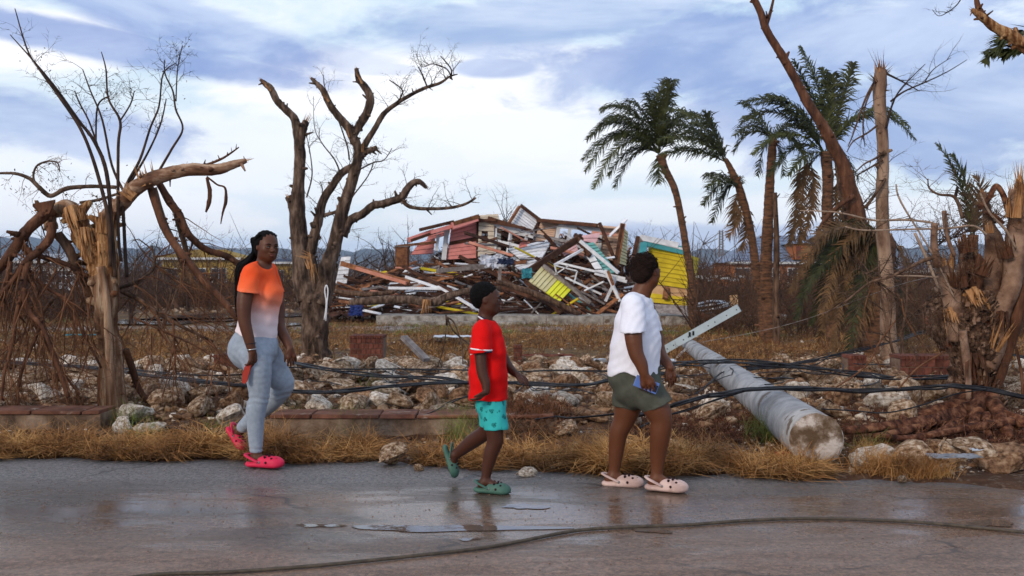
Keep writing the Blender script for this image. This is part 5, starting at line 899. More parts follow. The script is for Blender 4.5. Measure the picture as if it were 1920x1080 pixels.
for s, x, y in cand:
    if cnt >= 282: break
    if pole_d(x, y) < .27+s and y > 7: continue
    if any((x-a)**2+(y-b)**2 < (rr+s)**2 for a, b, rr in TREES_XY): continue
    if any((x-a)**2+(y-b)**2 < (.76*(rr+s))**2 for a, b, rr in placed): continue
    if rg.random() < .2 and mnoise.noise(Vector((x*.8, y*.8, 3))) < -.05: continue
    placed.append((x, y, s)); k = rg.choices((0, 1, 2), (.5, .25, .25))[0]; cnt += 1
    px = 960+x*F/y; zone = 'under the split tree' if px < 330 else 'beside the forked tree' if px < 700 else 'behind the child' if px < 940 else 'ahead of the child' if px < 1180 else 'beside the pole' if px < 1520 else 'between pole and stump' if px < 1780 else 'beyond the stump'
    row = 'near the kerb' if y < 10 else 'in mid strip' if y < 12 else 'at the far rim'; cc = ('tan', 'white', 'muddy brown')[k]; sz = 'large' if s > .14 else 'middling' if s > .10 else 'small'
    rock(x, y, s, k, f'{sz} {cc} rock {zone}, {row}', f'{sz} {cc} rocks {zone}, {row}')
gpx(1690, 862, .12, 0, 'low tan stone left of the brown rock under the red roots'); gpx(1760, 838, .13, 2, 'dark rock half under the red roots'); gpx(1560, 820, .10, 0, 'tan stone hard against the pole butt'); gpx(1450, 868, .05, 0, 'pebble beside the red lid')
# gravel and chips between them, as one mass
def chips(n, seed, m, ymin, ymax, smin, smax, name, label, px0=-350, px1=2270, zoff=0, nz=None):
    rs = np.random.default_rng(seed); base = np.array([(1, 0, -.3), (-.5, .87, -.3), (-.5, -.87, -.3), (.3, .5, .7), (.2, -.6, .6), (-.7, .1, .5)]); fc = np.array([(0, 3, 4), (0, 1, 3), (1, 5, 3), (1, 2, 5), (2, 4, 5), (2, 0, 4), (3, 5, 4), (0, 2, 1)])
    y = rs.uniform(ymin, ymax, n); px = rs.uniform(px0, px1, n); x = (px-960)*y/F; keep = (y > edge_y(x)+.06)
    if nz is not None: keep &= np.array([mnoise.noise(Vector((a*1.3, b*1.3, seed))) > nz for a, b in zip(x, y)])
    x, y = x[keep], y[keep]; n = len(x); s = rs.uniform(smin, smax, n)*rs.uniform(.4, 1, n); a = rs.uniform(0, 6.28, n); j = rs.uniform(.6, 1.3, (n, 6, 3)); p = base[None]*j
    c, sn = np.cos(a)[:, None], np.sin(a)[:, None]; X = p[..., 0]*c-p[..., 1]*sn; Yv = p[..., 0]*sn+p[..., 1]*c; z = hgt(x, y)+zoff
    v = np.stack([x[:, None]+X*s[:, None], y[:, None]+Yv*s[:, None], z[:, None]+(p[..., 2]*.7+.15)*s[:, None]], -1).reshape(-1, 3); f = (fc[None]+np.arange(n)[:, None, None]*6).reshape(-1, 3)
    obj(name, (v, f), m, kind='stuff', label=label, cat='gravel')
chips(7000, 1, m_rock, 8.5, 14.5, .02, .065, 'rubble', 'small limestone chips between the rocks', nz=-.2); chips(2600, 2, m_rock_w, 8.4, 15, .015, .05, 'rubble', 'white limestone chips between the rocks', nz=-.1); chips(6000, 3, m_rock_b, 7.2, 15, .012, .045, 'rubble', 'brown gravel along the verge'); chips(1800, 4, m_rock_w, 7.0, 8.8, .006, .02, 'gravel', 'pale grit scattered at the road edge', px0=1300)
chips(1500, 25, m_rock, 6.9, 8.2, .012, .05, 'rubble', 'small stones showing through the verge grass', nz=-.1); chips(900, 5, m_rock_w, 15, 27, .02, .06, 'rubble', 'pale scattered stones in the dry field'); chips(700, 6, m_rock, 36, 60, .05, .25, 'rubble', 'broken stones near the white car', px0=-60, px1=700)
def small_rocks(n, seed, m, label):
    rs = random.Random(seed); V = []; Fc = []; src = [np.array([v.co[:] for v in q.vertices]) for q in variants[0][:5]]; fs = [np.array([p.vertices[:] for p in q.polygons]) for q in variants[0][:5]]; o_ = 0
    for _ in range(n):
        y = 8.7+rs.random()*6; x = (rs.uniform(-300, 2220)-960)*y/F; s = .03+.06*rs.random()**1.4
        if pole_d(x, y) < .2+s: continue
        k = rs.randrange(5); a = rs.uniform(0, 6.28); c, sn = math.cos(a), math.sin(a); p = src[k]*np.array([s*rs.uniform(.8, 1.3), s, s*rs.uniform(.6, .9)]); V.append(np.stack([x+p[:, 0]*c-p[:, 1]*sn, y+p[:, 0]*sn+p[:, 1]*c, float(hgt(x, y))+s*.3+p[:, 2]], -1)); Fc.append(fs[k]+o_); o_ += len(p)
    obj('rubble', (np.concatenate(V), np.concatenate(Fc)), m, kind='stuff', label=label, cat='rubble')
small_rocks(1000, 1, m_rock, 'fist-sized tan stones filling the gaps between the rocks'); small_rocks(520, 2, m_rock_w, 'fist-sized white stones filling the gaps between the rocks'); small_rocks(800, 3, m_rock_b, 'fist-sized muddy stones filling the gaps between the rocks')
# grit on the asphalt
def grit():
    rs = np.random.default_rng(8); n = 5200; y = rs.uniform(4.6, 7.2, n)**1.0; x = (rs.uniform(-60, 1980, n)-960)*y/F; k = y < edge_y(x)-.02; k &= rs.random(n) < np.clip((y-4.9)/2.2, .12, 1); x, y = x[k], y[k]; n = len(x); s = rs.uniform(.0018, .006, n)
    b = np.array([(1, 0, 0), (-.5, .87, 0), (-.5, -.87, 0), (0, 0, .8)]); v = np.stack([x[:, None]+b[None, :, 0]*s[:, None], y[:, None]+b[None, :, 1]*s[:, None], .001+b[None, :, 2]*s[:, None]], -1).reshape(-1, 3); f = (np.array([(0, 1, 3), (1, 2, 3), (2, 0, 3)])[None]+np.arange(n)[:, None, None]*4).reshape(-1, 3)
    obj('gravel', (v, f), m_rock_b, kind='stuff', label='loose grit on the wet asphalt', cat='gravel')
grit()
# ------------------------------------------------------------------ grass
m_hay = M('hay_gold', (.060, .024, .008), (.30, .140, .045), 3.2, .8, 0, rnd=.1, c3=(.60, .35, .13), lo=.3, hi=.7); m_hay_d = M('hay_brown', (.05, .022, .009), (.17, .082, .030), 3, .85, 0, c3=(.28, .16, .06), lo=.3, hi=.7); m_green = M('grass_green', (.07, .10, .02), (.19, .22, .05), 3, .7, 0)
def blades(name, label, n, seed, fx, m, L0, L1, w_, lay, wind=(.6, 0), zf=None, curl=.4):
    rs = np.random.default_rng(seed); x, y = fx(rs, n); n = len(x); z = hgt(x, y)+(0 if zf is None else zf(rs, x, y)); L_ = rs.uniform(L0, L1, n); a = rs.uniform(0, 2*PI, n); t = rs.uniform(lay[0], lay[1], n)
    dx = np.cos(a)*np.sin(t)+wind[0]*np.sin(t); dy = np.sin(a)*np.sin(t)*.7+wind[1]; dz = np.cos(t); nn = np.sqrt(dx**2+dy**2+dz**2); d = np.stack([dx, dy, dz], -1)/nn[:, None]; p0 = np.stack([x, y, z], -1)
    p1 = p0+d*L_[:, None]*.5; d2 = d+np.stack([rs.normal(0, curl, n), rs.normal(0, curl*.6, n), rs.normal(-.35, curl*.7, n)], -1); d2 /= np.linalg.norm(d2, axis=1)[:, None]; p2 = p1+d2*L_[:, None]*.5
    gz = hgt(p2[:, 0], p2[:, 1])+.006; p2[:, 2] = np.maximum(p2[:, 2], gz+rs.uniform(0, .03, n)); s = np.stack([-d[:, 1], d[:, 0], rs.normal(0, .5, n)], -1); s /= np.linalg.norm(s, axis=1)[:, None]; s *= w_/2
    v = np.stack([p0-s, p0+s, p1+s*.8, p1-s*.8, p2+s*.15, p2-s*.15], 1).reshape(-1, 3); f = (np.array([(0, 1, 2, 3), (3, 2, 4, 5)])[None]+np.arange(n)[:, None, None]*6).reshape(-1, 4); obj(name, (v, f), m, kind='stuff', label=label, cat='grass')
def verge(rs, n, px0=-350, px1=1530, k=1.0):
    px = rs.uniform(px0, px1, n); cl = (150*rs.random(n)**1.5).astype(int); cx = np.random.default_rng(77).uniform(px0, px1, 150); cd = np.random.default_rng(78).uniform(.05, .9, 150); hit = rs.random(n) < .86; px = np.where(hit, cx[cl]+rs.normal(0, 17, n), px); dep = np.where(hit, np.clip(cd[cl]+rs.normal(0, .16, n), 0, 1.1), rs.beta(1.6, 1.4, n)); yb = 7.6; x = (px-960)*7.6/F; y = edge_y(x)-.05+dep*.54*k; x = (px-960)*y/F
    thin = np.array([mnoise.noise(Vector((a*2.1, b*5, 2))) for a, b in zip(x, y)]) < -.12; gap = (thin & (rs.random(n) < .75)) | ((px > 700) & (px < 785)) | ((px > 1525) & (px < 1600)); kp = ~gap | (rs.random(n) < .12); return x[kp], y[kp]
def mat_h(rs, x, y): return rs.uniform(0, .12, len(x))*(.5+.5*np.sin(x*7+np.sin(x*3)*2))*(.5+.5*np.sin(x*2.3))+rs.uniform(0, .04, len(x))
blades('dry_grass', 'matted straw-coloured grass lying along the road edge', 27000, 1, verge, m_hay, .16, .38, .0052, (1.1, 1.55), (.5, -.15), mat_h, .45); blades('dry_grass', 'brown dead grass under the straw at the road edge', 14000, 2, verge, m_hay_d, .10, .26, .005, (1.0, 1.55), (.3, -.1), None, .5)
blades('dry_grass', 'upright straw tufts poking out of the matted verge', 3600, 3, lambda rs, n: verge(rs, n, k=.9), m_hay, .12, .30, .004, (.15, .9), (.5, 0))
def tuft(pxs, sp=14, yy=None):
    def f(rs, n): c = rs.integers(0, len(pxs), n); px = np.array([p[0] for p in pxs])[c]+rs.normal(0, sp, n); y = np.array([YG(p[1]) for p in pxs])[c]+rs.normal(0, .07, n); return (px-960)*y/F, y
    return f
blades('green_grass', 'green grass blades growing through the straw', 900, 4, tuft([(265, 835), (640, 815), (860, 820), (1625, 862), (410, 835), (545, 815), (1440, 835), (690, 760), (235, 815)]), m_green, .12, .32, .004, (.1, .9), (.2, 0)); blades('dry_grass', 'bristly straw tuft right of the pole butt', 1800, 5, tuft([(1640, 885), (1620, 870), (1680, 890), (1740, 893)], 22), m_hay, .10, .26, .004, (.2, 1.3), (.3, 0))
blades('green_grass', 'pale green blades in the verge by the child', 500, 41, tuft([(860, 835), (650, 825), (1430, 830)], 18), m_green, .15, .34, .0035, (.1, .8), (.3, 0))
def field(px0, px1, y0, y1, nz=None, sc_=.5):
    def f(rs, n):
        y = rs.uniform(y0, y1, n); px = rs.uniform(px0, px1, n); x = (px-960)*y/F
        kf = ~((px > 215) & (px < 570) & (y > 26)); x, y = x[kf], y[kf]
        if nz is not None: k = np.array([mnoise.noise(Vector((a*sc_, b*sc_*1.6, 5))) > nz for a, b in zip(x, y)]); x, y = x[k], y[k]
        return x, y
    return f
blades('dry_grass', 'short brown grass and litter among the rocks', 9000, 6, field(-350, 2270, 8.3, 14), m_hay_d, .05, .16, .005, (.4, 1.5)); blades('dry_grass', 'flattened straw grass of the open field', 42000, 7, field(-350, 2270, 14, 27, -.12), m_hay, .10, .26, .012, (.7, 1.5)); blades('dry_grass', 'dead brown grass of the open field', 37000, 8, field(-350, 2270, 13.5, 30, -.3), m_hay_d, .10, .26, .013, (.4, 1.4)); blades('green_grass', 'green grass strip before the concrete slab', 13000, 9, field(560, 2270, 23, 27.8, .0, .35), m_green, .06, .16, .014, (.2, 1.2)); blades('green_grass', 'green patches of grass in the field on the flooded side', 5000, 10, field(-350, 560, 24, 40, .12, .3), m_green, .08, .2, .02, (.2, 1.2))
blades('dead_leaves', 'dark twigs and leaf litter around the kerb and roots', 12000, 12, field(-350, 2270, 8.3, 11.5), m_twig_red, .04, .14, .004, (.9, 1.6)); blades('dead_leaves', 'reddish heap of dead leaves below the roots', 6000, 13, field(1560, 1980, 8.0, 9.4), m_root, .04, .12, .008, (.6, 1.6)); blades('dead_leaves', 'dark leaf litter between the person in white and the pole', 7000, 14, field(1180, 1480, 8.1, 9.3), m_root, .05, .14, .006, (.7, 1.6))
blades('dead_leaves', 'rusty dead leaves heaped behind the child', 5000, 15, lambda rs, n: ((lambda c: ((c[0]-960)*c[1]/F, c[1]))((1000+rs.normal(0, 28, n), 8.6+rs.normal(0, .18, n)))), m_twig_red, .05, .13, .009, (.1, 1.5), (0, 0), lambda rs, x, y: rs.uniform(0, .16, len(x)))
# ------------------------------------------------------------------ kerb wall: concrete face with brick coping
m_kerb = M('kerb_concrete', (.060, .038, .026), (.16, .105, .072), 4, .9, .8, 25, c3=(.26, .19, .14), bdist=.02); m_cop = M('coping_brick', (.085, .032, .020), (.20, .085, .052), 6, .9, .6, 40, rnd=.3, spots=((.28, .20, .15), 4, .60), bdist=.01)
def kerb(px0, px1, label, Yc=8.35, top=.235, n=12):
    x0, x1 = (px0-960)*Yc/F, (px1-960)*Yc/F; r = thing('kerb_wall', label, 'wall', ((x0+x1)/2, Yc, 0)); w2 = (x1-x0)/2; mb = MB(); rnd = random.Random(int(px0)); k = 30
    for i in range(k):
        xa, xb = -w2+2*w2*i/k, -w2+2*w2*(i+1)/k; mb.box(xa, xb, -.0, .34, -.15, top-.032)
    me = mesh_of('kerb_core', mb); bm = bmesh.new(); bm.from_mesh(me); bmesh.ops.remove_doubles(bm, verts=bm.verts, dist=.001); bmesh.ops.subdivide_edges(bm, edges=bm.edges, cuts=2, use_grid_fill=True)
    for v in bm.verts: v.co += Vector((0, 1, .4))*.020*mnoise.noise(v.co*6)
    bm.to_mesh(me); bm.free(); obj('core', me, m_kerb, r)
    x = -w2
    while x < w2-.05:
        l = min(rnd.uniform(.30, .62), w2-x); mb = MB(); j = [rnd.uniform(-.012, .012) for _ in range(8)]; mb.hexa([(x+.006, -.022+j[0], top-.030), (x+l-.006, -.022+j[1], top-.030), (x+l-.006, .36, top-.030), (x+.006, .36, top-.030), (x+.008, -.015+j[4], top+j[5]*.5), (x+l-.008, -.015+j[6], top+j[7]*.5), (x+l-.008, .355, top), (x+.008, .355, top)])
        o = obj('coping_brick', mb, m_cop, r); b = o.modifiers.new('worn', 'BEVEL'); b.width = .008; b.segments = 2; x += l
kerb(-70, 188, 'low kerb wall topped with worn brick, ending at the split tree', 8.55, .225); kerb(505, 1045, 'broken low kerb wall with red coping running behind the child', 8.30, .225)
for a in ((1060, 818, .14, 0, 'mud heap stone at the broken end of the kerb wall'), (520, 815, .13, 2, 'brown stone leaning on the kerb wall end')): gpx(*a)
# ------------------------------------------------------------------ brick remains in the field
def brickbox(px0, px1, pyt, pyb, Y, label, dep=.6, rows=6, cols_=7, m=None, roofm=None):
    x0, x1 = (px0-960)*Y/F, (px1-960)*Y/F; hh = (H-(pyt-HZ)*Y/F); z0 = 0.0; r = thing('brick_block', label, 'brickwork', ((x0+x1)/2, Y, z0)); w2 = (x1-x0)/2; mb = MB(); mb.box(-w2+.012, w2-.012, .012, dep, -.1, hh-.01); obj('core', mb, m_mortar, r); bh = hh/rows
    sh = None
    for j in range(rows):
        bw = 2*w2/cols_; off = -bw/2 if j % 2 else 0
        for i in range(cols_+1):
            a, b = max(-w2, -w2+i*bw+off), min(w2, -w2+(i+1)*bw+off)
            if b-a < .03: continue
            mb = MB(); mb.box(a+.005, b-.005, 0, .05, j*bh+.004, (j+1)*bh-.006); obj('brick', mb, m or m_brick, r)
    for i in range(cols_*2):
        a = -w2+i*w2/cols_; mb = MB(); mb.box(a+.004, a+w2/cols_-.004, -.012, dep*.98, hh-.004, hh+.035); obj('brick', mb, m or m_brick, r)
brickbox(655, 718, 634, 682, 14.6, 'square red brick pier with soldier course top behind the rocks', .5); brickbox(400, 470, 670, 695, 13.6, 'low red brick remnant behind the wallet hand', .4, 3, 6); brickbox(1690, 1790, 673, 715, 11.9, 'broken red brick wall stub behind the stump cables', .4, 4, 7); brickbox(1592, 1625, 672, 700, 12.2, 'small brick pillar remnant right of the pole', .3, 4, 3); brickbox(962, 980, 652, 680, 14.6, 'thin brick post behind the child', .2, 5, 2)
mb = MB(); a, b = G(757, 632, .1), G(800, 678, .12); c = (a+b)/2; a2 = P(757, 632, 13.4); b2 = P(800, 675, 13.0); c = (a2+b2)/2; mb.beam(a2-c, b2-c, .10, .05); obj('plank', mb, m_timber_g, label='grey plank propped in the field left of the child', cat='plank', loc=c)
mb = MB(); a2, b2 = G(1243, 874, .03), G(1300, 850, .07); c = (a2+b2)/2; mb.beam(a2-c, b2-c, .018, .012); obj('stick', mb, m_splinter, label='pale split stick lying in the straw behind the cream clog', cat='stick', loc=c)
# red cup remnant
mb = MB(); c = G(1468, 857, .02); mb.tube([Vector((0, 0, -.02)), Vector((.0, 0, .035))], [.045, .058], 16); obj('red_lid', mb, M('red_plastic', (.5, .02, .015), rough=.4, bump=0), label='red plastic lid half buried in straw beside the pole butt', cat='lid', loc=c)
# forked stick standing in the rubble
r = thing('forked_stick', 'thin forked stick standing in the rubble left of the child', 'stick', G(868, 700)); tw = MB()
for p in ([(868, 700, 1.2), (866, 650, 1.3), (852, 606, 1.6), (838, 595, 2)], [(838, 595, 2), (850, 620, 1.6), (880, 645, 1.4), (905, 665, 1.2)], [(838, 610, 2.4), (836, 590, 1.5)], [(815, 700, 1), (830, 660, 1), (838, 610, 1.4)]): limb(r, p, 13.0, m_bark_grey, 'stem', 6, 5, .1, 3)
# ------------------------------------------------------------------ the fallen pole, its crossarm
m_pole = M('pole_concrete', (.19, .19, .20), (.275, .278, .29), 5, .88, .6, 60, c3=(.36, .36, .37), spots=((.12, .095, .078), 3.2, .60), bdist=.004); m_pole_end = M('pole_end', (.10, .062, .036), (.21, .155, .115), 6, .9, 1, 40, c3=(.48, .42, .38), bdist=.012, lo=.44, hi=.60, spots=((.03, .02, .015), 14, .64))
def pole():
    a = Vector((2.187, 7.15, .205)); b = P(1288, 646, 17.2); b.z = .22; r = thing('utility_pole', 'fallen round concrete power pole lying across the rubble, butt end towards the road', 'pole', a); n = 22; d = (b-a)
    mb = MB(); pts = [d*(i/n) for i in range(n+1)]; rr = [.192-(.192-.105)*(i/n) for i in range(n+1)]; mb.tube(pts, rr, 40, 0); o = obj('shaft', mb, m_pole, r, smooth=False)
    o.data.polygons.foreach_set('use_smooth', [len(p.vertices) == 4 for p in o.data.polygons])
    u = Vector((0, 0, 1)); dn = d.normalized(); s_ = dn.cross(u).normalized(); u = s_.cross(dn); mb = MB(); K = 40; rg3 = random.Random(3); rings = [(0, -.018), (.35, -.016), (.65, -.020), (.9, -.012), (1.0, .004)]; idx = []
    mb.v.append(tuple(dn*-.02))
    for (k, e) in rings[1:]:
        for i in range(K): t = 2*PI*i/K; q = (s_*math.cos(t)+u*math.sin(t))*.1935*k*(1+(.012*rg3.uniform(-1, 1) if k < 1 else 0))+dn*(e+.006*rg3.uniform(-1, 1)); mb.v.append(tuple(q))
    mb.f = [(0, 1+(i+1) % K, 1+i) for i in range(K)]+[(1+j*K+i, 1+j*K+(i+1) % K, 1+(j+1)*K+(i+1) % K, 1+(j+1)*K+i) for j in range(3) for i in range(K)]; obj('butt_end', mb, m_pole_end, r, smooth=True)
    for t, w_ in ((.235, .02), (.60, .012), (.9, .02)):
        c = d*t; rr_ = .192-.087*t+.003; mb = MB(); mb.tube([c, c+dn*w_], [rr_, rr_], 32); obj('band', mb, m_tin if t > .5 else m_pole, r)
    # crossarm: grey channel with bolt holes
    A_, B_ = P(1232, 664, 16.4), P(1386, 577, 16.0); c = (A_+B_)/2; r2 = thing('crossarm', 'grey steel crossarm sticking up at the far end of the fallen pole', 'crossarm', c); dd = (B_-A_).normalized(); mb = MB(); mb.beam(A_-c, B_-c, .10, .13, (0, 0, 1)); m_arm = M('painted_steel', (.30, .37, .41), (.40, .47, .51), 4, .5, .1, 20); o = obj('channel', mb, m_arm, r2); 
    mb = MB(); up = Vector((-dd.z, 0, dd.x)); 
    for t in (.12, .20, .32, .38, .40, .62, .70, .84, .96): q = (A_-c).lerp(B_-c, t)+Vector((0, -.052, 0)); mb.tube([q, q+Vector((0, -.004, 0))], [.011, .011], 8)
    obj('bolt_hole', mb, m_black, r2, kind='stuff'); mb = MB(); q0, q1 = P(1268, 672, 16.3), P(1300, 640, 16.3); mb.beam(q0-c, q1-c, .05, .03); obj('brace', mb, m_tin, r2); q = (A_-c).lerp(B_-c, .42)+Vector((0, -.06, 0))
    for k in range(3): mb = MB(); mb.box(q.x+.06*k-.05, q.x+.06*k-.02, q.y-.01, q.y+.008, q.z-.02+.03*k*.55, q.z+.05+.03*k*.55); obj('stamp', mb, m_black, r2)
pole()
# ------------------------------------------------------------------ cables
def cable(pts, r, label, m=None, z=.30, group='black cables across the rubble', name='cable', ends=True, ofs=(0, 0)):
    q = []
    for p in pts:
        zz = p[2] if len(p) > 2 else z; c = G(p[0]+ofs[0], p[1]+ofs[1], zz); q.append(c)
    mb = MB(); mb.tube(q, [r]*len(q), 7, 0, 8); return obj(name, mb, m or m_black, smooth=True, label=label, cat='cable', group=group)
rg = random.Random(55)
def bundle(pts, n, r, label, z=.30, sp=3.0, group=None):
    for k in range(n):
        ph = rg.uniform(0, 6); pp = [(p[0], p[1]+sp*math.sin(i*1.7+ph)*.9+rg.uniform(-1, 1), (p[2] if len(p) > 2 else z)+rg.uniform(-.015, .015)) for i, p in enumerate(pts)]; cable(pp, r*rg.uniform(.6, 1.1), label, group=group or label)
LB = [(-60, 672), (60, 682), (190, 692), (268, 702), (350, 712), (463, 724), (540, 733), (614, 734), (680, 730), (734, 725), (814, 718), (882, 717), (940, 718), (992, 720), (1089, 721), (1147, 712), (1190, 708), (1250, 700)]
bundle(LB, 4, .011, 'black cable of the bundle crossing the rubble behind the walkers', .32, 2.5)
bundle([(540, 678), (614, 692), (670, 700), (734, 706), (820, 710), (882, 718)], 3, .010, 'black cable dipping from the forked tree to the child', .30)
bundle([(200, 690), (320, 700), (440, 700), (540, 690), (650, 694), (760, 690), (882, 692), (960, 699), (1050, 696), (1137, 694), (1200, 690)], 2, .008, 'thin black cable along the far rim of the rubble', .30)
bundle([(745, 786, .16), (782, 780, .2), (820, 768, .22), (847, 754, .25), (882, 744, .28), (920, 742, .3)], 2, .007, 'black cable rising from the kerb to the child', .2); bundle([(1002, 786, .2), (1040, 784, .2), (1073, 783, .2), (1153, 773, .22), (1200, 765, .25)], 2, .008, 'black cable low between the child and the person in white', .2); bundle([(170, 778, .1), (200, 783, .1), (259, 793, .1), (330, 803, .1), (417, 811, .1), (450, 812, .06)], 4, .010, 'black cable on the soil below the split trunk', .1)
bundle([(1180, 780, .25), (1230, 770, .3), (1267, 759, .35), (1320, 745, .4), (1359, 737, .42), (1414, 729, .44), (1498, 729, .42), (1560, 731, .38), (1620, 732, .35), (1700, 729, .35), (1760, 726, .38), (1800, 724, .42), (1866, 732, .40), (1930, 748, .35)], 4, .012, 'black cable looping over the pole and past the stump', .4, 3.0); bundle([(1200, 800, .2), (1240, 785, .25), (1290, 768, .3), (1340, 748, .4), (1400, 733, .44)], 2, .009, 'black cable joining the loop from below left of the pole', .3)
bundle([(1230, 690, .3), (1267, 684, .32), (1310, 680, .34), (1359, 676, .38), (1442, 682, .4), (1526, 692, .36), (1620, 703, .3), (1700, 708, .3), (1800, 706, .3)], 5, .010, 'black cable of the tangle over the middle of the pole', .35, 5.0); bundle([(1400, 690, .36), (1470, 687, .3), (1553, 670, .35), (1620, 653, .4), (1688, 635, .5), (1733, 624, .55), (1777, 632, .5), (1850, 652, .4), (1930, 672, .35)], 4, .010, 'black cable sweeping up from pole to stump', .35, 3.5)
bundle([(1250, 720, .2), (1300, 735, .2), (1360, 700, .3), (1420, 690, .35), (1520, 680, .3), (1560, 660, .4)], 3, .006, 'thin black wire curling around the pole', .3, 8); cable([(1540, 767, .3), (1600, 770, .28), (1659, 774, .28), (1720, 762, .3), (1792, 739, .38), (1850, 730, .42)], .006, 'thin black wire sagging between pole and stump', z=.3, group='single wires'); mb = MB(); mb.tube([P(*p) for p in ((1300, 644, 15), (1411, 624, 14.5), (1500, 602, 14), (1578, 574, 13), (1640, 550, 12), (1700, 530, 11), (1780, 512, 9.8))], [.0042]*7, 6, 0, 6); obj('cable', mb, m_timber_g, smooth=True, label='pale grey wire stretched from the pole up to the stump limbs', cat='cable')
for k in range(14):                                                   # loops of thin wire thrown over the tangle
    cx, cy = rg.uniform(1180, 1640), rg.uniform(672, 722); rx, ry = rg.uniform(25, 75), rg.uniform(5, 16); a0 = rg.uniform(0, 6); sw = rg.uniform(2.5, 5.5); pts = [(cx+rx*math.cos(a0+sw*t/8), cy+ry*math.sin(a0+sw*t/8), .34+.06*math.sin(t)) for t in range(9)]; cable(pts, rg.uniform(.004, .007), 'loose loop of thin wire in the tangle over the pole', group='loose wire loops over the pole')
for k in range(8):
    cx, cy = rg.uniform(560, 1150), rg.uniform(690, 735); pts = [(cx+rg.uniform(8, 30)*j, cy+rg.uniform(-9, 9), .3) for j in range(6)]; cable(pts, .005, 'loose thin wire lying over the rocks near the child', group='loose thin wires over the rocks')
m_roadcable = M('grey_cable', (.045, .036, .028), (.09, .07, .052), 30, .6, .2, 100)
cable([(150, 1100, .011), (285, 1078, .011), (420, 1073, .011), (600, 1060, .011), (760, 1044, .011), (900, 1028, .011), (980, 1014, .011), (1080, 995, .011), (1180, 988, .011), (1290, 984, .011), (1400, 976, .011), (1530, 972, .011), (1700, 978, .011), (1820, 988, .011), (1920, 998, .011), (2050, 1012, .011)], .0095, 'long grey-brown cable snaking across the wet road', m_roadcable, group='road cable')
# stick at the kerb and tall dry stems

# ------------------------------------------------------------------ labels of look-alikes: say which one it is, by its place in the row
ORD = 'first second third fourth fifth sixth seventh eighth ninth tenth eleventh twelfth thirteenth fourteenth fifteenth sixteenth seventeenth eighteenth nineteenth twentieth'.split(); ORD += [f'{t}-{u}' for t in ('twenty', 'thirty', 'forty', 'fifty') for u in ORD[:9]]
def number_rows():
    by = {}
    for o in col.objects:
        if o.parent is None and 'label' in o and o.get('kind') is None: by.setdefault(o['label'], []).append(o)
    for lb, L_ in by.items():
        if len(L_) < 2: continue
        def key(o):
            if o.type == 'MESH' and o.name.startswith('cable'): c = sum((v.co.z/max(v.co.y, 1) for v in o.data.vertices), 0)/len(o.data.vertices); return -c
            return (o.location.x)/max(o.location.y, 1)
        L_.sort(key=key); strand = L_[0].name.startswith('cable')
        for i, o in enumerate(L_):
            n = ORD[min(i, len(ORD)-1)]; o['label'] = f'{lb}, {n} from the {"top" if strand else "left"}' if i < len(L_)-1 else f'{lb}, {"lowest" if strand else "rightmost"} of them'
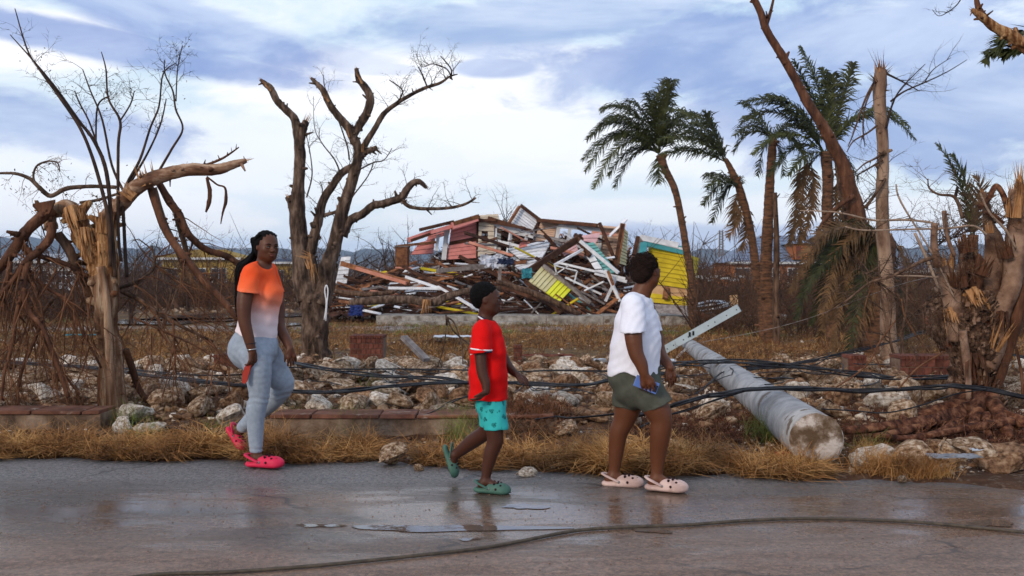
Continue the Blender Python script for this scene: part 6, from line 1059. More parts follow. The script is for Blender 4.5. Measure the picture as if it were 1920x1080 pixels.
# ================================================================== PEOPLE (bodies grown from one continuous signed-distance surface)
class SDF:
    def __init__(s, lo, hi, h):
        s.lo = np.array(lo, float); s.h = h; s.n = np.ceil((np.array(hi)-s.lo)/h).astype(int)+1
        s.ax = [s.lo[i]+np.arange(s.n[i])*h for i in range(3)]
        s.d = np.full(s.n, .5, np.float32)
    def like(s):
        o = object.__new__(SDF); o.lo = s.lo; o.h = s.h; o.n = s.n; o.ax = s.ax; o.d = np.full(s.n, .5, np.float32); return o
    def _reg(s, lo, hi):
        i0 = np.clip(np.floor((np.array(lo)-s.lo)/s.h).astype(int), 0, s.n); i1 = np.clip(np.ceil((np.array(hi)-s.lo)/s.h).astype(int)+1, 0, s.n)
        sl = tuple(slice(a, b) for a, b in zip(i0, i1))
        return sl, np.meshgrid(*[s.ax[k][sl[k]] for k in range(3)], indexing='ij', sparse=True)
    def _un(s, sl, e, k):
        a = s.d[sl]
        if k <= 0: s.d[sl] = np.minimum(a, e); return
        t = np.clip(.5+.5*(a-e)/k, 0, 1); s.d[sl] = a*(1-t)+e*t-k*t*(1-t)
    def cap(s, a, b, ra, rb, k=.02, flat=None, ff=1.0):
        a = np.array(a, float); b = np.array(b, float); m = max(ra, rb)*max(1, ff)+k+.03
        sl, (x, y, z) = s._reg(np.minimum(a, b)-m, np.maximum(a, b)+m)
        if 0 in s.d[sl].shape: return s
        ba = b-a; L = max(float(ba@ba), 1e-9)
        px, py, pz = x-a[0], y-a[1], z-a[2]
        t = np.clip((px*ba[0]+py*ba[1]+pz*ba[2])/L, 0, 1)
        qx, qy, qz = px-t*ba[0], py-t*ba[1], pz-t*ba[2]; q = qx*qx+qy*qy+qz*qz
        if flat is not None:
            n = np.array(flat, float); n /= np.linalg.norm(n); dn = qx*n[0]+qy*n[1]+qz*n[2]; q = q+dn*dn*(1/ff**2-1)
        s._un(sl, (np.sqrt(q)-(ra+(rb-ra)*t)).astype(np.float32), k); return s
    def chain(s, pts, rs, k=.02, **kw):
        if k <= .025 and len(pts) > 2:                                  # limbs: resample smoothly, so the joints leave no rings
            p = np.array([tuple(q) for q in pts], float); r = np.array(rs, float); n = len(p); P2, R2 = [], []
            for i in range(n-1):
                a, b, c, d = p[max(i-1, 0)], p[i], p[i+1], p[min(i+2, n-1)]; ra, rb, rc, rd = r[max(i-1, 0)], r[i], r[i+1], r[min(i+2, n-1)]
                for j in range(4): t = j/4; w4 = (-.5*t+t*t-.5*t**3, 1-2.5*t*t+1.5*t**3, .5*t+2*t*t-1.5*t**3, -.5*t*t+.5*t**3); P2.append(w4[0]*a+w4[1]*b+w4[2]*c+w4[3]*d); R2.append(w4[0]*ra+w4[1]*rb+w4[2]*rc+w4[3]*rd+.0015)
            P2.append(p[-1]); R2.append(r[-1]); pts, rs, k = P2, R2, .001
        for i in range(len(pts)-1): s.cap(pts[i], pts[i+1], rs[i], rs[i+1], k, **kw)
        return s
    def ell(s, c, r, k=.02, rot=None, sub=False):
        c = np.array(c, float); r = np.array(r, float); m = r.max()+k+.03
        sl, (x, y, z) = s._reg(c-m, c+m)
        if 0 in s.d[sl].shape: return s
        p = [x-c[0], y-c[1], z-c[2]]
        if rot is not None:
            Q = np.array(rot); p = [p[0]*Q[0, i]+p[1]*Q[1, i]+p[2]*Q[2, i] for i in range(3)]
        k0 = np.sqrt((p[0]/r[0])**2+(p[1]/r[1])**2+(p[2]/r[2])**2); k1 = np.sqrt((p[0]/r[0]**2)**2+(p[1]/r[1]**2)**2+(p[2]/r[2]**2)**2)
        e = (k0*(k0-1)/np.maximum(k1, 1e-6)).astype(np.float32)
        if sub:
            a = s.d[sl]; e = -e; t = np.clip(.5-.5*(a-e)/max(k, 1e-6), 0, 1); s.d[sl] = a*(1-t)+e*t+k*t*(1-t)
        else: s._un(sl, e, k)
        return s
    def plane(s, p, n, k=.003):                                       # keep the side that -n points to
        n = np.array(n, float); n /= np.linalg.norm(n); x, y, z = np.meshgrid(*s.ax, indexing='ij', sparse=True)
        e = ((x-p[0])*n[0]+(y-p[1])*n[1]+(z-p[2])*n[2]).astype(np.float32)
        s.d = np.maximum(s.d, e); return s
    def union(s, o, k=.01):
        s._un(tuple(slice(None) for _ in range(3)), o.d, k); return s
    def disp(s, fn):
        x, y, z = np.meshgrid(*s.ax, indexing='ij', sparse=True); s.d = s.d+fn(x, y, z).astype(np.float32); return s
    def mesh(s, name):
        d = s.d; S = d < 0; nx, ny, nz = d.shape
        cor = [(i, j, k) for i in (0, 1) for j in (0, 1) for k in (0, 1)]
        cs = sum(S[i:nx-1+i, j:ny-1+j, k:nz-1+k].astype(np.int8) for i, j, k in cor)
        act = np.argwhere((cs > 0) & (cs < 8)); pos = np.zeros((len(act), 3)); cnt = np.zeros(len(act))
        for a in range(8):
            for b in range(a+1, 8):
                ca, cb = np.array(cor[a]), np.array(cor[b])
                if np.abs(ca-cb).sum() != 1: continue
                va = d[tuple((act+ca).T)]; vb = d[tuple((act+cb).T)]; m = (va < 0) != (vb < 0)
                t = np.where(m, va/np.where(va == vb, 1, va-vb), 0)
                pos[m] += (ca+t[:, None]*(cb-ca))[m]; cnt[m] += 1
        v = (act+pos/cnt[:, None])*s.h+s.lo
        idx = -np.ones((nx, ny, nz), np.int64); idx[tuple(act.T)] = np.arange(len(act)); fs = []
        for ax in range(3):
            o = [0, 0, 0]; o[ax] = 1; A0 = S[:nx-o[0], :ny-o[1], :nz-o[2]]; A1 = S[o[0]:, o[1]:, o[2]:]
            e = np.argwhere(A0 != A1); u, w_ = [(1, 2), (2, 0), (0, 1)][ax]
            e = e[(e[:, u] > 0) & (e[:, w_] > 0)]
            du = np.zeros(3, int); du[u] = 1; dw = np.zeros(3, int); dw[w_] = 1
            q = np.stack([idx[tuple((e-du-dw).T)], idx[tuple((e-dw).T)], idx[tuple(e.T)], idx[tuple((e-du).T)]], -1)
            q[~A0[tuple(e.T)]] = q[~A0[tuple(e.T)]][:, ::-1]; fs.append(q[(q >= 0).all(1)])
        return mesh_of(name, (v, np.concatenate(fs)), smooth=True)
def skin_mat(name, c1, c2):
    m = M(name, c1, c2, 9, .50, .15, 160, spec=.3, bdist=.002, lo=.3, hi=.7)
    b = m.node_tree.nodes['Principled BSDF']; b.inputs['Subsurface Weight'].default_value = .12; b.inputs['Subsurface Radius'].default_value = (.6, .2, .1); b.inputs['Subsurface Scale'].default_value = .01
    return m
m_skin_a = skin_mat('skin_deep_brown', (.078, .026, .012), (.094, .033, .016)); m_skin_b = skin_mat('skin_dark_brown', (.053, .017, .008), (.064, .021, .011)); m_skin_c = skin_mat('skin_warm_brown', (.102, .033, .013), (.118, .040, .017))
m_hair = M('hair_black', (.003, .003, .0035), (.008, .007, .007), 60, .8, 1, 160, bdist=.01, spec=.08); m_hair_c = M('hair_dark_brown', (.010, .006, .005), (.022, .012, .009), 60, .85, 1, 110, bdist=.01, spec=.08)
m_white_eye = M('eye_white', (.55, .50, .46), rough=.2, bump=0); m_iris = M('iris_dark', (.01, .006, .004), rough=.1, bump=0)
m_lip = M('lip', (.13, .045, .035), (.17, .06, .05), rough=.4, bump=0)
def cloth(name, c1, c2=None, rough=.85, bs=18, bump=.35, **k): return M(name, c1, c2 or tuple(x*.88 for x in c1), 30, rough, bump, bs, spec=.15, bdist=.004, **k)
def hand(S, wrist, fwd, palm, L, curl=.5, side=1, thumb=.6, hold=0):
    """palm + four bent fingers of unequal length + thumb, added to its own field. FWD: wrist to knuckles, PALM: where the palm looks, SIDE: +1/-1 on which side the thumb is"""
    f = Vector(fwd).normalized(); p = Vector(palm); p = (p-f*p.dot(f)).normalized(); s_ = f.cross(p)*side
    w = Vector(wrist); T = S.like(); k0 = w+f*L*.42
    T.cap(w, w+f*L*.15, L*.145, L*.17, .01, flat=p, ff=.7)
    T.cap(w+f*L*.14+s_*L*.06, k0+s_*L*.13, L*.12, L*.105, .012, flat=p, ff=.75); T.cap(w+f*L*.14-s_*L*.06, k0-s_*L*.13, L*.12, L*.10, .012, flat=p, ff=.75)
    for i, (off, ln) in enumerate(((.19, .42), (.065, .48), (-.06, .44), (-.18, .34))):
        a = k0+s_*L*off-f*L*.03; d = (f+s_*off*.35).normalized(); ang = curl*(.8+.12*i)
        for j, (q, r) in enumerate(((.46, .058), (.31, .052), (.25, .046))):
            ang2 = ang*(j+1)*.62+hold*.3
            dd = (d*math.cos(ang2)+p*math.sin(ang2)).normalized(); b = a+dd*L*ln*q; T.cap(a, b, L*r, L*(r-.006), .002); a = b
    a = w+f*L*.12+s_*L*.13; d = (f*.75+s_*.75*(1-thumb*.4)+p*.35*thumb).normalized(); b = a+d*L*.22; T.cap(a, b, L*.08, L*.062, .01)
    d = (f*.95+s_*.2+p*.35*thumb).normalized(); c_ = b+d*L*.16; T.cap(b, c_, L*.06, L*.052, .002); T.cap(c_, c_+(d+p*.25*thumb).normalized()*L*.13, L*.052, L*.042, .002)
    return T
def head(S, c, fwd, up, L, k=.02, jaw=1.0, T=None):
    """skull, face planes, brow, nose, lips, chin, ears; c is the centre between the ears, L the head height"""
    f = Vector(fwd).normalized(); u = Vector(up); u = (u-f*u.dot(f)).normalized(); r = f.cross(u); c = Vector(c)
    rot = [[r[i], f[i], u[i]] for i in range(3)]; q = lambda a, b, d: c+r*a*L+f*b*L+u*d*L
    T = T or S.like()
    T.ell(q(0, -.06, .12), (.335*L, .40*L, .37*L), k, rot); T.ell(q(0, .10, -.10), (.27*L, .30*L, .36*L), .04, rot)
    T.ell(q(0, .20, -.33), (.15*L*jaw, .15*L, .13*L), .035, rot)
    for s_ in (-1, 1):
        T.ell(q(s_*.175, .20, -.09), (.10*L, .12*L, .10*L), .02, rot); T.ell(q(s_*.17, .06, -.27), (.10*L, .16*L, .10*L), .03, rot)
        T.ell(q(s_*.145, .405, .025), (.075*L, .055*L, .042*L), .008, rot, sub=True)
        T.ell(q(s_*.33, -.02, -.02), (.030*L, .065*L, .10*L), .006, rot); T.ell(q(s_*.355, .0, -.0), (.012*L, .03*L, .05*L), .004, rot, sub=True)
        T.ell(q(s_*.055, .44, -.105), (.042*L, .042*L, .032*L), .006, rot)
        T.ell(q(s_*.13, .355, .095), (.10*L, .04*L, .022*L), .012, rot)
        T.ell(q(s_*.145, .345, .02), (.075*L, .05*L, .045*L), .006, rot)
    T.cap(q(0, .37, .07), q(0, .46, -.085), .030*L, .045*L, .012); T.ell(q(0, .465, -.095), (.05*L, .045*L, .036*L), .008, rot)
    T.ell(q(0, .40, -.205), (.10*L, .045*L, .022*L), .008, rot); T.ell(q(0, .395, -.25), (.085*L, .045*L, .024*L), .008, rot)
    T.ell(q(0, .43, -.228), (.09*L, .03*L, .004*L), .004, rot, sub=True)
    return T, q, rot
def face_parts(root, q, rot, L, look=(0, 0), lids=True):
    for s_ in (-1, 1):
        e = S0((.05*L, .05*L, .03*L), q(s_*.145, .352, .018), rot); obj('eye', e, m_white_eye, root)
        i = S0((.022*L, .016*L, .024*L), q(s_*.145+look[0], .392, .018+look[1]), rot); obj('iris', i, m_iris, root)
        e = MB(); e.tube([q(s_*.06, .415, .10), q(s_*.13, .41, .125), q(s_*.215, .35, .10)], [.010*L, .014*L, .006*L], 6, sub=4); obj('eyebrow', e, m_hair, root, smooth=True)
        e = MB(); e.tube([q(s_*.075, .385, .025), q(s_*.14, .41, .055), q(s_*.205, .36, .03)], [.006*L, .010*L, .005*L], 6, sub=4); obj('eyelash', e, m_hair, root, smooth=True)
    e = S0((.092*L, .034*L, .019*L), q(0, .418, -.203), rot); obj('lip', e, m_lip, root); e = S0((.078*L, .036*L, .024*L), q(0, .412, -.250), rot); obj('lip', e, m_lip, root)
def S0(r, c, rot=None, nu=16, nv=10):
    mb = MB(); Q = Matrix(rot) if rot is not None else Matrix.Identity(3)
    for j in range(nv+1):
        for i in range(nu):
            a, b = 2*PI*i/nu, PI*j/nv; p = Vector((r[0]*math.cos(a)*math.sin(b), r[1]*math.sin(a)*math.sin(b), r[2]*math.cos(b))); p = Q @ p+Vector(c); mb.v.append(tuple(p))
    for j in range(nv):
        for i in range(nu): a = j*nu+i; b = j*nu+(i+1) % nu; mb.f.append((a, a+nu, b+nu, b))
    return mesh_of('ball', mb, True)
def clog(root, heel, toe, up, L, wd, m, mdark, strap_mat=None, h=.004, name='clog'):
    """foam clog: rounded toe box with holes, open heel, pivoting heel strap; heel/toe are the sole's ends"""
    heel, toe = Vector(heel), Vector(toe); f = (toe-heel).normalized(); u = Vector(up); u = (u-f*u.dot(f)).normalized(); r = f.cross(u)
    q = lambda a, b, d: heel+f*a*L+r*b*wd+u*d*L
    lo = [min(v) for v in zip(heel, toe)]; hi = [max(v) for v in zip(heel, toe)]; mg = .13
    S = SDF([x-mg for x in lo], [x+mg for x in hi], h)
    S.cap(q(.17, 0, .07), q(.45, 0, .06), .40*wd, .40*wd, .02, flat=u, ff=.45)
    S.cap(q(.45, .02, .06), q(.78, .03, .06), .42*wd, .50*wd, .02, flat=u, ff=.40)
    S.ell(q(.72, .03, .11), (.31*L, .52*wd, .155*L), .02, [[f[i], r[i], u[i]] for i in range(3)])
    S.cap(q(.42, .0, .19), q(.78, .03, .13), .36*wd, .42*wd, .03, flat=u, ff=.78)
    S.cap(q(.10, 0, .09), q(.42, 0, .12), .36*wd, .40*wd, .02, flat=u, ff=.6)
    S.ell(q(.25, 0, .22), (.22*L, .27*wd, .14*L), .01, [[f[i], r[i], u[i]] for i in range(3)], sub=True)
    S.plane(heel, -u)
    c = obj(name, S.mesh(name), m, root)
    mb = MB()
    rr = wd*.45
    pts = [q(.40, -.46, .15), q(.22, -.47, .24), q(.07, -.38, .31), q(.0, 0, .33), q(.07, .38, .31), q(.22, .47, .24), q(.40, .46, .15)]
    mb.tube(pts, [.058*L]*7, 8, sub=4, squash=.45); obj('heel_strap', mb, strap_mat or m, c, smooth=True)
    mb = MB()
    for s_ in (-1, 1): mb.tube([q(.40, s_*.44, .15), q(.40, s_*.52, .15)], [.035*L, .030*L], 10)
    obj('strap_button', mb, m_clogbtn, c)
    mb = MB()
    for (a, b, d) in ((.56, -.30, .215), (.56, 0, .262), (.56, .30, .215), (.66, -.16, .240), (.66, .18, .235), (.75, -.34, .180), (.75, 0, .222), (.75, .36, .175), (.85, -.18, .180), (.85, .20, .175), (.93, .02, .130), (.50, -.43, .15), (.62, -.48, .13), (.74, -.50, .11), (.62, .49, .13)):
        n_ = (u*(1 if abs(b) < .4 else .4)+r*(b*1.2)+f*max(0, a-.7)).normalized(); p = q(a, b, d+(.035 if abs(b) < .4 else 0))
        mb.tube([p-n_*.012, p+n_*.0125], [.030*L, .030*L], 8)
    obj('vent_hole', mb, mdark, c, kind='stuff'); return c
m_clogbtn = M('clog_button', (.25, .25, .25), bump=0)
def patch(px_pts, Y, r=.0): return [P(a, b, Y) for a, b in px_pts]

# ------------------------------------------------------------------ woman in the orange shirt
def woman():
    Y0 = 7.22; o = P(500, 875, Y0); o.z = 0; root = thing('person', 'person in orange-to-white shirt and grey leggings with long black braids, looking at the camera', 'person', o)
    s = Y0/F
    def J(px, py, dy=0): return P(px, py, Y0+dy)-o
    B = SDF((-.42, -.32, -.02), (.34, .52, 1.80), .0052)
    # head turned three quarters towards the camera
    L = .225; hc = J(501, 463, .02); f = Vector((.62, -.78, -.10))
    Hd, q, rot = head(B, hc, f, (0.02, .0, 1), L, jaw=1.0)
    B.union(Hd, .004)
    B.chain([J(490, 512, .03), J(497, 484, .03)], [.062, .054], .02)
    tor = B.like()
    tor.chain([J(484, 528, .02), J(486, 560, .02), J(483, 600, .02), J(478, 640, .04)], [.115, .118, .108, .115], .04, flat=(0, 1, 0), ff=.86)
    tor.cap(J(470, 516, -.12), J(507, 512, .15), .058, .052, .05)
    B.union(tor, .04)
    # near arm (straight down), far arm (forward)
    ar = B.like(); ar.chain([J(468, 520, -.14), J(459, 560, -.19), J(458, 598, -.21), J(466, 632, -.21), J(473, 660, -.21)], [.058, .054, .044, .037, .027], .015)
    B.union(ar, .03)
    B.union(hand(B, J(473, 658, -.21), (.05, .0, -1), (-.8, .45, 0), .165, .75, 1, .8), .006)
    ar = B.like(); ar.chain([J(508, 520, .17), J(521, 565, .20), J(524, 610, .16), J(536, 636, .08), J(544, 654, .03)], [.052, .047, .041, .034, .026], .015)
    B.union(ar, .03)
    B.union(hand(B, J(543, 652, .03), (.25, -.1, -1), (-.5, .8, 0), .160, .45, -1, .6), .006)
    # legs
    near = B.like(); near.chain([J(482, 668, -.08), J(484, 705, -.09), J(487, 742, -.08), J(481, 768, -.07), J(480, 800, -.06), J(480, 842, -.05), J(481, 862, -.05)], [.098, .084, .060, .060, .048, .036, .034], .02)
    far = B.like(); far.chain([J(500, 668, .13), J(517, 700, .14), J(533, 724, .16), J(512, 752, .24), J(490, 770, .30), J(462, 798, .36), J(440, 815, .40)], [.096, .083, .060, .060, .052, .036, .034], .02)
    fa = far.like()
    B.union(near, .02); B.union(far, .02)
    B.cap(J(481, 858, -.05), J(505, 868, -.08), .034, .03, .02); B.ell(J(474, 864, -.05), (.036, .032, .038), .02); B.cap(J(440, 814, .40), J(450, 840, .38), .032, .03, .02)
    obj('body', B.mesh('woman_body'), m_skin_a, root)
    face_parts(root, q, rot, L, look=(.012, 0))
    # leggings
    Lg = B.like()
    Lg.chain([J(478, 640, .04), J(473, 658, .03)], [.150, .152], .04); Lg.ell(J(456, 655, .04), (.105, .135, .115), .05); Lg.ell(J(496, 655, .02), (.10, .12, .11), .05)
    n2_ = B.like(); n2_.chain([J(480, 668, -.08), J(484, 700, -.09), J(486, 742, -.08), J(480, 768, -.07), J(479, 800, -.06), J(480, 843, -.05)], [.110, .094, .070, .070, .058, .045], .02)
    f2_ = B.like(); f2_.chain([J(500, 668, .13), J(517, 700, .14), J(532, 722, .16), J(511, 750, .24), J(489, 769, .30), J(455, 801, .37)], [.113, .100, .076, .073, .065, .046], .02)
    Lg.union(n2_, .03); Lg.union(f2_, .012); a, b = J(480, 842, -.05), J(480, 846, -.05)
    Lg.plane(J(480, 846, 0), (0, 0, -1)); 
    wr = lambda x, y, z: .0022*np.sin(z*140+np.sin(x*30)*1.5)*np.exp(-((z-J(487, 745).z)/.05)**2)+.0018*np.sin(z*150+x*20)*np.exp(-((z-.13)/.03)**2)+.0018*np.sin((z+x)*90)*np.exp(-((z-.78)/.06)**2)
    Lg.disp(wr); obj('leggings', Lg.mesh('leggings'), m_leg, root)
    # shirt
    Sh = B.like()
    Sh.chain([J(484, 524, .02), J(490, 556, .0), J(484, 604, .02), J(478, 640, .04)], [.130, .138, .130, .160], .05, flat=(0, 1, 0), ff=.92)
    Sh.ell(J(507, 552, -.03), (.075, .12, .075), .04); Sh.ell(J(459, 642, .04), (.085, .13, .08), .05)
    Sh.cap(J(472, 511, -.11), J(505, 506, .14), .062, .056, .05)
    sl = B.like(); sl.cap(J(470, 517, -.13), J(464, 552, -.185), .070, .078, .02); sl.plane(J(463, 548, -.19), (-.12, 0, -1)); Sh.union(sl, .03)
    sl = B.like(); sl.cap(J(507, 518, .16), J(518, 553, .20), .062, .064, .02); sl.plane(J(514, 549, .2), (.1, 0, -1)); Sh.union(sl, .03)
    Sh.plane(J(480, 635, 0), (-.36, 0, -1)) ; Sh.ell(J(505, 488, -.035), (.088, .085, .068), .006, sub=True)
    Sh.disp(lambda x, y, z: .0030*np.sin(x*34+z*22+2*np.sin(z*9))*np.clip((1.35-z)*2.2, .15, 1)+.0016*np.sin(x*60-z*48+3)+.0012*np.sin(z*75+x*30))
    obj('shirt', Sh.mesh('shirt'), m_ombre, root)
    # braids
    hr = MB(); rg = random.Random(2); up = (q(0, 0, 1)-q(0, 0, 0)).normalized()
    hb = B.like(); hb.ell(q(0, -.12, .14), (.375*L, .42*L, .395*L), .02, rot); hb.ell(q(0, -.24, -.12), (.31*L, .24*L, .34*L), .04, rot)
    hb.ell(q(0, .42, -.06), (.33*L, .40*L, .44*L), .02, rot, sub=True)
    hb.disp(lambda x, y, z: .002*np.sin((x*.8+y*.6)*220+z*70)); hb_o = obj('hair', hb.mesh('hair'), m_hair, root)
    for i in range(54):
        a = rg.uniform(-1, 1); b = rg.uniform(0, 1)
        p0 = q(a*.33, .10-.32*b, .50-.10*abs(a)-.16*b); p1 = q(a*.39, -.12-.33*b, .20); p2 = q(a*.30-.02, -.36-.10*b, -.16)
        e = J(452+rg.uniform(-9, 8), 505+rg.uniform(-4, 6), .10+rg.uniform(-.05, .05)); e2 = J(446+rg.uniform(-4, 7), 545, .11+rg.uniform(-.04, .05)); e3 = J(446+rg.uniform(-4, 8), 580+rg.uniform(-20, 20), .11+rg.uniform(-.04, .04))
        hr.tube([p0, p1, p2, (p2+e)/2+Vector((.0, .03, 0)), e, e2, e3], [.008, .0095, .011, .011, .010, .009, .005], 6, sub=5, rnd=rg)
    obj('braid', hr, m_hair, hb_o, smooth=True, kind='stuff')
    # clogs, bracelet
    clog(root, J(463, 876.0, -.05), J(539, 876.0, -.12), (0, 0, 1), .285, .105, m_pink, m_dark_hole)
    clog(root, J(424, 806, .42), J(458, 855, .34), (.85, -.1, .50), .235, .10, m_pink, m_dark_hole)
    mb = MB(); c = J(472, 655, -.21); mb.tube([c+Vector((.033*math.cos(a), .033*math.sin(a), .004*math.cos(a))) for a in [k*PI/8 for k in range(17)]], [.0035]*17, 6); obj('bracelet', mb, m_silver, root, smooth=True)
    mb = MB(); c = J(470, 644, -.21); mb.tube([c+Vector((.036*math.cos(a), .036*math.sin(a), .004*math.cos(a))) for a in [k*PI/8 for k in range(17)]], [.003]*17, 6); obj('bracelet', mb, m_black, root, smooth=True)
    # red wallet held in the near hand
    mb = MB(); pts = [J(467, 679, -.21), J(459, 688, -.21), J(455, 700, -.21), J(454, 716, -.21), J(458, 720, -.21), J(463, 716, -.21), J(466, 705, -.21), J(470, 690, -.21), J(472, 680, -.21)]
    n = len(pts); mb.v = [tuple(p+o+Vector((0, -.008, 0))) for p in pts]+[tuple(p+o+Vector((0, .010, 0))) for p in pts]
    mb.f = [tuple(range(n)), tuple(reversed(range(n, 2*n)))]+[(i, n+i, n+(i+1) % n, (i+1) % n) for i in range(n)]
    obj('purse', mb, m_red_leather, label='small red purse held in the hand of the person with braids', cat='purse')
m_leg = cloth('grey_leggings', (.30, .35, .42), (.24, .285, .35), bs=60, bump=.25)
m_pink = M('pink_foam', (.62, .022, .075), (.55, .02, .065), 20, .5, .1, 80); m_dark_hole = M('vent_dark', (.02, .006, .008), rough=.9, bump=0)
m_silver = M('silver', (.6, .6, .6), rough=.3, bump=0, metal=1); m_red_leather = M('red_leather', (.38, .035, .02), (.3, .03, .018), 30, .5, .2, 60)
def ombre():
    m = cloth('ombre_cotton', (.78, .13, .035)); N = NT(m.node_tree); b = m.node_tree.nodes['Principled BSDF']
    t = N.n('ShaderNodeTexCoord').outputs['Object']; s = N.n('ShaderNodeSeparateXYZ'); N.l(t, s.inputs[0])
    z = N.math('ADD', N.math('ADD', s.outputs[2], N.math('MULTIPLY', s.outputs[0], .15)), N.math('MULTIPLY', N.math('SUBTRACT', N.noise(t, 40, 5, .7), .5), .06))
    c = N.ramp(z, [(.0, (.74, .66, .70)), (.55, (.74, .64, .67)), (.66, (.76, .52, .50)), (.78, (.80, .26, .16)), (.88, (.80, .135, .045)), (1, (.76, .085, .02))])
    mr = c.node; mp = N.math('MULTIPLY_ADD', z, 1.25, -.72); m.node_tree.links.remove(mr.inputs[0].links[0]); N.l(mp, mr.inputs[0])
    N.l(c, b.inputs['Base Color']); return m
m_ombre = ombre()
woman()
# ------------------------------------------------------------------ boy in the red shirt
m_redshirt = cloth('red_jersey', (.66, .004, .004), (.60, .003, .003), bs=40, bump=.2)
m_navy = cloth('navy_trim', (.012, .014, .04)); m_whitetrim = cloth('white_trim', (.72, .72, .76)); m_greenclog = M('green_foam', (.060, .135, .105), (.05, .115, .09), 20, .55, .1, 80)
def teal():
    m = cloth('teal_print', (.035, .42, .42)); N = NT(m.node_tree); b = m.node_tree.nodes['Principled BSDF']; t = N.n('ShaderNodeTexCoord').outputs['Object']
    vo = N.n('ShaderNodeTexVoronoi'); vo.inputs['Scale'].default_value = 19; N.l(t, vo.inputs['Vector']); d = N.math('ADD', vo.outputs['Distance'], N.math('MULTIPLY', N.noise(t, 75, 3), .75))
    fl = N.math('SUBTRACT', 1, sstep(N, d, .66, .70)); st = sstep(N, N.noise(t, 120, 2), .46, .52)
    N.l(N.mix(N.math('MULTIPLY', fl, N.math('MULTIPLY_ADD', st, .35, .6)), (.035, .40, .40), (.006, .10, .10)), b.inputs['Base Color']); return m
m_teal = teal()
def boy():
    Y0 = 6.38; o = P(912, 922, Y0); o.z = 0; root = thing('person', 'child in a red short-sleeved jersey and teal printed shorts walking in green clogs', 'person', o)
    def J(px, py, dy=0): return P(px, py, Y0+dy)-o
    B = SDF((-.34, -.26, -.02), (.28, .50, 1.40), .0048); L = .205
    hc = J(914, 562, .0); Hd, q, rot = head(B, hc, (.97, -.14, -.05), (0, 0, 1), L)
    B.union(Hd, .004); B.chain([J(908, 610, .0), J(911, 585, .0)], [.052, .046], .02)
    t = B.like(); t.chain([J(913, 630, .0), J(915, 670, .0), J(916, 715, .0), J(919, 745, .0)], [.07, .08, .085, .085], .04, flat=(1, 0, 0), ff=.9); t.cap(J(905, 622, -.08), J(910, 620, .09), .038, .038, .03); B.union(t, .03)
    ar = B.like(); ar.chain([J(902, 626, -.105), J(901, 660, -.150), J(904, 697, -.165), J(910, 717, -.175), J(912, 735, -.185)], [.042, .037, .033, .028, .021], .012); B.union(ar, .02)
    B.union(hand(B, J(911, 734, -.185), (-.62, -.1, -.62), (-.6, .3, .7), .130, .55, -1, .7), .005)
    ar = B.like(); ar.chain([J(920, 625, .13), J(938, 660, .17), J(952, 686, .15), J(968, 702, .08)], [.04, .036, .032, .021], .012); B.union(ar, .02)
    B.union(hand(B, J(967, 701, .08), (.80, -.25, -.45), (.1, .3, -1), .130, .35, -1, .5), .005)
    n_ = B.like(); n_.chain([J(924, 755, -.05), J(926, 790, -.06), J(928, 826, -.06), J(920, 852, -.05), J(912, 888, -.04), J(910, 905, -.04)], [.068, .060, .049, .044, .030, .028], .015)
    n_.ell(J(932, 826, -.065), (.035, .035, .045), .02)
    f_ = B.like(); f_.chain([J(920, 758, .07), J(920, 795, .09), J(908, 812, .14), J(885, 828, .22), J(860, 848, .28), J(852, 853, .29)], [.075, .062, .050, .048, .034, .031], .015)
    B.union(n_, .015); B.union(f_, .012); B.cap(J(910, 902, -.04), J(935, 913, -.07), .027, .022, .015); B.ell(J(904, 908, -.04), (.030, .027, .032), .015); B.cap(J(853, 852, .29), J(846, 880, .30), .028, .022, .015)
    obj('body', B.mesh('boy_body'), m_skin_b, root); face_parts(root, q, rot, L)
    hb = B.like(); hb.ell(q(0, -.13, .20), (.375*L, .43*L, .37*L), .02, rot); hb.ell(q(0, -.25, -.0), (.31*L, .24*L, .30*L), .04, rot); hb.ell(q(0, .50, -.10), (.6*L, .42*L, .42*L), .012, rot, sub=True)
    for sg in (-1, 1): hb.ell(q(sg*.36, .0, -.05), (.13*L, .12*L, .14*L), .006, rot, sub=True)
    hb.disp(lambda x, y, z: .0038*np.sin(x*250+np.sin(z*90))*np.sin(y*230)*np.sin(z*260)); obj('hair', hb.mesh('boy_hair'), m_hair, root)
    Sh = B.like(); Sh.chain([J(913, 626, .0), J(915, 662, .0), J(915, 702, .0), J(915, 744, .0)], [.096, .110, .118, .122], .04, flat=(0, 1, 0), ff=1.12)
    Sh.cap(J(904, 617, -.09), J(911, 615, .10), .052, .050, .04); Sh.ell(J(926, 664, .0), (.05, .08, .10), .05)
    sl = B.like(); sl.cap(J(903, 624, -.115), J(902, 664, -.158), .062, .068, .02); sl.plane(J(903, 660, -.15), (.10, 0, -1)); Sh.union(sl, .02)
    sl = B.like(); sl.cap(J(915, 622, .12), J(932, 660, .17), .052, .056, .02); sl.plane(J(931, 662, .17), (.3, 0, -1)); Sh.union(sl, .02)
    Sh.plane(J(918, 748, 0), (.02, 0, -1)); Sh.ell(J(917, 592, -.0), (.056, .060, .046), .006, sub=True)
    Sh.disp(lambda x, y, z: .0030*np.sin(x*30-z*26+2*np.sin(z*8+y*9))+.0014*np.sin(x*66+z*40)+.001*np.sin(z*85-x*20)); sh = obj('shirt', Sh.mesh('boy_shirt'), m_redshirt, root)
    # sleeve and collar trim
    def ring(c, rx, ry, r, m, nm, tilt=(0, 0), squash=1.0):
        mb = MB(); c = Vector(c); mb.tube([c+Vector((rx*math.cos(a), ry*math.sin(a), tilt[0]*math.cos(a)+tilt[1]*math.sin(a))) for a in [k*PI/12 for k in range(25)]], [r]*25, 6); obj(nm, mb, m, sh, smooth=True)
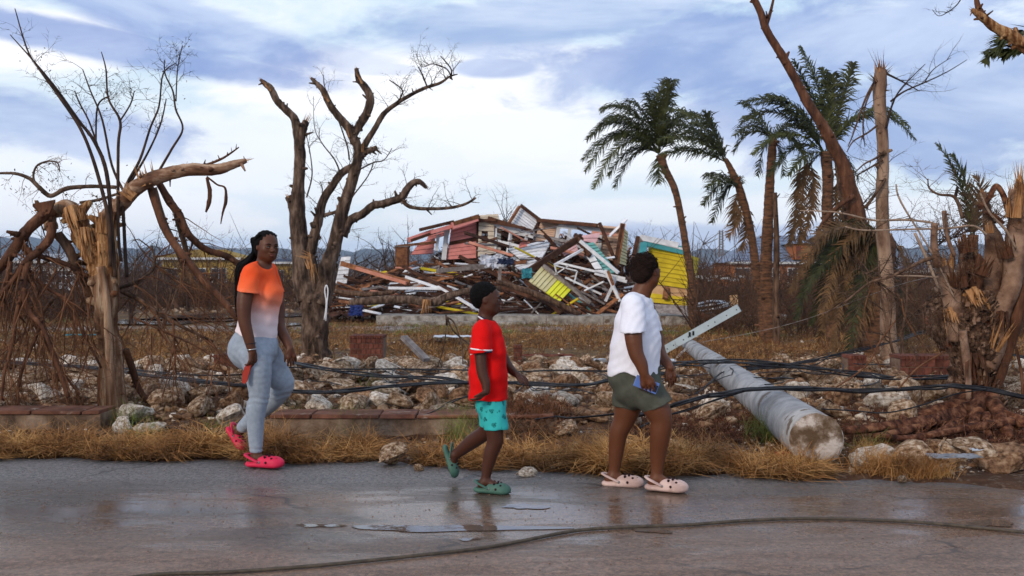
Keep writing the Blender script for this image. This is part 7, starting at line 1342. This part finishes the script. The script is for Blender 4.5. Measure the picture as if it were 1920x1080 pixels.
    ring(J(902.5, 655, -.155), .0655, .064, .0055, m_whitetrim, 'sleeve_stripe', (-.006, 0)); ring(J(902.5, 658, -.156), .065, .064, .005, m_navy, 'sleeve_cuff', (-.006, 0))
    ring(J(914, 603, -.0), .058, .060, .0055, m_whitetrim, 'collar', (-.034, 0)); ring(J(914, 600.5, -.0), .053, .055, .006, m_navy, 'collar_lining', (-.032, 0))
    # white print: numeral edge on the back, small crest on the chest
    mb = MB(); a = [J(884.6, 652, -.055), J(886.5, 652, -.085), J(887, 664, -.085), J(883.4, 666, -.055)]; mb.hexa([*[p+Vector((-.006, -.004, 0)) for p in a], *[p+Vector((.004, .003, 0)) for p in a]]); obj('shirt_print', mb, m_whitetrim, sh)
    mb = MB(); a = [J(941.0, 640, -.035), J(943.4, 639, -.02), J(947.0, 656, -.02), J(944.8, 658, -.035)]; mb.hexa([*[p+Vector((.002, -.014, 0)) for p in a], *[p+Vector((-.004, .002, 0)) for p in a]]); obj('shirt_print', mb, m_whitetrim, sh)
    St = B.like(); St.chain([J(919, 745, .0), J(921, 758, .0)], [.098, .100], .03, flat=(0, 1, 0), ff=.9)
    a = B.like(); a.cap(J(923, 756, -.045), J(930, 800, -.06), .080, .077, .02); St.union(a, .02)
    a = B.like(); a.cap(J(920, 756, .06), J(920, 795, .08), .078, .076, .02); St.union(a, .02); St.plane(J(930, 802, 0), (.02, 0, -1))
    St.disp(lambda x, y, z: .0022*np.sin(x*44+z*26)+.0015*np.sin(x*80-z*30)); obj('shorts', St.mesh('boy_shorts'), m_teal, root)
    clog(root, J(891, 923.0, -.04), J(958, 925.5, -.07), (0, 0, 1), .222, .092, m_greenclog, m_dark_hole)
    clog(root, J(829, 838, .33), J(850, 902, .30), (.94, -.10, -.25), .215, .088, m_greenclog, m_dark_hole)
boy()
# ------------------------------------------------------------------ person in the white shirt
m_white = cloth('white_cotton', (.76, .77, .86), (.70, .71, .80), bs=30, bump=.3); m_olive = cloth('olive_jersey', (.078, .082, .066), (.062, .066, .053), bs=70, bump=.25)
m_cream = M('cream_foam', (.58, .42, .38), (.42, .29, .26), 14, .5, .1, 80, lo=.42, hi=.58)
m_phone = M('phone_blue', (.10, .17, .46), (.09, .16, .42), 8, .25, 0); m_phone_cam = M('phone_lens', (.012, .014, .03), rough=.1, bump=0)
def adult():
    Y0 = 6.45; o = P(1208, 918, Y0); o.z = 0; root = thing('person', 'person in loose white T-shirt, olive shorts and cream clogs, head turned away', 'person', o)
    def J(px, py, dy=0): return P(px, py, Y0+dy)-o
    B = SDF((-.36, -.34, -.02), (.36, .42, 1.60), .0052); L = .222
    hc = J(1213, 510, .0); Hd, q, rot = head(B, hc, (.72, .68, -.10), (-.05, 0, 1), L)
    B.union(Hd, .004); B.chain([J(1198, 560, .0), J(1208, 536, .0)], [.066, .060], .02)
    t = B.like(); t.chain([J(1195, 592, .0), J(1194, 640, .0), J(1190, 690, .02), J(1192, 710, .02)], [.085, .11, .135, .14], .04); t.cap(J(1190, 580, -.09), J(1203, 576, .11), .045, .045, .04); B.union(t, .03)
    ar = B.like(); ar.chain([J(1188, 584, -.15), J(1187, 622, -.215), J(1192, 660, -.235), J(1202, 682, -.245), J(1208, 702, -.25)], [.052, .055, .046, .039, .028], .015); B.union(ar, .02)
    B.union(hand(B, J(1207, 700, -.25), (.22, -.05, -.95), (.25, .9, 0), .162, .55, 1, .6), .006)
    ar = B.like(); ar.chain([J(1213, 580, .17), J(1228, 630, .22), J(1237, 662, .18), J(1250, 680, .08), J(1256, 690, .03)], [.055, .050, .042, .032, .026], .015); B.union(ar, .02)
    B.union(hand(B, J(1254, 688, .04), (.30, -.2, -.9), (-.5, .8, .1), .155, .5, -1, .6), .006)
    n_ = B.like(); n_.chain([J(1208, 730, -.07), J(1228, 760, -.09), J(1240, 786, -.10), J(1238, 812, -.09), J(1234, 850, -.06), J(1232, 880, -.05), J(1230, 898, -.05)], [.104, .087, .068, .064, .051, .037, .035], .02)
    f_ = B.like(); f_.chain([J(1184, 730, .08), J(1178, 762, .08), J(1170, 788, .09), J(1160, 812, .10), J(1155, 850, .12), J(1152, 878, .13), J(1150, 895, .13)], [.108, .087, .069, .059, .047, .036, .034], .02)
    B.union(n_, .015); B.union(f_, .015); B.cap(J(1232, 897, -.05), J(1256, 910, -.09), .036, .03, .02); B.ell(J(1225, 905, -.05), (.038, .034, .04), .02); B.ell(J(1144, 899, .13), (.038, .034, .04), .02); B.cap(J(1150, 892, .13), J(1172, 904, .10), .034, .028, .02)
    obj('body', B.mesh('adult_body'), m_skin_c, root); face_parts(root, q, rot, L)
    hb = B.like(); hb.ell(q(0, -.12, .15), (.375*L, .44*L, .39*L), .02, rot); hb.ell(q(0, -.32, -.10), (.29*L, .22*L, .26*L), .04, rot); hb.ell(q(0, .56, -.10), (.6*L, .44*L, .46*L), .012, rot, sub=True)
    for sg in (-1, 1): hb.ell(q(sg*.40, .02, -.05), (.13*L, .14*L, .15*L), .006, rot, sub=True)
    hb.disp(lambda x, y, z: .0050*np.sin(x*170+2*np.sin(z*60))*np.sin(y*150+z*70)*np.sin(z*160)); hb_o = obj('hair', hb.mesh('adult_hair'), m_hair_c, root)
    hr = MB(); rg = random.Random(8)
    for i in range(420):
        a, b = rg.uniform(0, 6.28), math.acos(rg.uniform(-.35, 1)); d = Vector((math.cos(a)*math.sin(b), math.sin(a)*math.sin(b), math.cos(b)))
        if d.y > .35 and d.z < .55: continue
        p = q(d.x*.365, -.12+d.y*.43, .15+d.z*.38); n_v = (p-q(0, -.1, .1)).normalized(); t_ = n_v.orthogonal(); t_ = Matrix.Rotation(rg.uniform(0, 6.28), 3, n_v) @ t_
        hr.tube([p-n_v*.004, p+n_v*.008+t_*.004, p+n_v*.010+t_*.012, p+n_v*.004+t_*.016], [.0022, .002, .0016, .001], 3, rnd=rg)
    obj('curl', hr, m_hair_c, hb_o, kind='stuff')
    Sh = B.like(); Sh.chain([J(1193, 578, .0), J(1193, 606, .0), J(1192, 648, .01), J(1189, 694, .02)], [.106, .128, .150, .170], .05, flat=(0, 1, 0), ff=1.12)
    Sh.cap(J(1186, 569, -.13), J(1204, 567, .15), .062, .058, .05); Sh.ell(J(1205, 632, .02), (.10, .15, .10), .05)
    sl = B.like(); sl.cap(J(1187, 576, -.155), J(1187, 626, -.215), .074, .086, .02); sl.plane(J(1187, 623, -.21), (.03, 0, -1)); Sh.union(sl, .03)
    sl = B.like(); sl.cap(J(1207, 574, .17), J(1222, 622, .21), .068, .072, .02); sl.plane(J(1220, 622, .2), (.1, 0, -1)); Sh.union(sl, .03)
    x0 = J(1190, 702).x; z0 = J(1190, 708).z
    xx, yy, zz = np.meshgrid(*Sh.ax, indexing='ij', sparse=True)
    hem = z0+.030*np.sin((xx-x0)*9+2.3)+.008*np.sin(xx*33)+.006*np.sin(yy*30)+.0*zz
    Sh.d = np.maximum(Sh.d, (hem-zz).astype(np.float32)); Sh.ell(J(1206, 546, .0), (.082, .080, .062), .006, sub=True)
    Sh.disp(lambda x, y, z: .0048*np.sin(x*30+z*7+1.5*np.sin(z*4+y*5))*np.clip((1.16-z)*2.2, .0, 1)+.0032*np.sin((z+x*.9)*34+1.6*np.sin(x*9+y*6))*np.exp(-((z-1.12)/.12)**2)+.0012*np.sin((z-x*1.3)*80+3*np.sin(z*11+x*13))); obj('shirt', Sh.mesh('adult_shirt'), m_white, root)
    St = B.like(); St.chain([J(1192, 698, .01), J(1194, 722, .01)], [.160, .158], .04, flat=(0, 1, 0), ff=1.0); St.ell(J(1164, 705, .03), (.085, .13, .09), .04)
    a = B.like(); a.cap(J(1208, 728, -.06), J(1236, 764, -.095), .120, .098, .02); a.plane(J(1236, 758, -.09), (.50, 0, -1)); St.union(a, .02)
    a = B.like(); a.cap(J(1183, 728, .08), J(1176, 766, .08), .120, .100, .02); a.plane(J(1176, 762, .1), (-.06, 0, -1)); St.union(a, .02)
    St.disp(lambda x, y, z: .0022*np.sin(x*40-z*44)+.0012*np.sin(x*90+z*60)); obj('shorts', St.mesh('adult_shorts'), m_olive, root)
    clog(root, J(1212, 919.0, -.05), J(1285, 922.0, -.12), (0, 0, 1), .262, .105, m_cream, m_dark_hole)
    clog(root, J(1131, 912.5, .13), J(1203, 912.5, .09), (0, 0, 1), .262, .10, m_cream, m_dark_hole)
    # phone lying in the near hand, camera bar at its lower end
    pc = P(1212, 721, Y0-.232); ph = thing('phone', 'blue phone held against the thigh of the person in white', 'phone', pc)
    d = Vector((.92, -.05, -.36)).normalized(); n_ = Vector((.05, -1, .02)); n_ = (n_-d*n_.dot(d)).normalized(); u_ = n_.cross(d); 
    def bx(a0, a1, b0, b1, c0, c1):
        m = MB(); m.hexa([d*a+u_*b+n_*c for a, b, c in ((a0, b0, c0), (a1, b0, c0), (a1, b1, c0), (a0, b1, c0), (a0, b0, c1), (a1, b0, c1), (a1, b1, c1), (a0, b1, c1))]); return m
    bd = obj('casing', bx(-.076, .076, -.036, .036, -.004, .004), m_phone, ph)
    bv = bd.modifiers.new('soft', 'BEVEL'); bv.width = .003; bv.segments = 2
    obj('camera_bump', bx(.046, .072, -.026, .018, .004, .0062), m_phone_cam, ph)
adult()

number_rows()
# ------------------------------------------------------------------ evening haze
def haze():
    mb = MB(); mb.box(-4300, 4300, -60, 4300, -4, 150); m = bpy.data.materials.new('thin_haze'); m.use_nodes = True; nt = m.node_tree; nt.nodes.clear(); o_ = nt.nodes.new('ShaderNodeOutputMaterial'); v = nt.nodes.new('ShaderNodeVolumePrincipled')
    v.inputs['Density'].default_value = (.00019); v.inputs['Color'].default_value = (.58, .74, 1, 1); nt.links.new(v.outputs[0], o_.inputs['Volume']); obj('haze', mb, m, kind='stuff', label='thin bluish evening haze over the plain', cat='haze')
haze()
